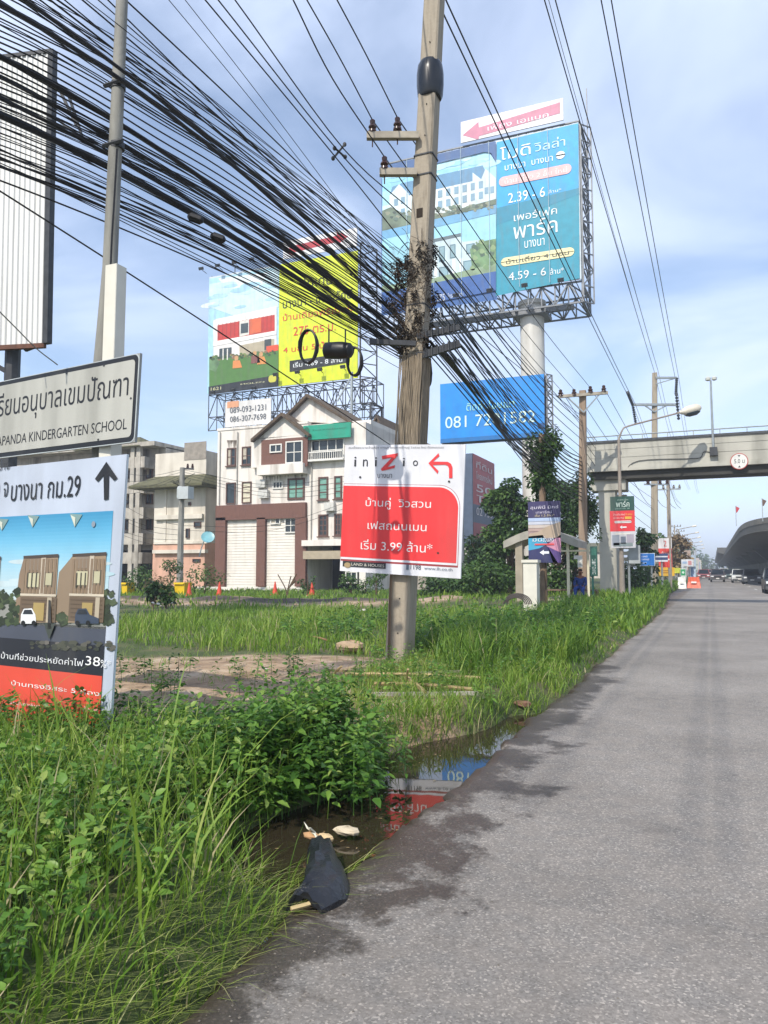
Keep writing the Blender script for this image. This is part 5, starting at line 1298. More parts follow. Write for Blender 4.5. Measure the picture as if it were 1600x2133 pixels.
# pale annex with the skirt roof
YB_ = 52.0
x0, z1 = P2(324, 946, YB_); x1, _ = P2(430, 940, YB_); zs, ze = P2(380, 990, YB_)[1], P2(380, 1012, YB_)[1]
an = thing('annex_building', 'cream three storey house with olive skirt roof and pink ground floor', 'building', ((x0 + x1) / 2, YB_, 0))
yb = YB_ + 8; zp_ = P2(380, 1131, YB_)[1]
m = MB(); m.bx((x0, YB_, zp_), (x1, yb, z1)); m.build('wall', plaster, an)
m = MB(); m.bx((x0 - .03, YB_ - .03, -.2), (x1 + .03, yb, zp_)); m.build('ground_floor', pinkwall, an)
m = MB(); o = 1.5
ring_in = [(x0, YB_, zs), (x1, YB_, zs), (x1, yb, zs), (x0, yb, zs)]; ring_out = [(x0 - o, YB_ - o, ze), (x1 + .7, YB_ - o, ze), (x1 + .7, yb + o, ze), (x0 - o, yb + o, ze)]
m.add(ring_in + ring_out + [(a, b_, c - .22) for a, b_, c in ring_out], [(k, 4 + k, 4 + (k + 1) % 4, (k + 1) % 4) for k in range(4)] + [(4 + k, 8 + k, 8 + (k + 1) % 4, 4 + (k + 1) % 4) for k in range(4)] + [(8, 9, 10, 11)])
m.build('roof', olive, an)
for a, b_, out in (((326, 1074), (425, 1080), .3), ((323, 1146), (432, 1152), .35), ((322, 1129), (432, 1132), .12)): slab(an, 'ledge', plaster, a, b_, YB_, out)
slab(an, 'pilaster', plaster, (343, 1015), (346, 1128), YB_, .08)
for a, b_ in (((393, 1046), (398, 1053)), ((405, 1087), (419, 1098)), ((388, 1101), (395, 1121)), ((402, 1164), (418, 1171))): window(an, a, b_, YB_ - .03, frameb, glass, 1, 1, .05)
m = MB(); xs_ = x1
for zz in (ze - 3.2, ze - 6.3): m.bx((x1 + .001, YB_ + 2, zz), (x1 + .08, YB_ + 4.2, zz + .9))
m.build('side_window', glass, an)
m = MB(); m.bx((P2(403, 0, YB_)[0], YB_ - .04, P2(0, 985, YB_)[1]), (x1, YB_ - .001, P2(0, 953, YB_)[1])); m.build('roof_screen', mat('weathered_screen', '8d867c', .9, .2), an)
# stained building behind the house board
YA = 54.0
x0, z1 = P2(-60, 950, YA); x1, _ = P2(324, 948, YA)
ol = thing('old_building', 'stained grey four storey building with dark balconies, half hidden by the boards', 'building', ((x0 + x1) / 2, YA, 0))
m = MB(); m.bx((x0, YA + 1.4, -.2), (x1, YA + 10, z1 - .3))
for zc_ in (950, 1003, 1056, 1110, 1150):
    z = P2(300, zc_, YA)[1]; m.bx((x0, YA, z - 1.0), (x1 - 1.2, YA + 1.4, z - .02))
for px in (270, 300, 312):
    x = P2(px, 0, YA)[0]; m.bx((x - .22, YA - .05, -.2), (x + .22, YA + .3, z1 - .4))
m.bx((x0, YA - .2, z1 - .4), (x1, YA + 10, z1))
m.build('wall', oldwall, ol)
for px in (262, 281, 305):
    for zc_ in (985, 1038, 1092): window(ol, (px, zc_ - 14), (px + 13, zc_ + 12), YA + 1.35, frameb, glass, 2, 1, .07)
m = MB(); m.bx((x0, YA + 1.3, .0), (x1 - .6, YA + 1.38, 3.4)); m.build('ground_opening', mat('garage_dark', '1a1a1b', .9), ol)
m = MB(); xr0 = P2(255, 0, YA)[0]; xr1 = P2(319, 0, YA)[0]; zq = P2(319, 928, YA)[1]; za = P2(288, 906, YA)[1]
hip(m, xr0 - 4, xr1, YA - .5, YA + 5, zq, za + .3, 2.2); m.build('roof', olive, ol)
m = MB(); m.bx((xr0 - 3.4, YA + .4, z1), (xr1 - 1.1, YA + 4.4, zq + .05)); m.build('roof_room', oldwall, ol)
# cream low facade seen between the two boards is part of the same block; grey gable house further right
YD = 56.0
x0 = P2(742, 0, YD)[0]; x1 = P2(884, 0, YD)[0]
gh = thing('gable_house', 'weathered grey gable house peeping out beside the concrete pole above the board', 'building', ((x0 + x1) / 2, YD, 0))
m = MB(); zw = P2(800, 930, YD)[1]; m.bx((x0, YD, -.2), (x1, YD + 9, zw))
w, r = gable((789, 872), (768, 906), (812, 932), YD - .2, oldwall, 6, .05); m.add(w.v, w.f); m.build('wall', mat('grey_gable_plaster', 'a39c91', .9, .12, 2, dirt='5c544a', dirt_amt=.6), gh)
m = MB(); hip(m, x0 - .5, P2(775, 0, YD)[0], YD - .6, YD + 6, P2(760, 905, YD)[1], P2(752, 872, YD)[1], 1.2); hip(m, P2(800, 0, YD)[0], x1 + .2, YD + .5, YD + 8, zw, P2(840, 905, YD)[1], 2); m.add(r.v, r.f); m.build('roof', roofm, gh)
window(gh, (752, 914), (763, 926), YD, frameb, glass, 1, 1)
window(gh, (720, 1190), (745, 1215), YC + .2, framew, glass, 2, 1)

# red and slate sign tower
YT = 62.0
p0 = atY(969, 945, YT); p1 = atY(984, 948, YT); zb_ = atY(969, 1136, YT).z
pl = thing('sign_tower', 'tall red and slate advertising tower half hidden behind the trees', 'sign tower', (p1.x, YT, 0))
m = MB(); m.bx((p0.x - .2, YT, zb_), (p1.x, YT + 7, p0.z)); m.bx((p0.x, YT + .6, -.2), (p1.x - .1, YT + 1.2, zb_)); m.bx((p0.x, YT + 5.6, -.2), (p1.x - .1, YT + 6.2, zb_)); m.build('box', mat('slate_panel', '4b5a70', .6, .12, 2), pl)
tb = Board((p1.x + .02, YT, p0.z), (0, 7, 0), (0, 0, zb_ - p0.z), .02)
tb.rectuv(0, 0, 1, .55, 'a8323a', 1); tb.rectuv(0, .55, 1, .75, '3c4c66', 1); tb.rectuv(0, .75, 1, 1, '8f2c3a', 1)
for k, (t, v) in enumerate((('ที่ดิน', .06), ('โครงการใหม่', .18), ('50', .32), ('ไร่', .44), ('02 750', .58))): tb.textuv(t, .12, v, .85, v + .085, 'd8cfd0', 3, .02)
tb.build('printed_face', pl)

# ------------------------------------------------------------------ in front of the buildings
bp_ = at(374, 1226, 50); bz = float(ground_z(bp_.x, bp_.y))
sp_ = thing('utility_pole', 'short grey pole carrying a square transformer in front of the cream house', 'utility pole', (bp_.x, bp_.y, bz))
m = MB(); tp = at(380, 974, 50); m.tube([(bp_.x, bp_.y, bz - .2), tp], [.22, .16], 8); m.build('shaft', greycon, sp_, True)
c = at(388, 1027, 49.8); m = MB(); m.box(c, (.75, .6, .8)); m.lathe(c + Vector((-.45, 0, -.4)), [(.2, 0), (.24, .1), (.24, .7), (.18, .85)], 10); m.build('transformer', mat('transformer_grey', 'aeb4b4', .5, .1), sp_)
a, b_ = at(376, 976, 50), at(404, 977, 50); m = MB(); m.tube([a, b_], .05, 4); m.build('crossarm', darksteel, sp_)
for px in (391, 401): m = MB(); insulator(m, at(px, 976, 50), .32, .1); m.build('insulator', porcelain, sp_)
m = MB()
for k in range(14):
    p = at(RD.uniform(355, 385), RD.uniform(995, 1012), 50); q = at(RD.uniform(380, 412), RD.uniform(985, 1025), 50); m.tube(smooth_path([p, p.lerp(q, .5) + Vector((0, 0, RD.uniform(-.4, .3))), q], 4), .018, 3)
m.build('wire_tangle', cablem, sp_)
for k in range(9):
    s0 = at(380, 978 + 5 * k if k < 4 else 1055 + 10 * k, 50); e = at(228 if k % 2 else 250, s0.z and 985 + 16 * k, 50 + 1); mid = s0.lerp(e, .5) - Vector((0, 0, .3))
    e2 = at(760, 985 + 12 * k, 49)
    cable([s0, mid, e], .014, 'thin service wire drooping past the cream annex house', 'service wires on the cream house', n=3, seg=4)
    if k < 6: cable([s0, s0.lerp(e2, .5) - Vector((0, 0, .9)), e2], .013, 'thin service wire drooping across the white shophouse front', 'service wires on the white shophouse', n=3, seg=5)
dc = at(433, 1120, 51); sd = thing('satellite_dish', 'small blue green satellite dish on a bent arm by the cream house', 'satellite dish', dc)
m = MB(); m.lathe(dc, [(.03, .0), (.25, .03), (.42, .09), (.44, .1), (.4, .085), (.22, .06), (.02, .04)], 16, axis=(.5, -.7, .5)); m.build('dish', mat('dish_teal', '6fa3ab', .4), sd, True)
m = MB(); m.tube(smooth_path([dc, dc + Vector((-.5, .2, -.3)), at(415, 1160, 51.3)], 4), .04, 5); m.build('arm', steel, sd)
yel = mat('yellow_bin_plastic', 'd9b51c', .45, .1, 4)
for px, w_, lab in ((267, 15, 'yellow waste bin peeping out beside the big house board'), (381, 26, 'yellow waste bin beside the foot of the transformer pole')):
    c = at(px, 1231, 47); W = w_ / F * 47; z = float(ground_z(c.x, c.y)); bn = thing('waste_bin', lab, 'bin', (c.x, c.y, z))
    m = MB(); sq = [(-.44, .0), (.44, .0)]
    v = [(c.x + sx * W * .42, c.y + sy * .3, z) for sx, sy in ((-1, -1), (1, -1), (1, 1), (-1, 1))] + [(c.x + sx * W * .5, c.y + sy * .36, z + .68) for sx, sy in ((-1, -1), (1, -1), (1, 1), (-1, 1))]
    m.add(v, [(0, 3, 2, 1), (4, 5, 6, 7), (0, 1, 5, 4), (1, 2, 6, 5), (2, 3, 7, 6), (3, 0, 4, 7)]); m.build('bin_body', yel, bn)
    m = MB(); m.box((c.x, c.y, z + .71), (W * 1.06, .8, .06)); m.box((c.x, c.y - .42, z + .66), (W * .9, .05, .05)); m.build('lid', yel, bn)
orange = mat('cone_orange', 'c8442a', .5, .12, 5)
def cone_at(px, py, D, label, h=.72):
    c = at(px, py, D); z = float(ground_z(c.x, c.y)) - .01; t = thing('traffic_cone', label, 'traffic cone', (c.x, c.y, z), 'traffic cones before the buildings')
    m = MB(); m.box((c.x, c.y, z + .03), (.42, .42, .06)); m.lathe((c.x, c.y, z + .06), [(.17, 0), (.03, h), (.025, h + .02)], 12); m.build('cone', orange, t)
    m = MB(); m.lathe((c.x, c.y, z + h * .42), [(.115, 0), (.088, .16)], 12); m.build('stripe', white, t)
    return t
cone_at(394, 1236, 45, 'orange traffic cone just right of the yellow bin'); cone_at(457, 1236, 45, 'orange traffic cone at the left corner of the brown portal')
cone_at(573, 1237, 45, 'orange traffic cone below the right shutter of the portal'); cone_at(650, 1237, 45, 'orange traffic cone in front of the dark garage opening')
def shrub(px, py, D, h, r, label, n=500, size=.16, tint=.45, m_=None, name='shrub', cat='shrub', group=None):
    c = at(px, py, D); z = float(ground_z(c.x, c.y)); return tree(name, label, cat, (c.x, c.y, z), h, r, n, size, .05, .15, m_, tint, 14, group)
shrub(300, 1228, 47, 1.5, 1.5, 'low green shrub left of the transformer pole before the pink wall', 700)
shrub(352, 1228, 48, 2.0, 1.1, 'taller shrub just behind the transformer pole', 500); shrub(330, 1230, 46.5, 1.1, .8, 'small reddish brown shrub left of the pole foot', 260, .14, .5, drym)
shrub(425, 1228, 48.5, 1.7, 1.3, 'yellow tinged shrub at the corner of the cream house and portal', 520, .16, .58)
shrub(640, 1236, 45, 1.6, .5, 'small bushy plant at the right end of the portal', 200); shrub(730, 1236, 45, 1.3, .8, 'green shrub below the left corner of the red board', 350)
shrub(760, 1234, 46, 1.0, .7, 'potted plants row with thin stems left of the concrete pole', 260, .15, .6); shrub(783, 1238, 43, 1.7, .6, 'bright green bush left of the pole foot', 320, .15, .62)
for px, py, D, h in ((598, 1245, 40, 1.3), (318, 1275, 30, .9), (345, 1272, 30, .7)):
    c = at(px, py, D); z = float(ground_z(c.x, c.y)); t = thing('dead_sapling' if px > 500 else 'sapling', {598: 'bare dead sapling with forked twigs before the white shutters', 318: 'dark young palm like sapling nearest the house board', 345: 'second dark sapling, right of the palm like one'}[px], 'sapling', (c.x, c.y, z))
    m = MB()
    for k in range(7):
        a = RD.uniform(0, 6.28); m.tube(smooth_path([(c.x, c.y, z), (c.x + .1 * cos(a), c.y, z + h * .4), (c.x + .45 * cos(a) * h, c.y + .2 * sin(a), z + h * RD.uniform(.7, 1))], 3), .02, 4)
    m.build('stem', bark, t)
    if px < 500:
        v, q_, t_, a_ = leaf_cloud([((c.x + RD.uniform(-.25, .25), c.y, z + h * RD.uniform(.5, 1)), (.16, .16, .25)) for k in range(7)], 160, .22, .2); np_mesh('foliage', v, q_, t_, treem, a_, t)

# trees at the middle of the picture
def tr(px, py, D, topy, r, n, size, label, tint=.45, cf=.2, m_=None, cat='tree', nclump=26, tr_=.14):
    c = at(px, py, D); z = float(ground_z(c.x, c.y)); h = at(px, topy, D).z - z
    return tree('tree', label, cat, (c.x, c.y, z), h, r, int(n * 2.2), size * .9, tr_, cf, m_, tint, int(nclump * 1.4))
tr(1062, 1225, 41, 1008, 1.35, 4200, .26, 'bushy green tree in front of the big white billboard column', .47, .12, nclump=34)
tr(1000, 1235, 38, 1182, 1.9, 1700, .2, 'low spreading green bush right of the red and white board', .5, .1)
tr(925, 1238, 40, 1195, 1.6, 900, .2, 'low dark bush below the lower right corner of the board', .4, .1)
tr(1160, 1225, 40, 1000, 1.4, 2400, .24, 'dark tree behind the printed banner and shelter', .34, .1, nclump=30)
tr(1195, 1225, 43, 1000, 1.2, 2200, .22, 'dark leafy tree crowding the left end of the footbridge', .28, .1, nclump=30)
tr(1000, 1225, 52, 1110, 1.6, 1400, .28, 'dark tree at the foot of the red sign tower', .25, .1)
tr(1343, 1228, 48, 1100, .75, 1000, .26, 'dark tree behind the second tall pole beyond the bridge', .12, .15)
tr(1385, 1215, 110, 1140, 2.2, 1000, .3, 'dull green roadside tree behind the red advert board', .35, .15)
tr(1412, 1215, 95, 1118, 1.6, 900, .45, 'dry brown tree above the far advert boards', .5, .35, drym)
tr(1320, 1235, 42, 1180, 1.3, 700, .2, 'low green bush behind the blue direction sign', .4, .1)

# creeper covered thin post with the printed banner, white pillar, cable heap
c = at(1133, 1250, 27.6); z = float(ground_z(c.x, c.y)); vp = thing('utility_pole', 'thin brown post wrapped in green creeper behind the printed banner', 'utility pole', (c.x, c.y, z))
tpz = at(1133, 905, 27.6).z; m = MB(); m.tube([(c.x, c.y, z - .2), (c.x, c.y, tpz)], [.14, .10], 8); m.build('shaft', mat('brown_post', '7d6a58', .9, .2, 4), vp)
cl_ = []
for k in range(40):
    f = RD.random(); zz = at(1133, 900 + 110 * f, 27.6).z; w_ = .35 if f < .35 else .2
    cl_.append(((c.x + RD.uniform(-w_, w_ * 1.6), c.y + RD.uniform(-.3, .3), zz), (.24, .24, .3)))
cv = thing('creeper', 'leafy green creeper crowning the thin post at the end of the cable fan', 'climbing plant', (c.x, c.y, tpz))
v, q_, t_, a_ = leaf_cloud(cl_, 2200, .15, .42); np_mesh('foliage', v, q_, t_, treem, a_, cv)
m = MB(); m.tube([(c.x + .1, c.y - .1, z), (c.x + .12, c.y - .1, tpz)], .03, 5); m.build('stem', bark, cv)
cl_ = []
for k in range(50):
    f = RD.random(); p = at(1110 + 20 * f + RD.uniform(-6, 22), 955 + 190 * f, 28.2); cl_.append((tuple(p), (.22, .22, .4)))
v, q_, t_, a_ = leaf_cloud(cl_, 1500, .16, .15)
cv2 = thing('creeper', 'dark hanging mass of creeper and old cables below the thin post head', 'climbing plant', tuple(at(1133, 1100, 28.2))); np_mesh('foliage', v, q_, t_, treem, a_, cv2)
cl_ = []
for k in range(46):
    f = RD.random(); p = at(1214 + RD.uniform(-26, 26) * (.4 + f), 985 + 130 * f, 34.4); cl_.append((tuple(p), (.2, .25, .35)))
v, q_, t_, a_ = leaf_cloud(cl_, 2000, .14, .2); cv3 = thing('creeper', 'dark creeper and cable tangle round the brown pole by the bridge', 'climbing plant', tuple(at(1214, 1100, 34.4))); np_mesh('foliage', v, q_, t_, treem, a_, cv3)
Yb = at(1133, 1100, 27.3).y
nb = yboard((1100, 1049), (1167, 1043), (1166, 1172), Yb, .008); bt_ = thing('banner', 'purple sunset printed banner tied to the thin post over the white pillar', 'banner', nb.P(.5, 1, 0))
nb.slab(.02, 'b8b8c4'); nb.rectuv(0, 0, 1, 1, '46386a', 1); nb.rectuv(0, 0, 1, .26, '3a3560', 2)
for k, cc in enumerate(('aebfdc', 'c3c7d4', 'c9bdb4', 'b59c94', 'a58a8c', '8a7494')): nb.rectuv(0, .27 + .055 * k, 1, .33 + .055 * k, cc, 2)
nb.polyuv([(1, .34), (.55, .42), (.3, .5), (.05, .52), (0, .56), (0, .6), (1, .6)], 'b8a48e', 3); nb.polyuv([(0, .57), (.45, .55), (.6, .7), (.2, .8), (0, .82)], '3d9cc0', 3)
nb.polyuv([(1, .55), (.55, .72), (.7, .8), (1, 1)], 'cf8fa8', 3); nb.polyuv([(.6, .74), (1, .84), (1, 1), (.75, 1)], '56407e', 4); nb.polyuv([(0, .8), (.6, .74), (.9, 1), (0, 1)], '2a2d5c', 4)
nb.textuv('ลุมพินี มิกซ์', .08, .07, .95, .14, 'd9d4e4', 5, .02); nb.textuv('เทพารักษ์', .25, .155, .75, .2, 'cfc8dc', 5); nb.textuv('เริ่ม 1.2 ล้าน*', .22, .21, .82, .25, 'd9c9a0', 5)
nb.textuv('มีนี่', .14, .595, .42, .655, 'e6eef2', 6, .02); nb.textuv('ส่วนลด', .45, .57, .78, .66, 'eef0f4', 6); nb.rectuv(.2, .69, .8, .715, 'd84a4a', 6)
nb.polyuv([(.35, .835), (.48, .79), (.48, .815), (.64, .815), (.64, .855), (.48, .855), (.48, .88)], 'e6e8ee', 6); nb.build('printed_cloth', bt_)
c = at(1108, 1262, 27); z = float(ground_z(c.x, c.y)) - .1; wp_ = thing('pillar', 'stout white concrete pillar with a cap in front of the bus shelter', 'pillar', (c.x, c.y, z))
zt_ = at(1108, 1172, 27).z; m = MB(); W = .235; m.bx((c.x - W, c.y - W, z), (c.x + W, c.y + W, zt_)); m.build('shaft', whitecon, wp_)
m = MB(); m.bx((c.x - W - .05, c.y - W - .05, zt_), (c.x + W + .05, c.y + W + .05, zt_ + .10)); m.build('cap', whitecon, wp_)
m = MB(); cc = at(1075, 1256, 26)
for k in range(5):
    r = .26 + .035 * k; m.tube([cc + Vector((cos(a) * r * 1.2, .06 * k, sin(a) * r * .9 - .05)) for a in [pi * i / 12 for i in range(13)]], .02, 5, cap=False)
tag(m.build('cable_coil', mat('old_cable', '3a332e', .7), None, True), 'heap of old cable loops lying in grass beside the white pillar', 'cable coil')

# bus shelter, the person in it, signs
YS = 31.6
sx0, sx1 = atY(1062, 1120, YS).x, atY(1212, 1110, YS).x; zr0 = atY(1070, 1132, YS).z; zr1 = atY(1130, 1100, YS).z; gz0 = float(ground_z(-5.3, YS))
bs = thing('bus_shelter', 'roadside bus shelter with an arched grey roof behind the printed banner', 'bus shelter', ((sx0 + sx1) / 2, YS, gz0))
m = MB(); n = 10; top = []; 
for k in range(n + 1):
    u = k / n; x = sx0 + (sx1 - sx0) * u; z = zr0 - .1 + (zr1 - zr0) * sin(pi * (.08 + u * .84)); top.append((x, z))
m.prism([(x, YS - 1.1, z) for x, z in top] + [(x, YS - 1.1, z - .32 if 0 < k < n else z - .28) for k, (x, z) in list(enumerate(top))[::-1]], (0, 2.4, 0)); m.build('roof', mat('shelter_roof', '9c988e', .7, .15, 2, dirt='59554c', dirt_amt=.4), bs)
for px, w_, mm in ((1083, .17, concrete), (1184, .06, mat('cream_paint', 'cfc8ae', .6, .1)), (1226, .05, mat('cream_paint', 'cfc8ae', .6, .1))):
    x = atY(px, 1200, YS - .8).x; m = MB(); m.tube([(x, YS - .8, gz0 - .1), (x, YS - .8, zr0 + .1 if px < 1200 else zr0 - .1)], w_ * .85, 4); m.build('post', mm, bs)
m = MB(); x = atY(1120, 0, YS + .8).x; x2 = atY(1220, 0, YS + .8).x; m.bx((x, YS + .35, gz0 + .40), (x2, YS + .8, gz0 + .46)); 
for k in range(3): xx = x + (x2 - x) * k / 2; m.bx((xx - .04, YS + .4, gz0 - .05), (xx + .04, YS + .75, gz0 + .40))
m.build('bench', mat('bench_wood', '6b5745', .7), bs)
m = MB(); m.tube([(x, YS - .8, zr0 - .35), (x2, YS - .8, zr0 - .35)], .035, 4); m.build('rail', mat('cream_paint', 'cfc8ae', .6, .1), bs)
w_ = yboard((1203, 1157), (1213, 1157), (1213, 1182), YS - .95, .006); wt_ = thing('notice', 'small white notice sheet hanging inside the bus shelter', 'notice', w_.P(.5, 1, 0))
w_.slab(.015, 'e0ded6'); w_.rectuv(0, 0, 1, 1, 'dedcd4', 1); w_.rectuv(-.75, 0, 0, .3, 'dedcd4', 1); w_.rectuv(.2, .75, .8, .8, '777777', 2); w_.rectuv(.2, .6, .8, .65, '888888', 2); w_.build('sheet', wt_)
# seated person
px_ = atY(1207, 1215, YS + .2).x; hb_ = gz0 + .46; pc = Vector((px_, YS + .52, hb_))
pr = thing('person', 'person in a dark blue jacket and blue trousers seated in the bus shelter', 'person', pc)
def skin(name, pts, edges, rad, m_, parent, root=0):
    me = bpy.data.meshes.new(name); me.from_pydata([tuple(pc + Vector(p)) for p in pts], edges, []); me.materials.append(m_)
    o = bpy.data.objects.new(name, me); COL.objects.link(o)
    md = o.modifiers.new('skin', 'SKIN'); md.use_smooth_shade = True
    for k, r in enumerate(rad): me.skin_vertices[0].data[k].radius = (r, r) if not isinstance(r, tuple) else r
    for k in range(len(pts)): me.skin_vertices[0].data[k].use_root = (k == root)
    s = o.modifiers.new('sub', 'SUBSURF'); s.levels = 1; s.render_levels = 2
    if parent: adopt(o, parent)
    return o
skinm = mat('skin', '7a4a34', .55, .08, 8)
body_p = [(0, 0, .08), (0, 0, .30), (0, -.02, .48), (0, -.03, .57), (0, -.05, .68), (0, -.06, .78), (-.18, 0, .46), (-.24, -.10, .22), (-.12, -.34, .12), (.18, 0, .46), (.24, -.10, .22), (.12, -.34, .12), (-.10, -.05, .06), (-.14, -.46, .05), (-.15, -.44, -.34), (-.15, -.60, -.42), (.10, -.05, .06), (.14, -.46, .05), (.15, -.44, -.34), (.15, -.60, -.42)]
body_e = [(0, 1), (1, 2), (2, 3), (3, 4), (4, 5), (2, 6), (6, 7), (7, 8), (2, 9), (9, 10), (10, 11), (0, 12), (12, 13), (13, 14), (14, 15), (0, 16), (16, 17), (17, 18), (18, 19)]
skin('body', body_p, body_e, [.12, .12, .11, .05, .09, .085, .055, .042, .032, .055, .042, .032, .08, .062, .045, .035, .08, .062, .045, .035], skinm, pr)
jk = mat('blue_jacket', '1c3a78', .8, .2, 10); tz = mat('blue_trousers', '1f3f86', .85, .2, 10)
skin('jacket', body_p[:3] + [body_p[6], body_p[7], (-.14, -.30, .14), body_p[9], body_p[10], (.14, -.30, .14)], [(0, 1), (1, 2), (2, 3), (3, 4), (4, 5), (2, 6), (6, 7), (7, 8)], [.15, .15, .13, .075, .06, .05, .075, .06, .05], jk, pr)
skin('trousers', [(0, 0, .05), body_p[12], body_p[13], (-.15, -.44, -.32), body_p[16], body_p[17], (.15, -.44, -.32)], [(0, 1), (1, 2), (2, 3), (0, 4), (4, 5), (5, 6)], [.13, .10, .085, .07, .10, .085, .07], tz, pr)
skin('hair', [(0, -.03, .72), (0, -.03, .80), (0, -.02, .83)], [(0, 1), (1, 2)], [.095, .10, .07], mat('black_hair', '14100e', .6), pr)
m = MB()
for s in (-1, 1):
    m.box(pc + Vector((s * .035, -.142, .70)), (.03, .012, .012)); m.lathe(pc + Vector((s * .095, -.05, .68)), [(.012, -.025), (.02, 0), (.012, .025)], 6)
    m.box(pc + Vector((s * .15, -.56, -.43)), (.09, .25, .06))
m.box(pc + Vector((0, -.15, .655)), (.025, .035, .04)); m.box(pc + Vector((0, -.142, .61)), (.05, .012, .012)); m.build('face_and_shoes', mat('dark_features', '2a1a14', .6), pr)
# green upright street name sign
c = at(1236, 1258, 29.5); z = float(ground_z(c.x, c.y)); gs_ = thing('street_sign', 'tall narrow dark green sign with white letters at the bus shelter', 'sign', (c.x, c.y, z))
m = MB(); m.tube([(c.x, c.y, z - .1), (c.x, c.y, at(1236, 1140, 29.5).z)], .04, 6); m.build('post', mat('sign_green', '16544a', .5, .1), gs_)
nb = yboard((1229, 1139), (1244, 1138), (1244, 1200), c.y - .06, .006); nb.slab(.04, '14463f'); nb.rectuv(0, 0, 1, 1, '1a5a4e', 1)
for k, t in enumerate('ป้ายรถ'): nb.textuv(t if t not in '้' else '-', .25, .42 + .09 * k, .75, .49 + .09 * k, 'c9d6d0', 3, .02)
nb.polyuv([(.2, .1), (.5, .03), (.8, .1), (.8, .3), (.2, .3)], '2d7a68', 2); nb.build('panel', gs_)

# brown pole by the bridge and the tall pole beyond it
def lv_pole(name, label, foot, top, ins_px, arm, D, r=(.17, .12), mm=polecon, group=None):
    t = thing(name, label, 'utility pole', foot, group); foot = Vector(foot); top = Vector(top)
    m = MB(); sq_loft(m, [(foot - Vector((0, 0, .3)), r[0]), (top, r[1])]); m.build('shaft', mm, t)
    a, b_ = at(*arm[0], D - .25), at(*arm[1], D - .25); m = MB(); m.tube([a, b_], .065, 4)
    c = (a + b_) / 2; dn = Vector((0, 0, .8)); m2 = MB(); m2.tube([a.lerp(b_, .15), c - dn], .03, 4); m2.tube([a.lerp(b_, .85), c - dn], .03, 4)
    ar = m.build('crossarm', mat('weathered_concrete_arm', '9b9384', 0.85, 0.2, 4, 0.2), t); m2.build('brace', steel, t)
    for px, py in ins_px: m = MB(); insulator(m, at(px, py, D - .25), .36, .12); m.build('insulator', porcelain, ar, True)
    return t
D = 34; f = at(1215, 1252, D); f.z = float(ground_z(f.x, f.y)); brownc = mat('brownish_concrete', '8d7b69', .88, .16, 3, .2, stretch=(4, 4, .4), dirt='5d4632', dirt_amt=.5)
lv_pole('utility_pole', 'brown concrete pole with four dark insulators on top beside the footbridge end', f, at(1214, 814, D), ((1168, 828), (1196, 827), (1230, 821), (1258, 819)), ((1164, 826), (1266, 818)), D, (.19, .14), brownc)
D = 52; f = at(1363, 1232, D); f.z = float(ground_z(f.x, f.y)); tp = at(1364, 777, D)
t3 = thing('utility_pole', 'tall concrete pole with hanging insulator strings rising behind the footbridge', 'utility pole', f); m = MB(); sq_loft(m, [(f - Vector((0, 0, .3)), .25), (tp, .16)]); m.build('shaft', polecon, t3)
def string(mb, p, q, r=.11, n=9):
    p, q = Vector(p), Vector(q); d = q - p
    for k in range(n): mb.lathe(p + d * (k / n), [(.04, 0), (r, d.length / n * .25), (r * .9, d.length / n * .55), (.04, d.length / n * .8)], 8, axis=d.normalized())
a0, a1 = at(1366, 787, D - .2), at(1410, 787, D - .2); b0, b1 = at(1318, 843, D - .2), at(1411, 843, D - .2)
m = MB(); m.tube([a0, a1], .07, 4); m.tube([a1, at(1366, 800, D - .2)], .03, 4); m.build('crossarm', steel, t3); m = MB(); m.tube([b0, b1], .08, 4); m.tube([b0.lerp(b1, .25), at(1363, 858, D - .2)], .04, 4); m.tube([b0.lerp(b1, .8), at(1363, 858, D - .2)], .04, 4); m.build('crossarm', steel, t3)
for p, q in ((a1, at(1408, 822, D - .5)), (b0 + Vector((-.2, -1.4, .6)), b0), (b1 + Vector((0, -1.2, .5)), b1 + Vector((.05, .4, -1.0))), (b0, b0 + Vector((.1, 1.0, -1.2)))): m = MB(); string(m, p, q); m.build('insulator_string', mat('insulator_grey', '3a3d40', .4), t3, True)
pa, pb2 = at(1342, 1009, D - .2), at(1392, 1009, D - .2); m = MB(); m.tube([pa, pb2], .05, 4); m.build('crossarm', steel, t3)
for px in (1350, 1375, 1390): m = MB(); insulator(m, at(px, 1010, D - .2), .4, .13); m.build('insulator', porcelain, t3, True)
# high tension wires above the verge, from beyond the camera to the tall pole and past it
HV = 'high voltage wire running up the right of the sky to the tall pole'
for k, (e, dx) in enumerate(((b0, 0), (b0, .18), (at(1362, 770, D), 0), (at(1362, 770, D), .25), (a1, -.1), (a1, .12), (at(1340, 700, D), 0))):
    e = Vector(e) + Vector((dx, 0, 0)); Y0 = -10; pts = []
    for j in range(7):
        s = j / 6; y = Y0 + (e.y - Y0) * s; pts.append(Vector((e.x + (.0 if k < 6 else .3) * (1 - s), y, e.z + .6 * (1 - s) - 3.2 * s * (1 - s) * (.55 if k % 2 else .5))))
    cable(pts, .0125 if k < 6 else .007, HV, 'high voltage wires right of the pole', n=4)
    if k < 6:
        q = [e, e + Vector((0, 20, -1.0)), e + Vector((0, 42, -.2)), e + Vector((0, 62, -1.0)), e + Vector((0, 84, -.2))]
        cable(q, .016, 'high voltage wire going on beyond the tall pole along the road', 'high voltage wires beyond the tall pole', n=3)
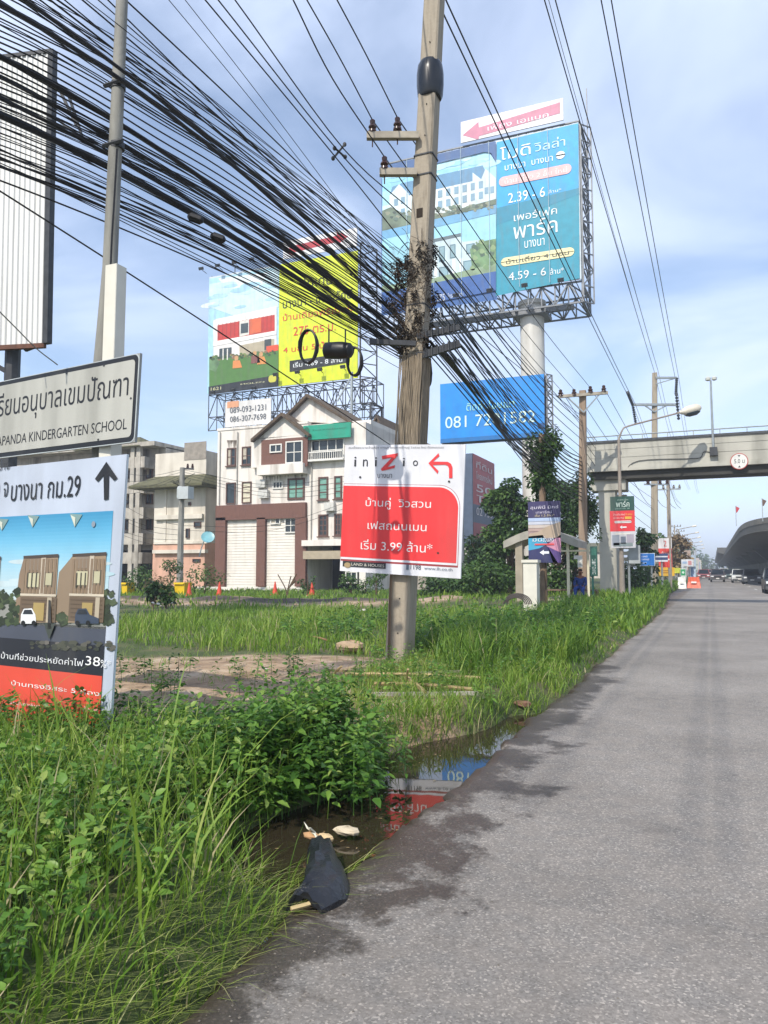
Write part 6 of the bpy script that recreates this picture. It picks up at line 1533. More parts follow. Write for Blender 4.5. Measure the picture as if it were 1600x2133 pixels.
for k, p in enumerate(p2i):
    e = at((1318, 1350, 1375, 1390)[k], 1000, D); cable([p, p.lerp(e, .5) - Vector((0, 0, .6)), e], .014, 'bare conductor between the brown pole and the tall pole', 'conductors between brown and tall pole', n=3)
    e3 = e + Vector((0, 25, -.1)); cable([e, e.lerp(e3, .5) - Vector((0, 0, .5)), e3], .02, 'bare conductor along the road beyond the footbridge', 'conductors beyond the footbridge', n=3)
for k in range(5):
    p, e = at(1214, 880 + 18 * k, 34), at(1362, 1040 + 22 * k, 52); cable([p, p.lerp(e, .5) - Vector((0, 0, .5)), e], .014, 'sagging cable passing below the footbridge deck', 'cables passing below the footbridge', n=3)

# ------------------------------------------------------------------ footbridge
YF = 37.2
xa = atY(1224, 960, YF).x; xb = 20.0; zt_ = atY(1230, 925, YF).z; zb_ = atY(1226, 984, YF).z; zk = zb_ - .36; zf = float(ground_z(-5, YF))
fb = thing('footbridge', 'grey concrete footbridge crossing above the road', 'footbridge', (xa, YF, zf))
m = MB(); dp = 2.0
hgt = zt_ - zb_
for k, (f0, f1, out) in enumerate(((0, .10, .10), (.10, .17, .05), (.17, .47, .015), (.48, .76, 0), (.77, 1.0, 0))): m.bx((xa, YF - out, zb_ + hgt * f0), (xb, YF + .14, zb_ + hgt * f1 - (.012 if 1 < k < 4 else 0)))
m.bx((xa, YF + .02, zb_ + .01), (xb, YF + .12, zt_ - .02)); m.build('parapet', bridgecon, fb)
m = MB(); m.bx((xa, YF + dp - .14, zb_), (xb, YF + dp, zt_)); m.build('parapet', bridgecon, fb)
m = MB(); m.bx((xa + .02, YF + .15, zb_), (xb, YF + dp - .15, zb_ + .2)); m.bx((xa + .1, YF + .12, zk), (xb, YF + dp - .3, zb_)); m.build('deck', mat('shade_dark_soffit', '3b3a36', .9, .2, 1), fb)  # underside colour darkened to carry the shade below the deck
m = MB(); m.bx((xa - .02, YF - .06, zt_ + .003), (xb, YF + .2, zt_ + .11)); m.build('coping', mat('bridge_coping_dark', '45474a', .8, .2, 2), fb)
m = MB()
for k in range(18): x = xa + .3 + k * 1.1; m.tube([(x, YF + .1, zt_ + .1), (x, YF + .1, zt_ + .34)], .02, 4)
m.tube([(xa, YF + .1, zt_ + .34), (xb, YF + .1, zt_ + .34)], .03, 5); m.build('handrail', steel, fb)
cx0, cx1 = atY(1248, 1100, YF + .4).x, atY(1283, 1100, YF + .4).x
m = MB(); m.bx((cx0, YF + .4, zf - .3), (cx1, YF + 1.5, zk)); m.bx((cx0 - .35, YF + .3, zk - .5), (cx1 + .5, YF + 1.6, zk - .003)); m.build('column', bridgecon, fb)
m = MB(); m.bx((xa - .05, YF + .15, zb_ - .1), (xa + .25, YF + dp - .1, zt_)); m.build('end_wall', bridgecon, fb)
# stair going down behind to the left of the column
m = MB()
for k in range(16): m.box((xa + .7, YF + dp + .2 + k * .32, zb_ - k * .31), (1.5, .34, .18))
m.build('stair', bridgecon, fb)
cs = at(1540, 961, 37.2 * cos(0)); cs = atY(1540, 961, YF - .12); sgn = thing('height_limit_sign', 'round white height limit sign with red rim fixed to the footbridge', 'sign', cs)
m = MB(); m.lathe(cs, [(.36, 0), (.36, .03)], 28, axis=(0, -1, 0)); m.build('rim', mat('sign_red', 'a83a34', .5), sgn)
db = Board(cs + Vector((-.36, -.033, .36)), (.72, 0, 0), (0, 0, -.72), .004); db.polyuv([(.5 + .455 * cos(-2 * pi * i / 28), .5 + .455 * sin(-2 * pi * i / 28)) for i in range(28)], 'e2e2dc', 1)
db.textuv('5.0 ม', .22, .36, .80, .62, '1c1e20', 2, .03); db.polyuv([(.42, .12), (.58, .12), (.5, .24)], '1c1e20', 2); db.polyuv([(.42, .88), (.5, .76), (.58, .88)], '1c1e20', 2); db.build('face', sgn)
lp = atY(1487, 960, YF - .1); bl = thing('bridge_lamp', 'slim lamp mast with two heads standing on the footbridge', 'lamp', lp); zl = atY(1486, 792, YF - .1).z; zbx = atY(1488, 940, YF).z
m = MB(); m.tube([(lp.x, lp.y, zbx - .2), (lp.x - .02, lp.y, zl)], [.06, .04], 8); m.build('mast', steel, bl)
m = MB(); m.bx((lp.x - .16, lp.y - .16, zbx - .22), (lp.x + .16, lp.y + .09, zbx + .16)); m.build('bracket_box', darksteel, bl)
for s in (-1, 1): m = MB(); m.lathe((lp.x + s * .13, lp.y, zl - .02), [(.03, 0), (.11, .04), (.12, .14), (.05, .2)], 10); m.build('lamp_head', lampglass, bl, True)
m = MB(); m.tube(smooth_path([atY(1490, 945, YF - .05), atY(1468, 940, YF - .05), atY(1460, 952, YF - .05), atY(1442, 955, YF - .05), atY(1330, 960, YF - .05), atY(1300, 985, YF - .05)], 5), .012, 4); m.build('lead', cablem, bl)

# street lamp with boards on its post
D = 32; c = at(1297, 1256, D); z = float(ground_z(c.x, c.y)); sl = thing('street_lamp', 'rusty street lamp post with a long curved arm over the road', 'street lamp', (c.x, c.y, z))
lampost = mat('lamp_post_grey', '8d8479', .6, .2, 4, dirt='6b4a34', dirt_amt=.5)
m = MB(); tpz = at(1295, 915, D).z; m.tube([(c.x, c.y, z - .1), (c.x, c.y, z + 2.4), (c.x, c.y, tpz)], [.13, .085, .06], 10); m.build('post', lampost, sl, True)
arm = smooth_path([(c.x, c.y, tpz)] + [tuple(at(px, py, D + .3 * i)) for i, (px, py) in enumerate(((1296, 897), (1305, 889), (1345, 878), (1418, 859)))], 5)
m = MB(); m.tube(arm, .038, 8); m.build('arm', lampost, sl, True)
hd = at(1440, 855, D + 1.5); m = MB(); d = (Vector(arm[-1]) - Vector(arm[-4])).normalized()
m.lathe(Vector(arm[-1]) - d * .05, [(.05, 0), (.12, .12), (.20, .4), (.20, .85), (.10, 1.02)], 12, axis=d); m.build('lamp_head', mat('lamp_head_cream', 'c9c3b2', .45, .08), sl, True)
m = MB(); m.lathe(Vector(arm[-1]) + d * .25 - Vector((0, 0, .12)), [(.12, 0), (.17, .15), (.17, .5), (.1, .65)], 10, axis=d); m.build('lamp_bowl', glass, sl, True)
Yl = c.y - .2; gb = yboard((1271, 1031), (1321, 1033), (1322, 1141), Yl, .008); gt = thing('banner', 'green, red and white hanging board with left arrow on the lamp post', 'banner', gb.P(.5, 1, 0))
gb.slab(.03, 'c8c8c4'); gb.rectuv(0, 0, 1, .28, '17493f', 1); gb.rectuv(-.03, .28, 1.01, .68, 'd8313a', 1.2); gb.rectuv(0, .68, 1.02, 1, 'c4c4c8', 1)
gb.textuv('พาร์ค', .25, .09, .8, .21, 'cfe0d6', 3, .02); gb.textuv('คอนโด', .3, .05, .75, .08, 'a8c4b8', 3); gb.textuv('บางนา กม. 26', .2, .225, .8, .25, 'a8c4b8', 3)
gb.textuv('บ้านเดี่ยวใหม่', .12, .33, .6, .37, 'f0d0c8', 3); gb.textuv('3 นอน', .63, .33, .9, .37, 'e4c04a', 3); gb.textuv('พร้อมอยู่', .12, .40, .55, .44, 'f0d0c8', 3); gb.rectuv(.6, .395, .88, .445, 'd8a83a', 3)
gb.rruv(.15, .475, .88, .52, .06, 'ece4e2', 3); gb.polyuv([(.38, .6), (.48, .565), (.48, .588), (.66, .588), (.66, .612), (.48, .612), (.48, .635)], 'f0eeee', 3)
for a, cc in (((.05, .75, .35, .95), '8e97a4'), ((.4, .78, .62, .92), '6d7684'), ((.66, .74, .95, .9), 'a09aa6'), ((.1, .9, .9, .97), '7d8a8c'), ((.2, .71, .8, .745), 'd8d4cc')): gb.rectuv(*a, cc, 2)
gb.build('printed_face', gt)
c2 = at(1322, 1155, D + .2); m = MB(); m.box(c2, (.45, .3, .75)); eb = thing('meter_box', 'grey electrical box mounted behind the lamp post board', 'box', c2); m.build('box', mat('box_grey', '9aa0a2', .5), eb)
p = at(1312, 1252, D + .4); m = MB(); m.tube([(p.x, p.y, float(ground_z(p.x, p.y)) - .1), (p.x, p.y, c2.z)], .05, 6); m.build('post', steel, eb)
# pavement slab by the shelter
m = MB(); xs0, xs1 = -6.6, -3.4; m.bx((xs0, 30.2, .1), (xs1, 44, .42)); tag(m.build('pavement', mat('pavement_concrete', 'a89c86', .9, .15, 2, dirt='6b6250', dirt_amt=.4)), kind='structure')

# ------------------------------------------------------------------ further up the road
def far_sign(name, label, cat, TL, TR, BR, D, art, legs=2, step=.02):
    Y = at(*TR, D).y; s = yboard(TL, TR, BR, Y, step); t = thing(name, label, cat, s.P(.5, 1, 0)); s.slab(.08, 'b0b4b4'); art(s); s.build('face', t)
    for k in range(legs):
        p = s.P((k + .5) / legs, .5, 0) + Vector((0, .12, 0)); m = MB(); m.tube([(p.x, p.y, float(ground_z(p.x, p.y)) - .1), p], .06, 5); m.build('post', steel, t)
    return t
def art_blue(s):
    s.rectuv(0, 0, 1, 1, 'd2dde4', 1); s.rectuv(.03, .04, .97, .96, '1f72c4', 2); s.textuv('บางพลี', .12, .18, .5, .32, 'e6eef4', 3, .03); s.textuv('สุวรรณภูมิ', .12, .42, .62, .58, 'e6eef4', 3, .03); s.textuv('ชลบุรี', .12, .7, .45, .84, 'e6eef4', 3, .03)
far_sign('direction_sign', 'blue road direction sign with white lettering beyond the footbridge column', 'road sign', (1333, 1153), (1364, 1152), (1364, 1179), 46, art_blue)
far_sign('direction_sign', 'narrow blue and white striped sign joined beside the blue direction sign', 'road sign', (1365, 1154), (1391, 1153), (1391, 1170), 50, lambda s: (s.rectuv(0, 0, 1, .3, '3a4a72', 1), s.rectuv(0, .3, 1, .45, 'd4d8de', 1), s.rectuv(0, .45, 1, .8, '34446c', 1), s.rectuv(0, .8, 1, 1, 'd4d8de', 1)), 1)
far_sign('advertising_board', 'tall red advert board with white top beyond the bridge', 'advertising board', (1371, 1122), (1399, 1121), (1402, 1182), 60, lambda s: (s.rectuv(0, 0, 1, .35, 'dfdcdc', 1), s.rectuv(0, .35, 1, 1, 'd8423a', 1), s.textuv('2', .4, .08, .62, .28, 'd8524a', 2, .03), s.textuv('ล้าน', .2, .45, .8, .58, 'f0d8d0', 2, .03), s.rectuv(.15, .7, .85, .75, 'f0d8d0', 2)))
far_sign('advertising_board', 'yellow advert board low beside the road beyond the bridge', 'advertising board', (1372, 1183), (1405, 1182), (1405, 1200), 64, lambda s: (s.rectuv(0, 0, 1, 1, 'd9a92c', 1), s.rectuv(.15, .3, .85, .42, 'a8752a', 2), s.rectuv(.15, .55, .7, .65, 'a8752a', 2)))
far_sign('advertising_board', 'small lime yellow board right of the yellow advert board', 'advertising board', (1405, 1184), (1418, 1183), (1418, 1194), 80, lambda s: s.rectuv(0, 0, 1, 1, 'c8cc3a', 1), 1)
far_sign('advertising_board', 'small green and white board above the white water barrier', 'advertising board', (1417, 1184), (1429, 1184), (1429, 1208), 75, lambda s: (s.rectuv(0, 0, 1, 1, 'cfdcd2', 1), s.rectuv(.12, .08, .88, .6, '159a5a', 2), s.polyuv([(.25, .35), (.5, .22), (.75, .35), (.5, .48)], 'd4e8da', 3)))
far_sign('advertising_board', 'pale pinkish white board beside the small green board', 'advertising board', (1419, 1165), (1443, 1165), (1443, 1180), 90, lambda s: (s.rectuv(0, 0, 1, 1, 'd4d8dc', 1), s.rectuv(.6, .2, .9, .8, 'c88a8c', 2), s.rectuv(.1, .3, .5, .6, '9ab4d4', 2)))
far_sign('advertising_board', 'light blue figure shaped board at the road bend', 'advertising board', (1434, 1180), (1449, 1180), (1449, 1205), 95, lambda s: (s.rectuv(0, 0, 1, 1, 'b8cce0', 1), s.rectuv(.3, .1, .7, .9, '8aa8d0', 2)))
far_sign('advertising_board', 'green and pale small board on the roadside far away', 'advertising board', (1412, 1153), (1428, 1153), (1428, 1164), 105, lambda s: (s.rectuv(0, 0, 1, 1, '5c8a68', 1), s.rectuv(0, .5, 1, 1, 'c4d0c4', 2)))
def barrier(px, py, D, w_, col, label):
    c = at(px, py, D); t = thing('water_barrier', label, 'barrier', (c.x, c.y, 0)); W = w_ / F * D
    m = MB(); v = [(-W / 2, -.3, 0), (W / 2, -.3, 0), (W / 2, -.3, .3), (W * .44, -.12, .55), (W * .4, -.1, 1.0), (-W * .4, -.1, 1.0), (-W * .44, -.12, .55), (-W / 2, -.3, .3)]
    m.prism([Vector((c.x + a, c.y + b_, z)) for a, b_, z in v], (0, .45, 0)); m.build('barrier_body', col, t)
    m = MB(); m.bx((c.x - W * .2, c.y - .34, .45), (c.x + W * .2, c.y - .305, .6)); m.build('reflector', white, t)
    return t
barrier(1421, 1226, 68, 17, mat('white_plastic', 'd9d6cf', .5), 'white plastic water barrier at the edge of the verge'); barrier(1446, 1225, 70, 26, mat('orange_plastic', 'cf5a3a', .5, .1), 'orange red plastic water barrier on the asphalt edge')
# row of poles, lamps and boards that shrink towards the vanishing point
proto = None
for k, y in enumerate((76, 98, 120, 145, 172, 202, 236, 275, 320)):
    f = Vector((-3.6, y, .1))
    if proto is None:
        t = thing('utility_pole', 'x', 'utility pole', f); m = MB(); sq_loft(m, [(f - Vector((0, 0, .3)), .2), (f + Vector((0, 0, 11)), .14)]); m.build('shaft', polecon, t)
        m = MB()
        for zz, w_ in ((10.6, 1.3), (9.0, 1.1)): m.tube([f + Vector((-w_, -.2, zz)), f + Vector((w_, -.2, zz))], .07, 4)
        m.build('crossarm', steel, t); m = MB()
        for zz, w_ in ((10.6, 1.2), (9.0, 1.0)):
            for s in (-1, -.4, .5, 1): insulator(m, f + Vector((s * w_, -.2, zz)), .4, .12)
        m.build('insulator', porcelain, t); proto = t
    else: t = copy_tree(proto); t.location = f
    t['group'] = 'receding concrete poles along the far road'
    t['label'] = 'concrete pole in the row shrinking along the far verge of the road' if k > 2 else ('first of the receding concrete poles beyond the footbridge', 'second of the receding concrete poles beyond the footbridge', 'third of the receding concrete poles beyond the footbridge')[k]
proto = None
for k, y in enumerate((62, 88, 114, 140, 170, 200, 240)):
    f = Vector((-2.9, y, .1))
    if proto is None:
        t = thing('street_lamp', 'x', 'street lamp', f); m = MB(); m.tube(smooth_path([f, f + Vector((0, 0, 8.2)), f + Vector((.3, 0, 8.8)), f + Vector((2.6, 0, 9.3))], 5), .07, 6); m.build('post', lampost, t)
        m = MB(); m.lathe(f + Vector((2.5, 0, 9.28)), [(.05, 0), (.16, .2), (.17, .7), (.08, .9)], 8, axis=(1, 0, .2)); m.build('lamp_head', mat('lamp_head_cream', 'c9c3b2', .45, .08), t); proto = t
    else: t = copy_tree(proto); t.location = f
    t['group'] = 'far street lamps along the verge'; t['label'] = 'far street lamp with an arm over the road beyond the bridge' if k else 'street lamp seen just below the footbridge deck'
LCOL = ('c4ccd2', 'b8a090', 'c9c9c0', '9fb0c0', 'b4bcae', 'c0b4b4', '8ea6bc', 'ccc4b2')
for k in range(8):
    y = 120 + 22 * k; x = -4.6 - .3 * (k % 3); t = thing('advertising_board', ('far pale grey board', 'far sand brown board', 'far off white board', 'far steel blue board', 'far greenish grey board', 'far rosy grey board', 'far dusty blue board', 'far cream board')[k] + ' in the crowd of roadside boards near the vanishing point', 'advertising board', (x, y, 0)); m = MB(); w_ = 1.2 + .3 * (k % 3); h_ = 2.6 + .8 * (k % 2)
    m.bx((x - w_, y, 1.6), (x + w_, y + .1, 1.6 + h_)); m.build('face', ink(LCOL[k]), t); m = MB(); m.tube([(x - w_ * .7, y + .12, -.1), (x - w_ * .7, y + .12, 3)], .07, 4); m.tube([(x + w_ * .7, y + .12, -.1), (x + w_ * .7, y + .12, 3)], .07, 4); m.build('post', steel, t)
for k, (y, x, h, r) in enumerate(((110, -8, 6, 2.5), (135, -9, 8, 3), (160, -8, 7, 3), (200, -9, 9, 4), (250, -8, 9, 4), (320, -9, 10, 5), (420, -6, 10, 7), (520, 0, 9, 9), (560, 14, 9, 10))):
    tree('tree', ('nearest of the far roadside trees past the dry brown tree', 'second far roadside tree in the hazy row', 'third far roadside tree in the hazy row', 'fourth far roadside tree in the hazy row', 'fifth far roadside tree in the hazy row', 'sixth far roadside tree in the hazy row', 'distant tree where the road vanishes', 'distant tree across the end of the road', 'distant tree below the far viaduct')[k], 'tree', (x, y, 0), h, r, 420, .5 + y * .002, .2, .2, None, .4, 14)
# low far houses left and behind to close the horizon
for k, (x, y, w_, h_, cc) in enumerate(((-70, 110, 30, 9, 'b8b0a4'), (-40, 130, 22, 8, 'a8a49c'), (-26, 150, 16, 7, 'bcb4a8'), (-110, 90, 40, 10, 'aaa294'))):
    t = thing('warehouse', ('long low pale warehouse beyond the white shophouse', 'grey low warehouse behind the billboards', 'small pale warehouse far behind the trees', 'wide low warehouse far to the left')[k], 'building', (x, y, 0)); m = MB(); m.bx((x - w_ / 2, y, -.2), (x + w_ / 2, y + 14, h_ - 2)); m.build('wall', mat('far_wall_' + cc, cc, .9, .1, .6), t)
    m = MB(); hip(m, x - w_ / 2, x + w_ / 2, y, y + 14, h_ - 2, h_, 3, .4); m.build('roof', olive, t)

# ------------------------------------------------------------------ viaduct on the right
vd = thing('viaduct', 'elevated concrete expressway ramp curving away at the right edge', 'viaduct', (6, 84, 0))
path = [Vector((30, 62, 0)), Vector((20, 66.5, 0)), Vector((13, 70.5, 0)), Vector((8.2, 75, 0)), Vector((4.9, 80, 0)), Vector((3.5, 86, 0)), Vector((3.0, 95, 0)), Vector((2.9, 110, 0))]
path = smooth_path(path, 5) + [Vector((2.9 - .0 * k, 130 + 28 * k, 0)) for k in range(16)]
prof = [(0, 6.55), (.25, 6.55), (.3, 5.75), (11, 5.75), (11, 5.0), (8.0, 4.2), (3.6, 4.2), (.35, 5.15), (-.05, 5.3), (0, 5.35)]
def sweep_prof(pr, mm, name):
    vs_ = []; n = len(pr)
    for i, p in enumerate(path):
        t = (path[min(i + 1, len(path) - 1)] - path[max(i - 1, 0)]).normalized(); r = Vector((t.y, -t.x, 0))
        for u, z in pr: vs_.append(p + r * u + Vector((0, 0, z)))
    m = MB(); m.add(vs_, [(i * n + k, i * n + (k + 1) % n, (i + 1) * n + (k + 1) % n, (i + 1) * n + k) for i in range(len(path) - 1) for k in range(n)] + [tuple(range(n))]); return m.build(name, mm, vd)
sweep_prof(prof, viacon, 'deck')
sweep_prof([(-.04, 6.53), (-.04, 6.0), (-.015, 6.0), (-.015, 6.53)], mat('parapet_grime', '6f6c64', .9, .25, .6, dirt='3c3a36', dirt_amt=.6), 'parapet_panel')
for k, (x, y) in enumerate(((15, 78), (9.6, 86), (8.8, 102), (8.7, 122), (8.7, 146), (8.7, 174), (8.7, 206), (8.7, 244), (8.7, 290))):
    m = MB(); m.bx((x - 2.4, y, -.1), (x + 2.4, y + 1.8, 4.3)); m.prism([(x - 2.4, y - .1, 2.4), (x - 4.4, y - .1, 4.18), (x + 4.4, y - .1, 4.18), (x + 2.4, y - .1, 2.4)], (0, 2.0, 0)); m.build('pier', viacon, vd)
m = MB(); m.bx((6.2, 100, -.1), (6.5, 330, 2.6))
for k in range(60): m.bx((6.1, 100 + k * 3.8, -.1), (6.198, 100.5 + k * 3.8, 2.6))
m.build('retaining_wall', mat('dark_wall', '6a6a62', .9, .2, 1), vd)
v2 = thing('viaduct', 'second elevated expressway deck far off, hanging above the distant cars', 'viaduct', (20, 200, 0)); m = MB(); m.bx((1.2, 215, 6.2), (13, 520, 7.4)); m.prism([(1.2, 215, 6.2), (5, 215, 5.0), (10, 215, 5.0), (13, 215, 6.2)], (0, 305, 0)); m.build('deck', viacon, v2)
for y in (222, 262, 305, 350): m = MB(); m.bx((6, y, 0), (9, y + 2, 5.05)); m.build('pier', viacon, v2)
for k, (px, py, lab) in enumerate(((1533, 1066, 'small red flag at the near corner of the viaduct parapet'), (1588, 1052, 'small dark flag on the viaduct parapet at the photo edge'))):
    D = 75 if k == 0 else 66; p = at(px, py, D); fl_ = thing('flag', lab, 'flag', p - Vector((0, 0, 1.2))); m = MB(); m.tube([p - Vector((0, 0, 1.4)), p + Vector((0, 0, .6))], .03, 4); m.build('pole', steel, fl_)
    m = MB(); m.prism([p + Vector((0, 0, .55)), p + Vector((.35, .05, .35)), p + Vector((.1, .02, -.1)), p + Vector((0, 0, -.05))], (0, .02, 0)); m.build('cloth', mat('flag_red' if k == 0 else 'flag_brown', 'b03038' if k == 0 else '5a4438', .7), fl_)
m = MB(); m.bx((17.3, 40, -.02), (19, 400, .35)); tag(m.build('kerb', concrete), kind='structure')

# ------------------------------------------------------------------ vehicles
tyre = mat('tyre', '121214', .85, .1); carglass = mat('car_glass', '11161a', .08, .1, 2)
def car(x, y, col, label, pickup=False, W=1.8, H=1.7, suv=True):
    t = thing('pickup_truck' if pickup else 'car', label, 'pickup' if pickup else 'car', (x, y, 0)); L = 5.2 if pickup else 4.4
    # front faces the camera (-Y): profile along length, z
    m = MB(); hw = W / 2
    pr = [(0, .42), (.02, .78), (.12, .92), (1.25, 1.04), (L - .1, 1.06), (L, .9), (L, .4), (L - .4, .3), (.4, .28)]
    vs_ = []
    for s, k in ((-1, 0), (1, 1)): vs_ += [(x + s * hw, y + a, z) for a, z in pr]
    n = len(pr); m.add(vs_, [tuple(range(n)), tuple(range(n, 2 * n))[::-1]] + [(k, (k + 1) % n, n + (k + 1) % n, n + k) for k in range(n)]); pm = mat('car_paint_' + col, col, .3, .05, 2); m.build('body', pm, t)
    ce = 3.1 if pickup else L - .5; m = MB()
    a0, a1, a2, a3 = 1.2, 2.0, ce - .3, ce
    lo = [(x - hw * .95, y + a0, 1.03), (x + hw * .95, y + a0, 1.03), (x + hw * .95, y + a3, 1.05), (x - hw * .95, y + a3, 1.05)]; hi = [(x - hw * .78, y + a1, H), (x + hw * .78, y + a1, H), (x + hw * .78, y + a2, H), (x - hw * .78, y + a2, H)]
    m.add(lo + hi, [(0, 1, 5, 4), (1, 2, 6, 5), (2, 3, 7, 6), (3, 0, 4, 7)]); m.build('windows', carglass, t)
    m = MB(); m.bx((x - hw * .8, y + a1 - .03, H), (x + hw * .8, y + a2 + .03, H + .06))
    for s in (-1, 1): m.tube([(x + s * hw * .95, y + a0 - .01, 1.03), (x + s * hw * .79, y + a1 - .01, H)], .04, 4)
    m.build('roof', pm, t)
    for s in (-1, 1):
        for yy in (.85, L - .95): m = MB(); m.lathe((x + s * (hw - .2), y + yy, .34), [(.2, -.01), (.34, .0), (.34, .21), (.2, .22)], 14, axis=(s, 0, 0)); m.build('wheel', tyre, t)
        m = MB(); m.box((x + s * hw * .74, y + .05, .78), (.34, .1, .16)); m.build('headlight', mat('headlight_glass', 'd8dcdc', .1, .05), t)
        m = MB(); m.box((x + s * (hw + .1), y + 1.45, 1.08), (.18, .1, .16)); m.build('mirror', pm, t)
    m = MB(); m.box((x, y - .01, .74), (W * .5, .05, .18)); m.build('grille', black, t); m = MB(); m.box((x, y - .02, .42), (W * .94, .08, .22)); m.build('bumper', mat('bumper_grey', '4a4c4e', .5), t)
    m = MB(); m.box((x, y - .07, .5), (.4, .02, .13)); m.build('number_plate', white, t)
    return t
def car_px(px, D, *a, **k):
    p = at(px, 1200, D); return car(p.x, p.y, *a, **k)
car_px(1495, 105, '4a3f3e', 'dark pickup coming alone towards the camera in the near lane', True)
car_px(1567, 88, '3c4048', 'dark pickup with chrome front, rightmost on the road', True, 1.9)
car_px(1541, 98, 'c8ccca', 'white car just left of the rightmost pickup'); car_px(1521, 112, '3f5450', 'dark green car between the lone pickup and the white car')
car_px(1466, 125, '8c3a3c', 'dark red car far back beside the roadside boards'); car_px(1490, 170, 'b8babc', 'silver car farther off behind the lone dark pickup'); car_px(1509, 165, 'd0d0cc', 'small white van like car far back in the middle of the road', H=2.0)
car_px(1478, 190, 'a8464a', 'tiny faded red car at the far end of the lane')
p = at(1600, 1243, 52); car(p.x + .75, p.y, '23262a', 'black car cut off by the right photo edge')

# ------------------------------------------------------------------ things lying about
rub = thing('rubber_sheet', 'torn sheet of black rubber slumped on the asphalt edge at the puddle', 'rubber sheet', atZ(665, 1880))
rows = []
L_ = [((642, 1766), .06), ((638, 1800), .09), ((630, 1838), .08), ((608, 1868), .04), ((596, 1888), .01)]
Rr = [((694, 1764), .03), ((710, 1800), .02), ((725, 1838), .02), ((718, 1872), .02), ((670, 1896), .02)]
V = []; nc = 9
for (a, za), (b_, zb__) in zip(smooth_path([Vector((p[0], p[1], z * 1000)) for p, z in L_], 3) and [((v.x, v.y), v.z / 1000) for v in smooth_path([Vector((p[0], p[1], z * 1000)) for p, z in L_], 3)], [((v.x, v.y), v.z / 1000) for v in smooth_path([Vector((p[0], p[1], z * 1000)) for p, z in Rr], 3)]):
    p, q = atZ(*a, za), atZ(*b_, zb__)
    V.append([p.lerp(q, k / (nc - 1)) + Vector((0, 0, .065 * sin(pi * k / (nc - 1)) ** .6 + .010 * sin(k * 2.1 + len(V) * .9) + .007 * sin(len(V) * 1.9 + k))) for k in range(nc)])
nr_ = len(V); vv = [p for r in V for p in r]; m = MB(); lo = [p - Vector((0, 0, .03)) for p in vv]
m.add(vv + lo, [(i * nc + k, i * nc + k + 1, (i + 1) * nc + k + 1, (i + 1) * nc + k) for i in range(nr_ - 1) for k in range(nc - 1)] + [(nr_ * nc + i * nc + k, nr_ * nc + (i + 1) * nc + k, nr_ * nc + (i + 1) * nc + k + 1, nr_ * nc + i * nc + k + 1) for i in range(nr_ - 1) for k in range(nc - 1)])
E_ = [i * nc for i in range(nr_)] + [(nr_ - 1) * nc + k for k in range(1, nc)] + [i * nc + nc - 1 for i in range(nr_ - 2, -1, -1)] + [k for k in range(nc - 2, 0, -1)]
m.f += [(E_[i], E_[i] + nr_ * nc, E_[(i + 1) % len(E_)] + nr_ * nc, E_[(i + 1) % len(E_)]) for i in range(len(E_))]; m.m += [0] * len(E_)
m.build('sheet', mat('old_black_rubber', '1a1c21', .33, .3, 6, .5, dirt='4a4640', dirt_amt=.35), rub, True)
m = MB(); m.tube([atZ(606, 1893, .03), atZ(640, 1884, .035), atZ(650, 1880, .04)], .012, 5); m.build('torn_edge', mat('torn_canvas', 'b09c72', .85), rub)
def stone(px, py, z, r, label, cc='b7aa92', f=(1, .7, .45), cat='stone', name='stone'):
    c = atZ(px, py, z); m = MB(); me_v = []
    n1, n2 = 9, 6
    for i in range(n2 + 1):
        th = pi * i / n2
        for k in range(n1):
            ph = 2 * pi * k / n1; rr = r * (1 + RD.uniform(-.16, .16)); me_v.append(c + Vector((rr * f[0] * sin(th) * cos(ph), rr * f[1] * sin(th) * sin(ph), rr * f[2] * cos(th))))
    m.add(me_v, [(i * n1 + k, (i + 1) * n1 + k, (i + 1) * n1 + (k + 1) % n1, i * n1 + (k + 1) % n1) for i in range(n2) for k in range(n1)])
    return tag(m.build(name, mat('stone_' + cc, cc, .9, .2, 8, .3)), label, cat)
stone(722, 1730, .0, .075, 'flat pale stone standing out of the ditch water', f=(1.1, .6, .35)); stone(676, 1745, .02, .055, 'small tan stone above the black rubber sheet', 'c0a880')
stone(648, 1740, .03, .05, 'orange tan stone wedged against the pale rag', 'b8926a'); stone(730, 1347, .22, .22, 'rounded tan boulder in grass left of the concrete pole', 'a08a70', (1.3, .9, .5)); stone(1088, 1466, .05, .10, 'brick coloured lump at the far end of the puddle', '7a5a48', (1.1, .7, .4))
m = MB(); P_ = [[atZ(636 + 6 * k + 7 * j + RD.uniform(-5, 5), 1722 + 7 * k + (j - 1) * 4 + RD.uniform(-5, 5), .07 - .010 * k + RD.uniform(-.01, .03)) for j in range(3)] for k in range(5)]
m.add([p for r in P_ for p in r], [(3 * k + j, 3 * k + j + 1, 3 * k + j + 4, 3 * k + j + 3) for k in range(4) for j in range(2)]); o = m.build('rag', mat('pale_rag', 'c9c6b4', .9, .15, 9)); sm = o.modifiers.new('thick', 'SOLIDIFY'); sm.thickness = .01; tag(o, 'crumpled pale rag caught between the weeds and the puddle', 'rag')
def stick(a, b_, za, zb__, r, label, cc='a08a62', sq=False, group='split bamboo and laths on the bare soil'):
    p = atZ(*a, za); q = atZ(*b_, zb__); m = MB()
    if sq: m.tube([p, q], r, 4)
    else: m.tube(smooth_path([p, p.lerp(q, .5) + Vector((0, 0, .02)), q], 3), r, 6)
    return tag(m.build('bamboo_stick' if not sq else 'plank', mat('wood_' + cc, cc, .85, .25, 10)), label, 'stick' if not sq else 'plank', group)
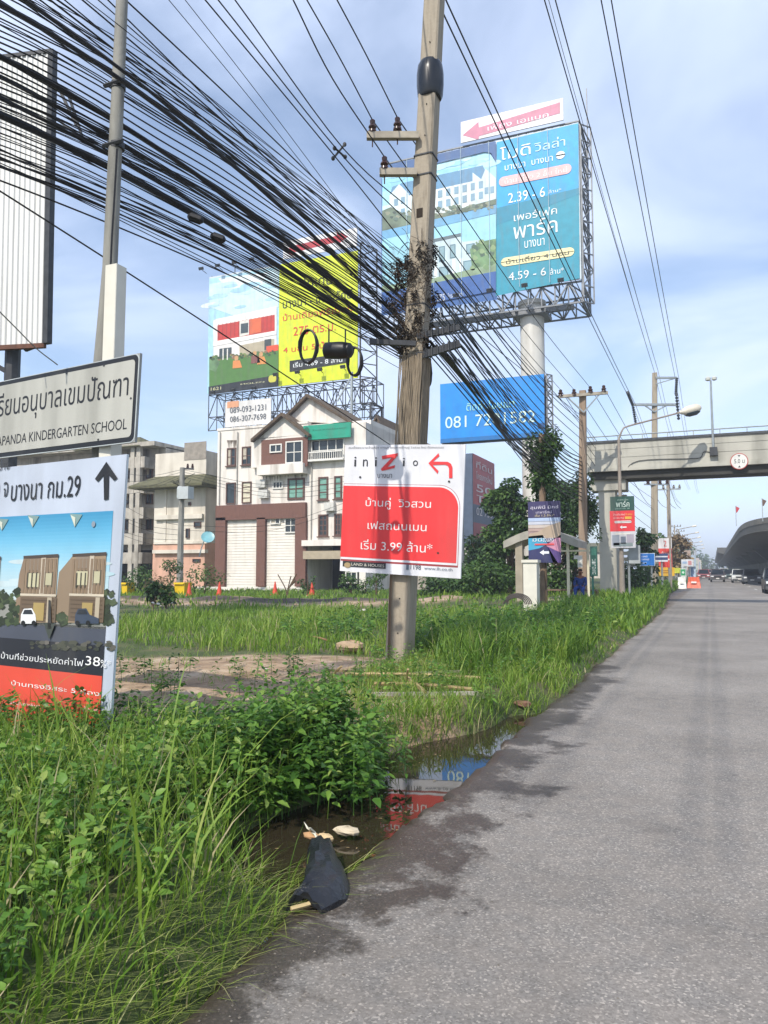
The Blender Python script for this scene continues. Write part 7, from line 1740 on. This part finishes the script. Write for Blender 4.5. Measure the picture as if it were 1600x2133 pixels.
stick((776, 1446), (996, 1444), .21, .21, .02, 'long pale plank lying nearest the camera on the bare soil', '9a958a', True); stick((720, 1404), (1000, 1412), .27, .24, .022, 'long thin bamboo lying just below the pole foot', 'a8946c')
stick((780, 1424), (985, 1436), .25, .22, .024, 'brown bamboo lying behind the pale plank', '94805a'); stick((690, 1413), (712, 1388), .25, .42, .014, 'short bamboo stick poking up at the left of the heap'); stick((846, 1424), (850, 1394), .22, .44, .014, 'short upright stick beside the crossing laths', 'b09a72')
stick((850, 1412), (886, 1442), .3, .23, .016, 'short lath crossing over the bamboo', 'a58e66', True); stick((680, 1396), (800, 1402), .25, .25, .016, 'thin dark lath at the left of the pole foot', '7d6c50', True); stick((640, 1326), (680, 1333), .2, .25, .02, 'short brown stick in the bright grass', '8a6a4a'); stick((860, 1402), (960, 1398), .25, .27, .014, 'thin grey lath right of the pole foot', '8d8672', True)
for k in range(60):
    px = RD.uniform(280, 980); py = RD.choice((RD.uniform(1360, 1470), RD.uniform(1252, 1280), RD.uniform(1252, 1280))); z = .12
    c = atZ(px, py, z); z = float(ground_z(c.x, c.y)); c = atZ(px, py, z + .02); 
    if c.x > edge_x(c.y) - .6: continue
    r = RD.uniform(.012, .04) * (1 + max(0, c.y - 10) * .06); kind = RD.random(); m = MB()
    m.lathe(c, [(r * .7, -r * .3), (r * 1.1, 0), (r * .6, r * .5)], 6, axis=(RD.uniform(-.5, .5), RD.uniform(-.5, .5), 1)); far_ = py < 1300
    tag(m.build('pebble', mat('rubble_' + ('a' if kind < .4 else 'b'), 'cdc8be' if kind < .4 else '8d7a64', .9, .2, 9)), 'small lump of rubble on the dark soil heap before the buildings' if far_ else 'small pebble or chip lying on the bare soil below the pole', 'pebble', 'rubble on the dark heap' if far_ else 'chips on the bare soil')

# ------------------------------------------------------------------ the air: far things pale a little
m = MB(); m.bx((-950, -110, -1.6), (950, 2650, 46)); hz = m.build('haze', bpy.data.materials.new('thin_haze'))
hm = hz.data.materials[0]; hm.use_nodes = True; hn = hm.node_tree; hn.nodes.remove(hn.nodes['Principled BSDF'])
pv = hn.nodes.new('ShaderNodeVolumePrincipled'); pv.inputs['Color'].default_value = (.80, .88, 1, 1); pv.inputs['Density'].default_value = .0009
hn.links.new(pv.outputs[0], hn.nodes['Material Output'].inputs['Volume']); tag(hz, kind='stuff')
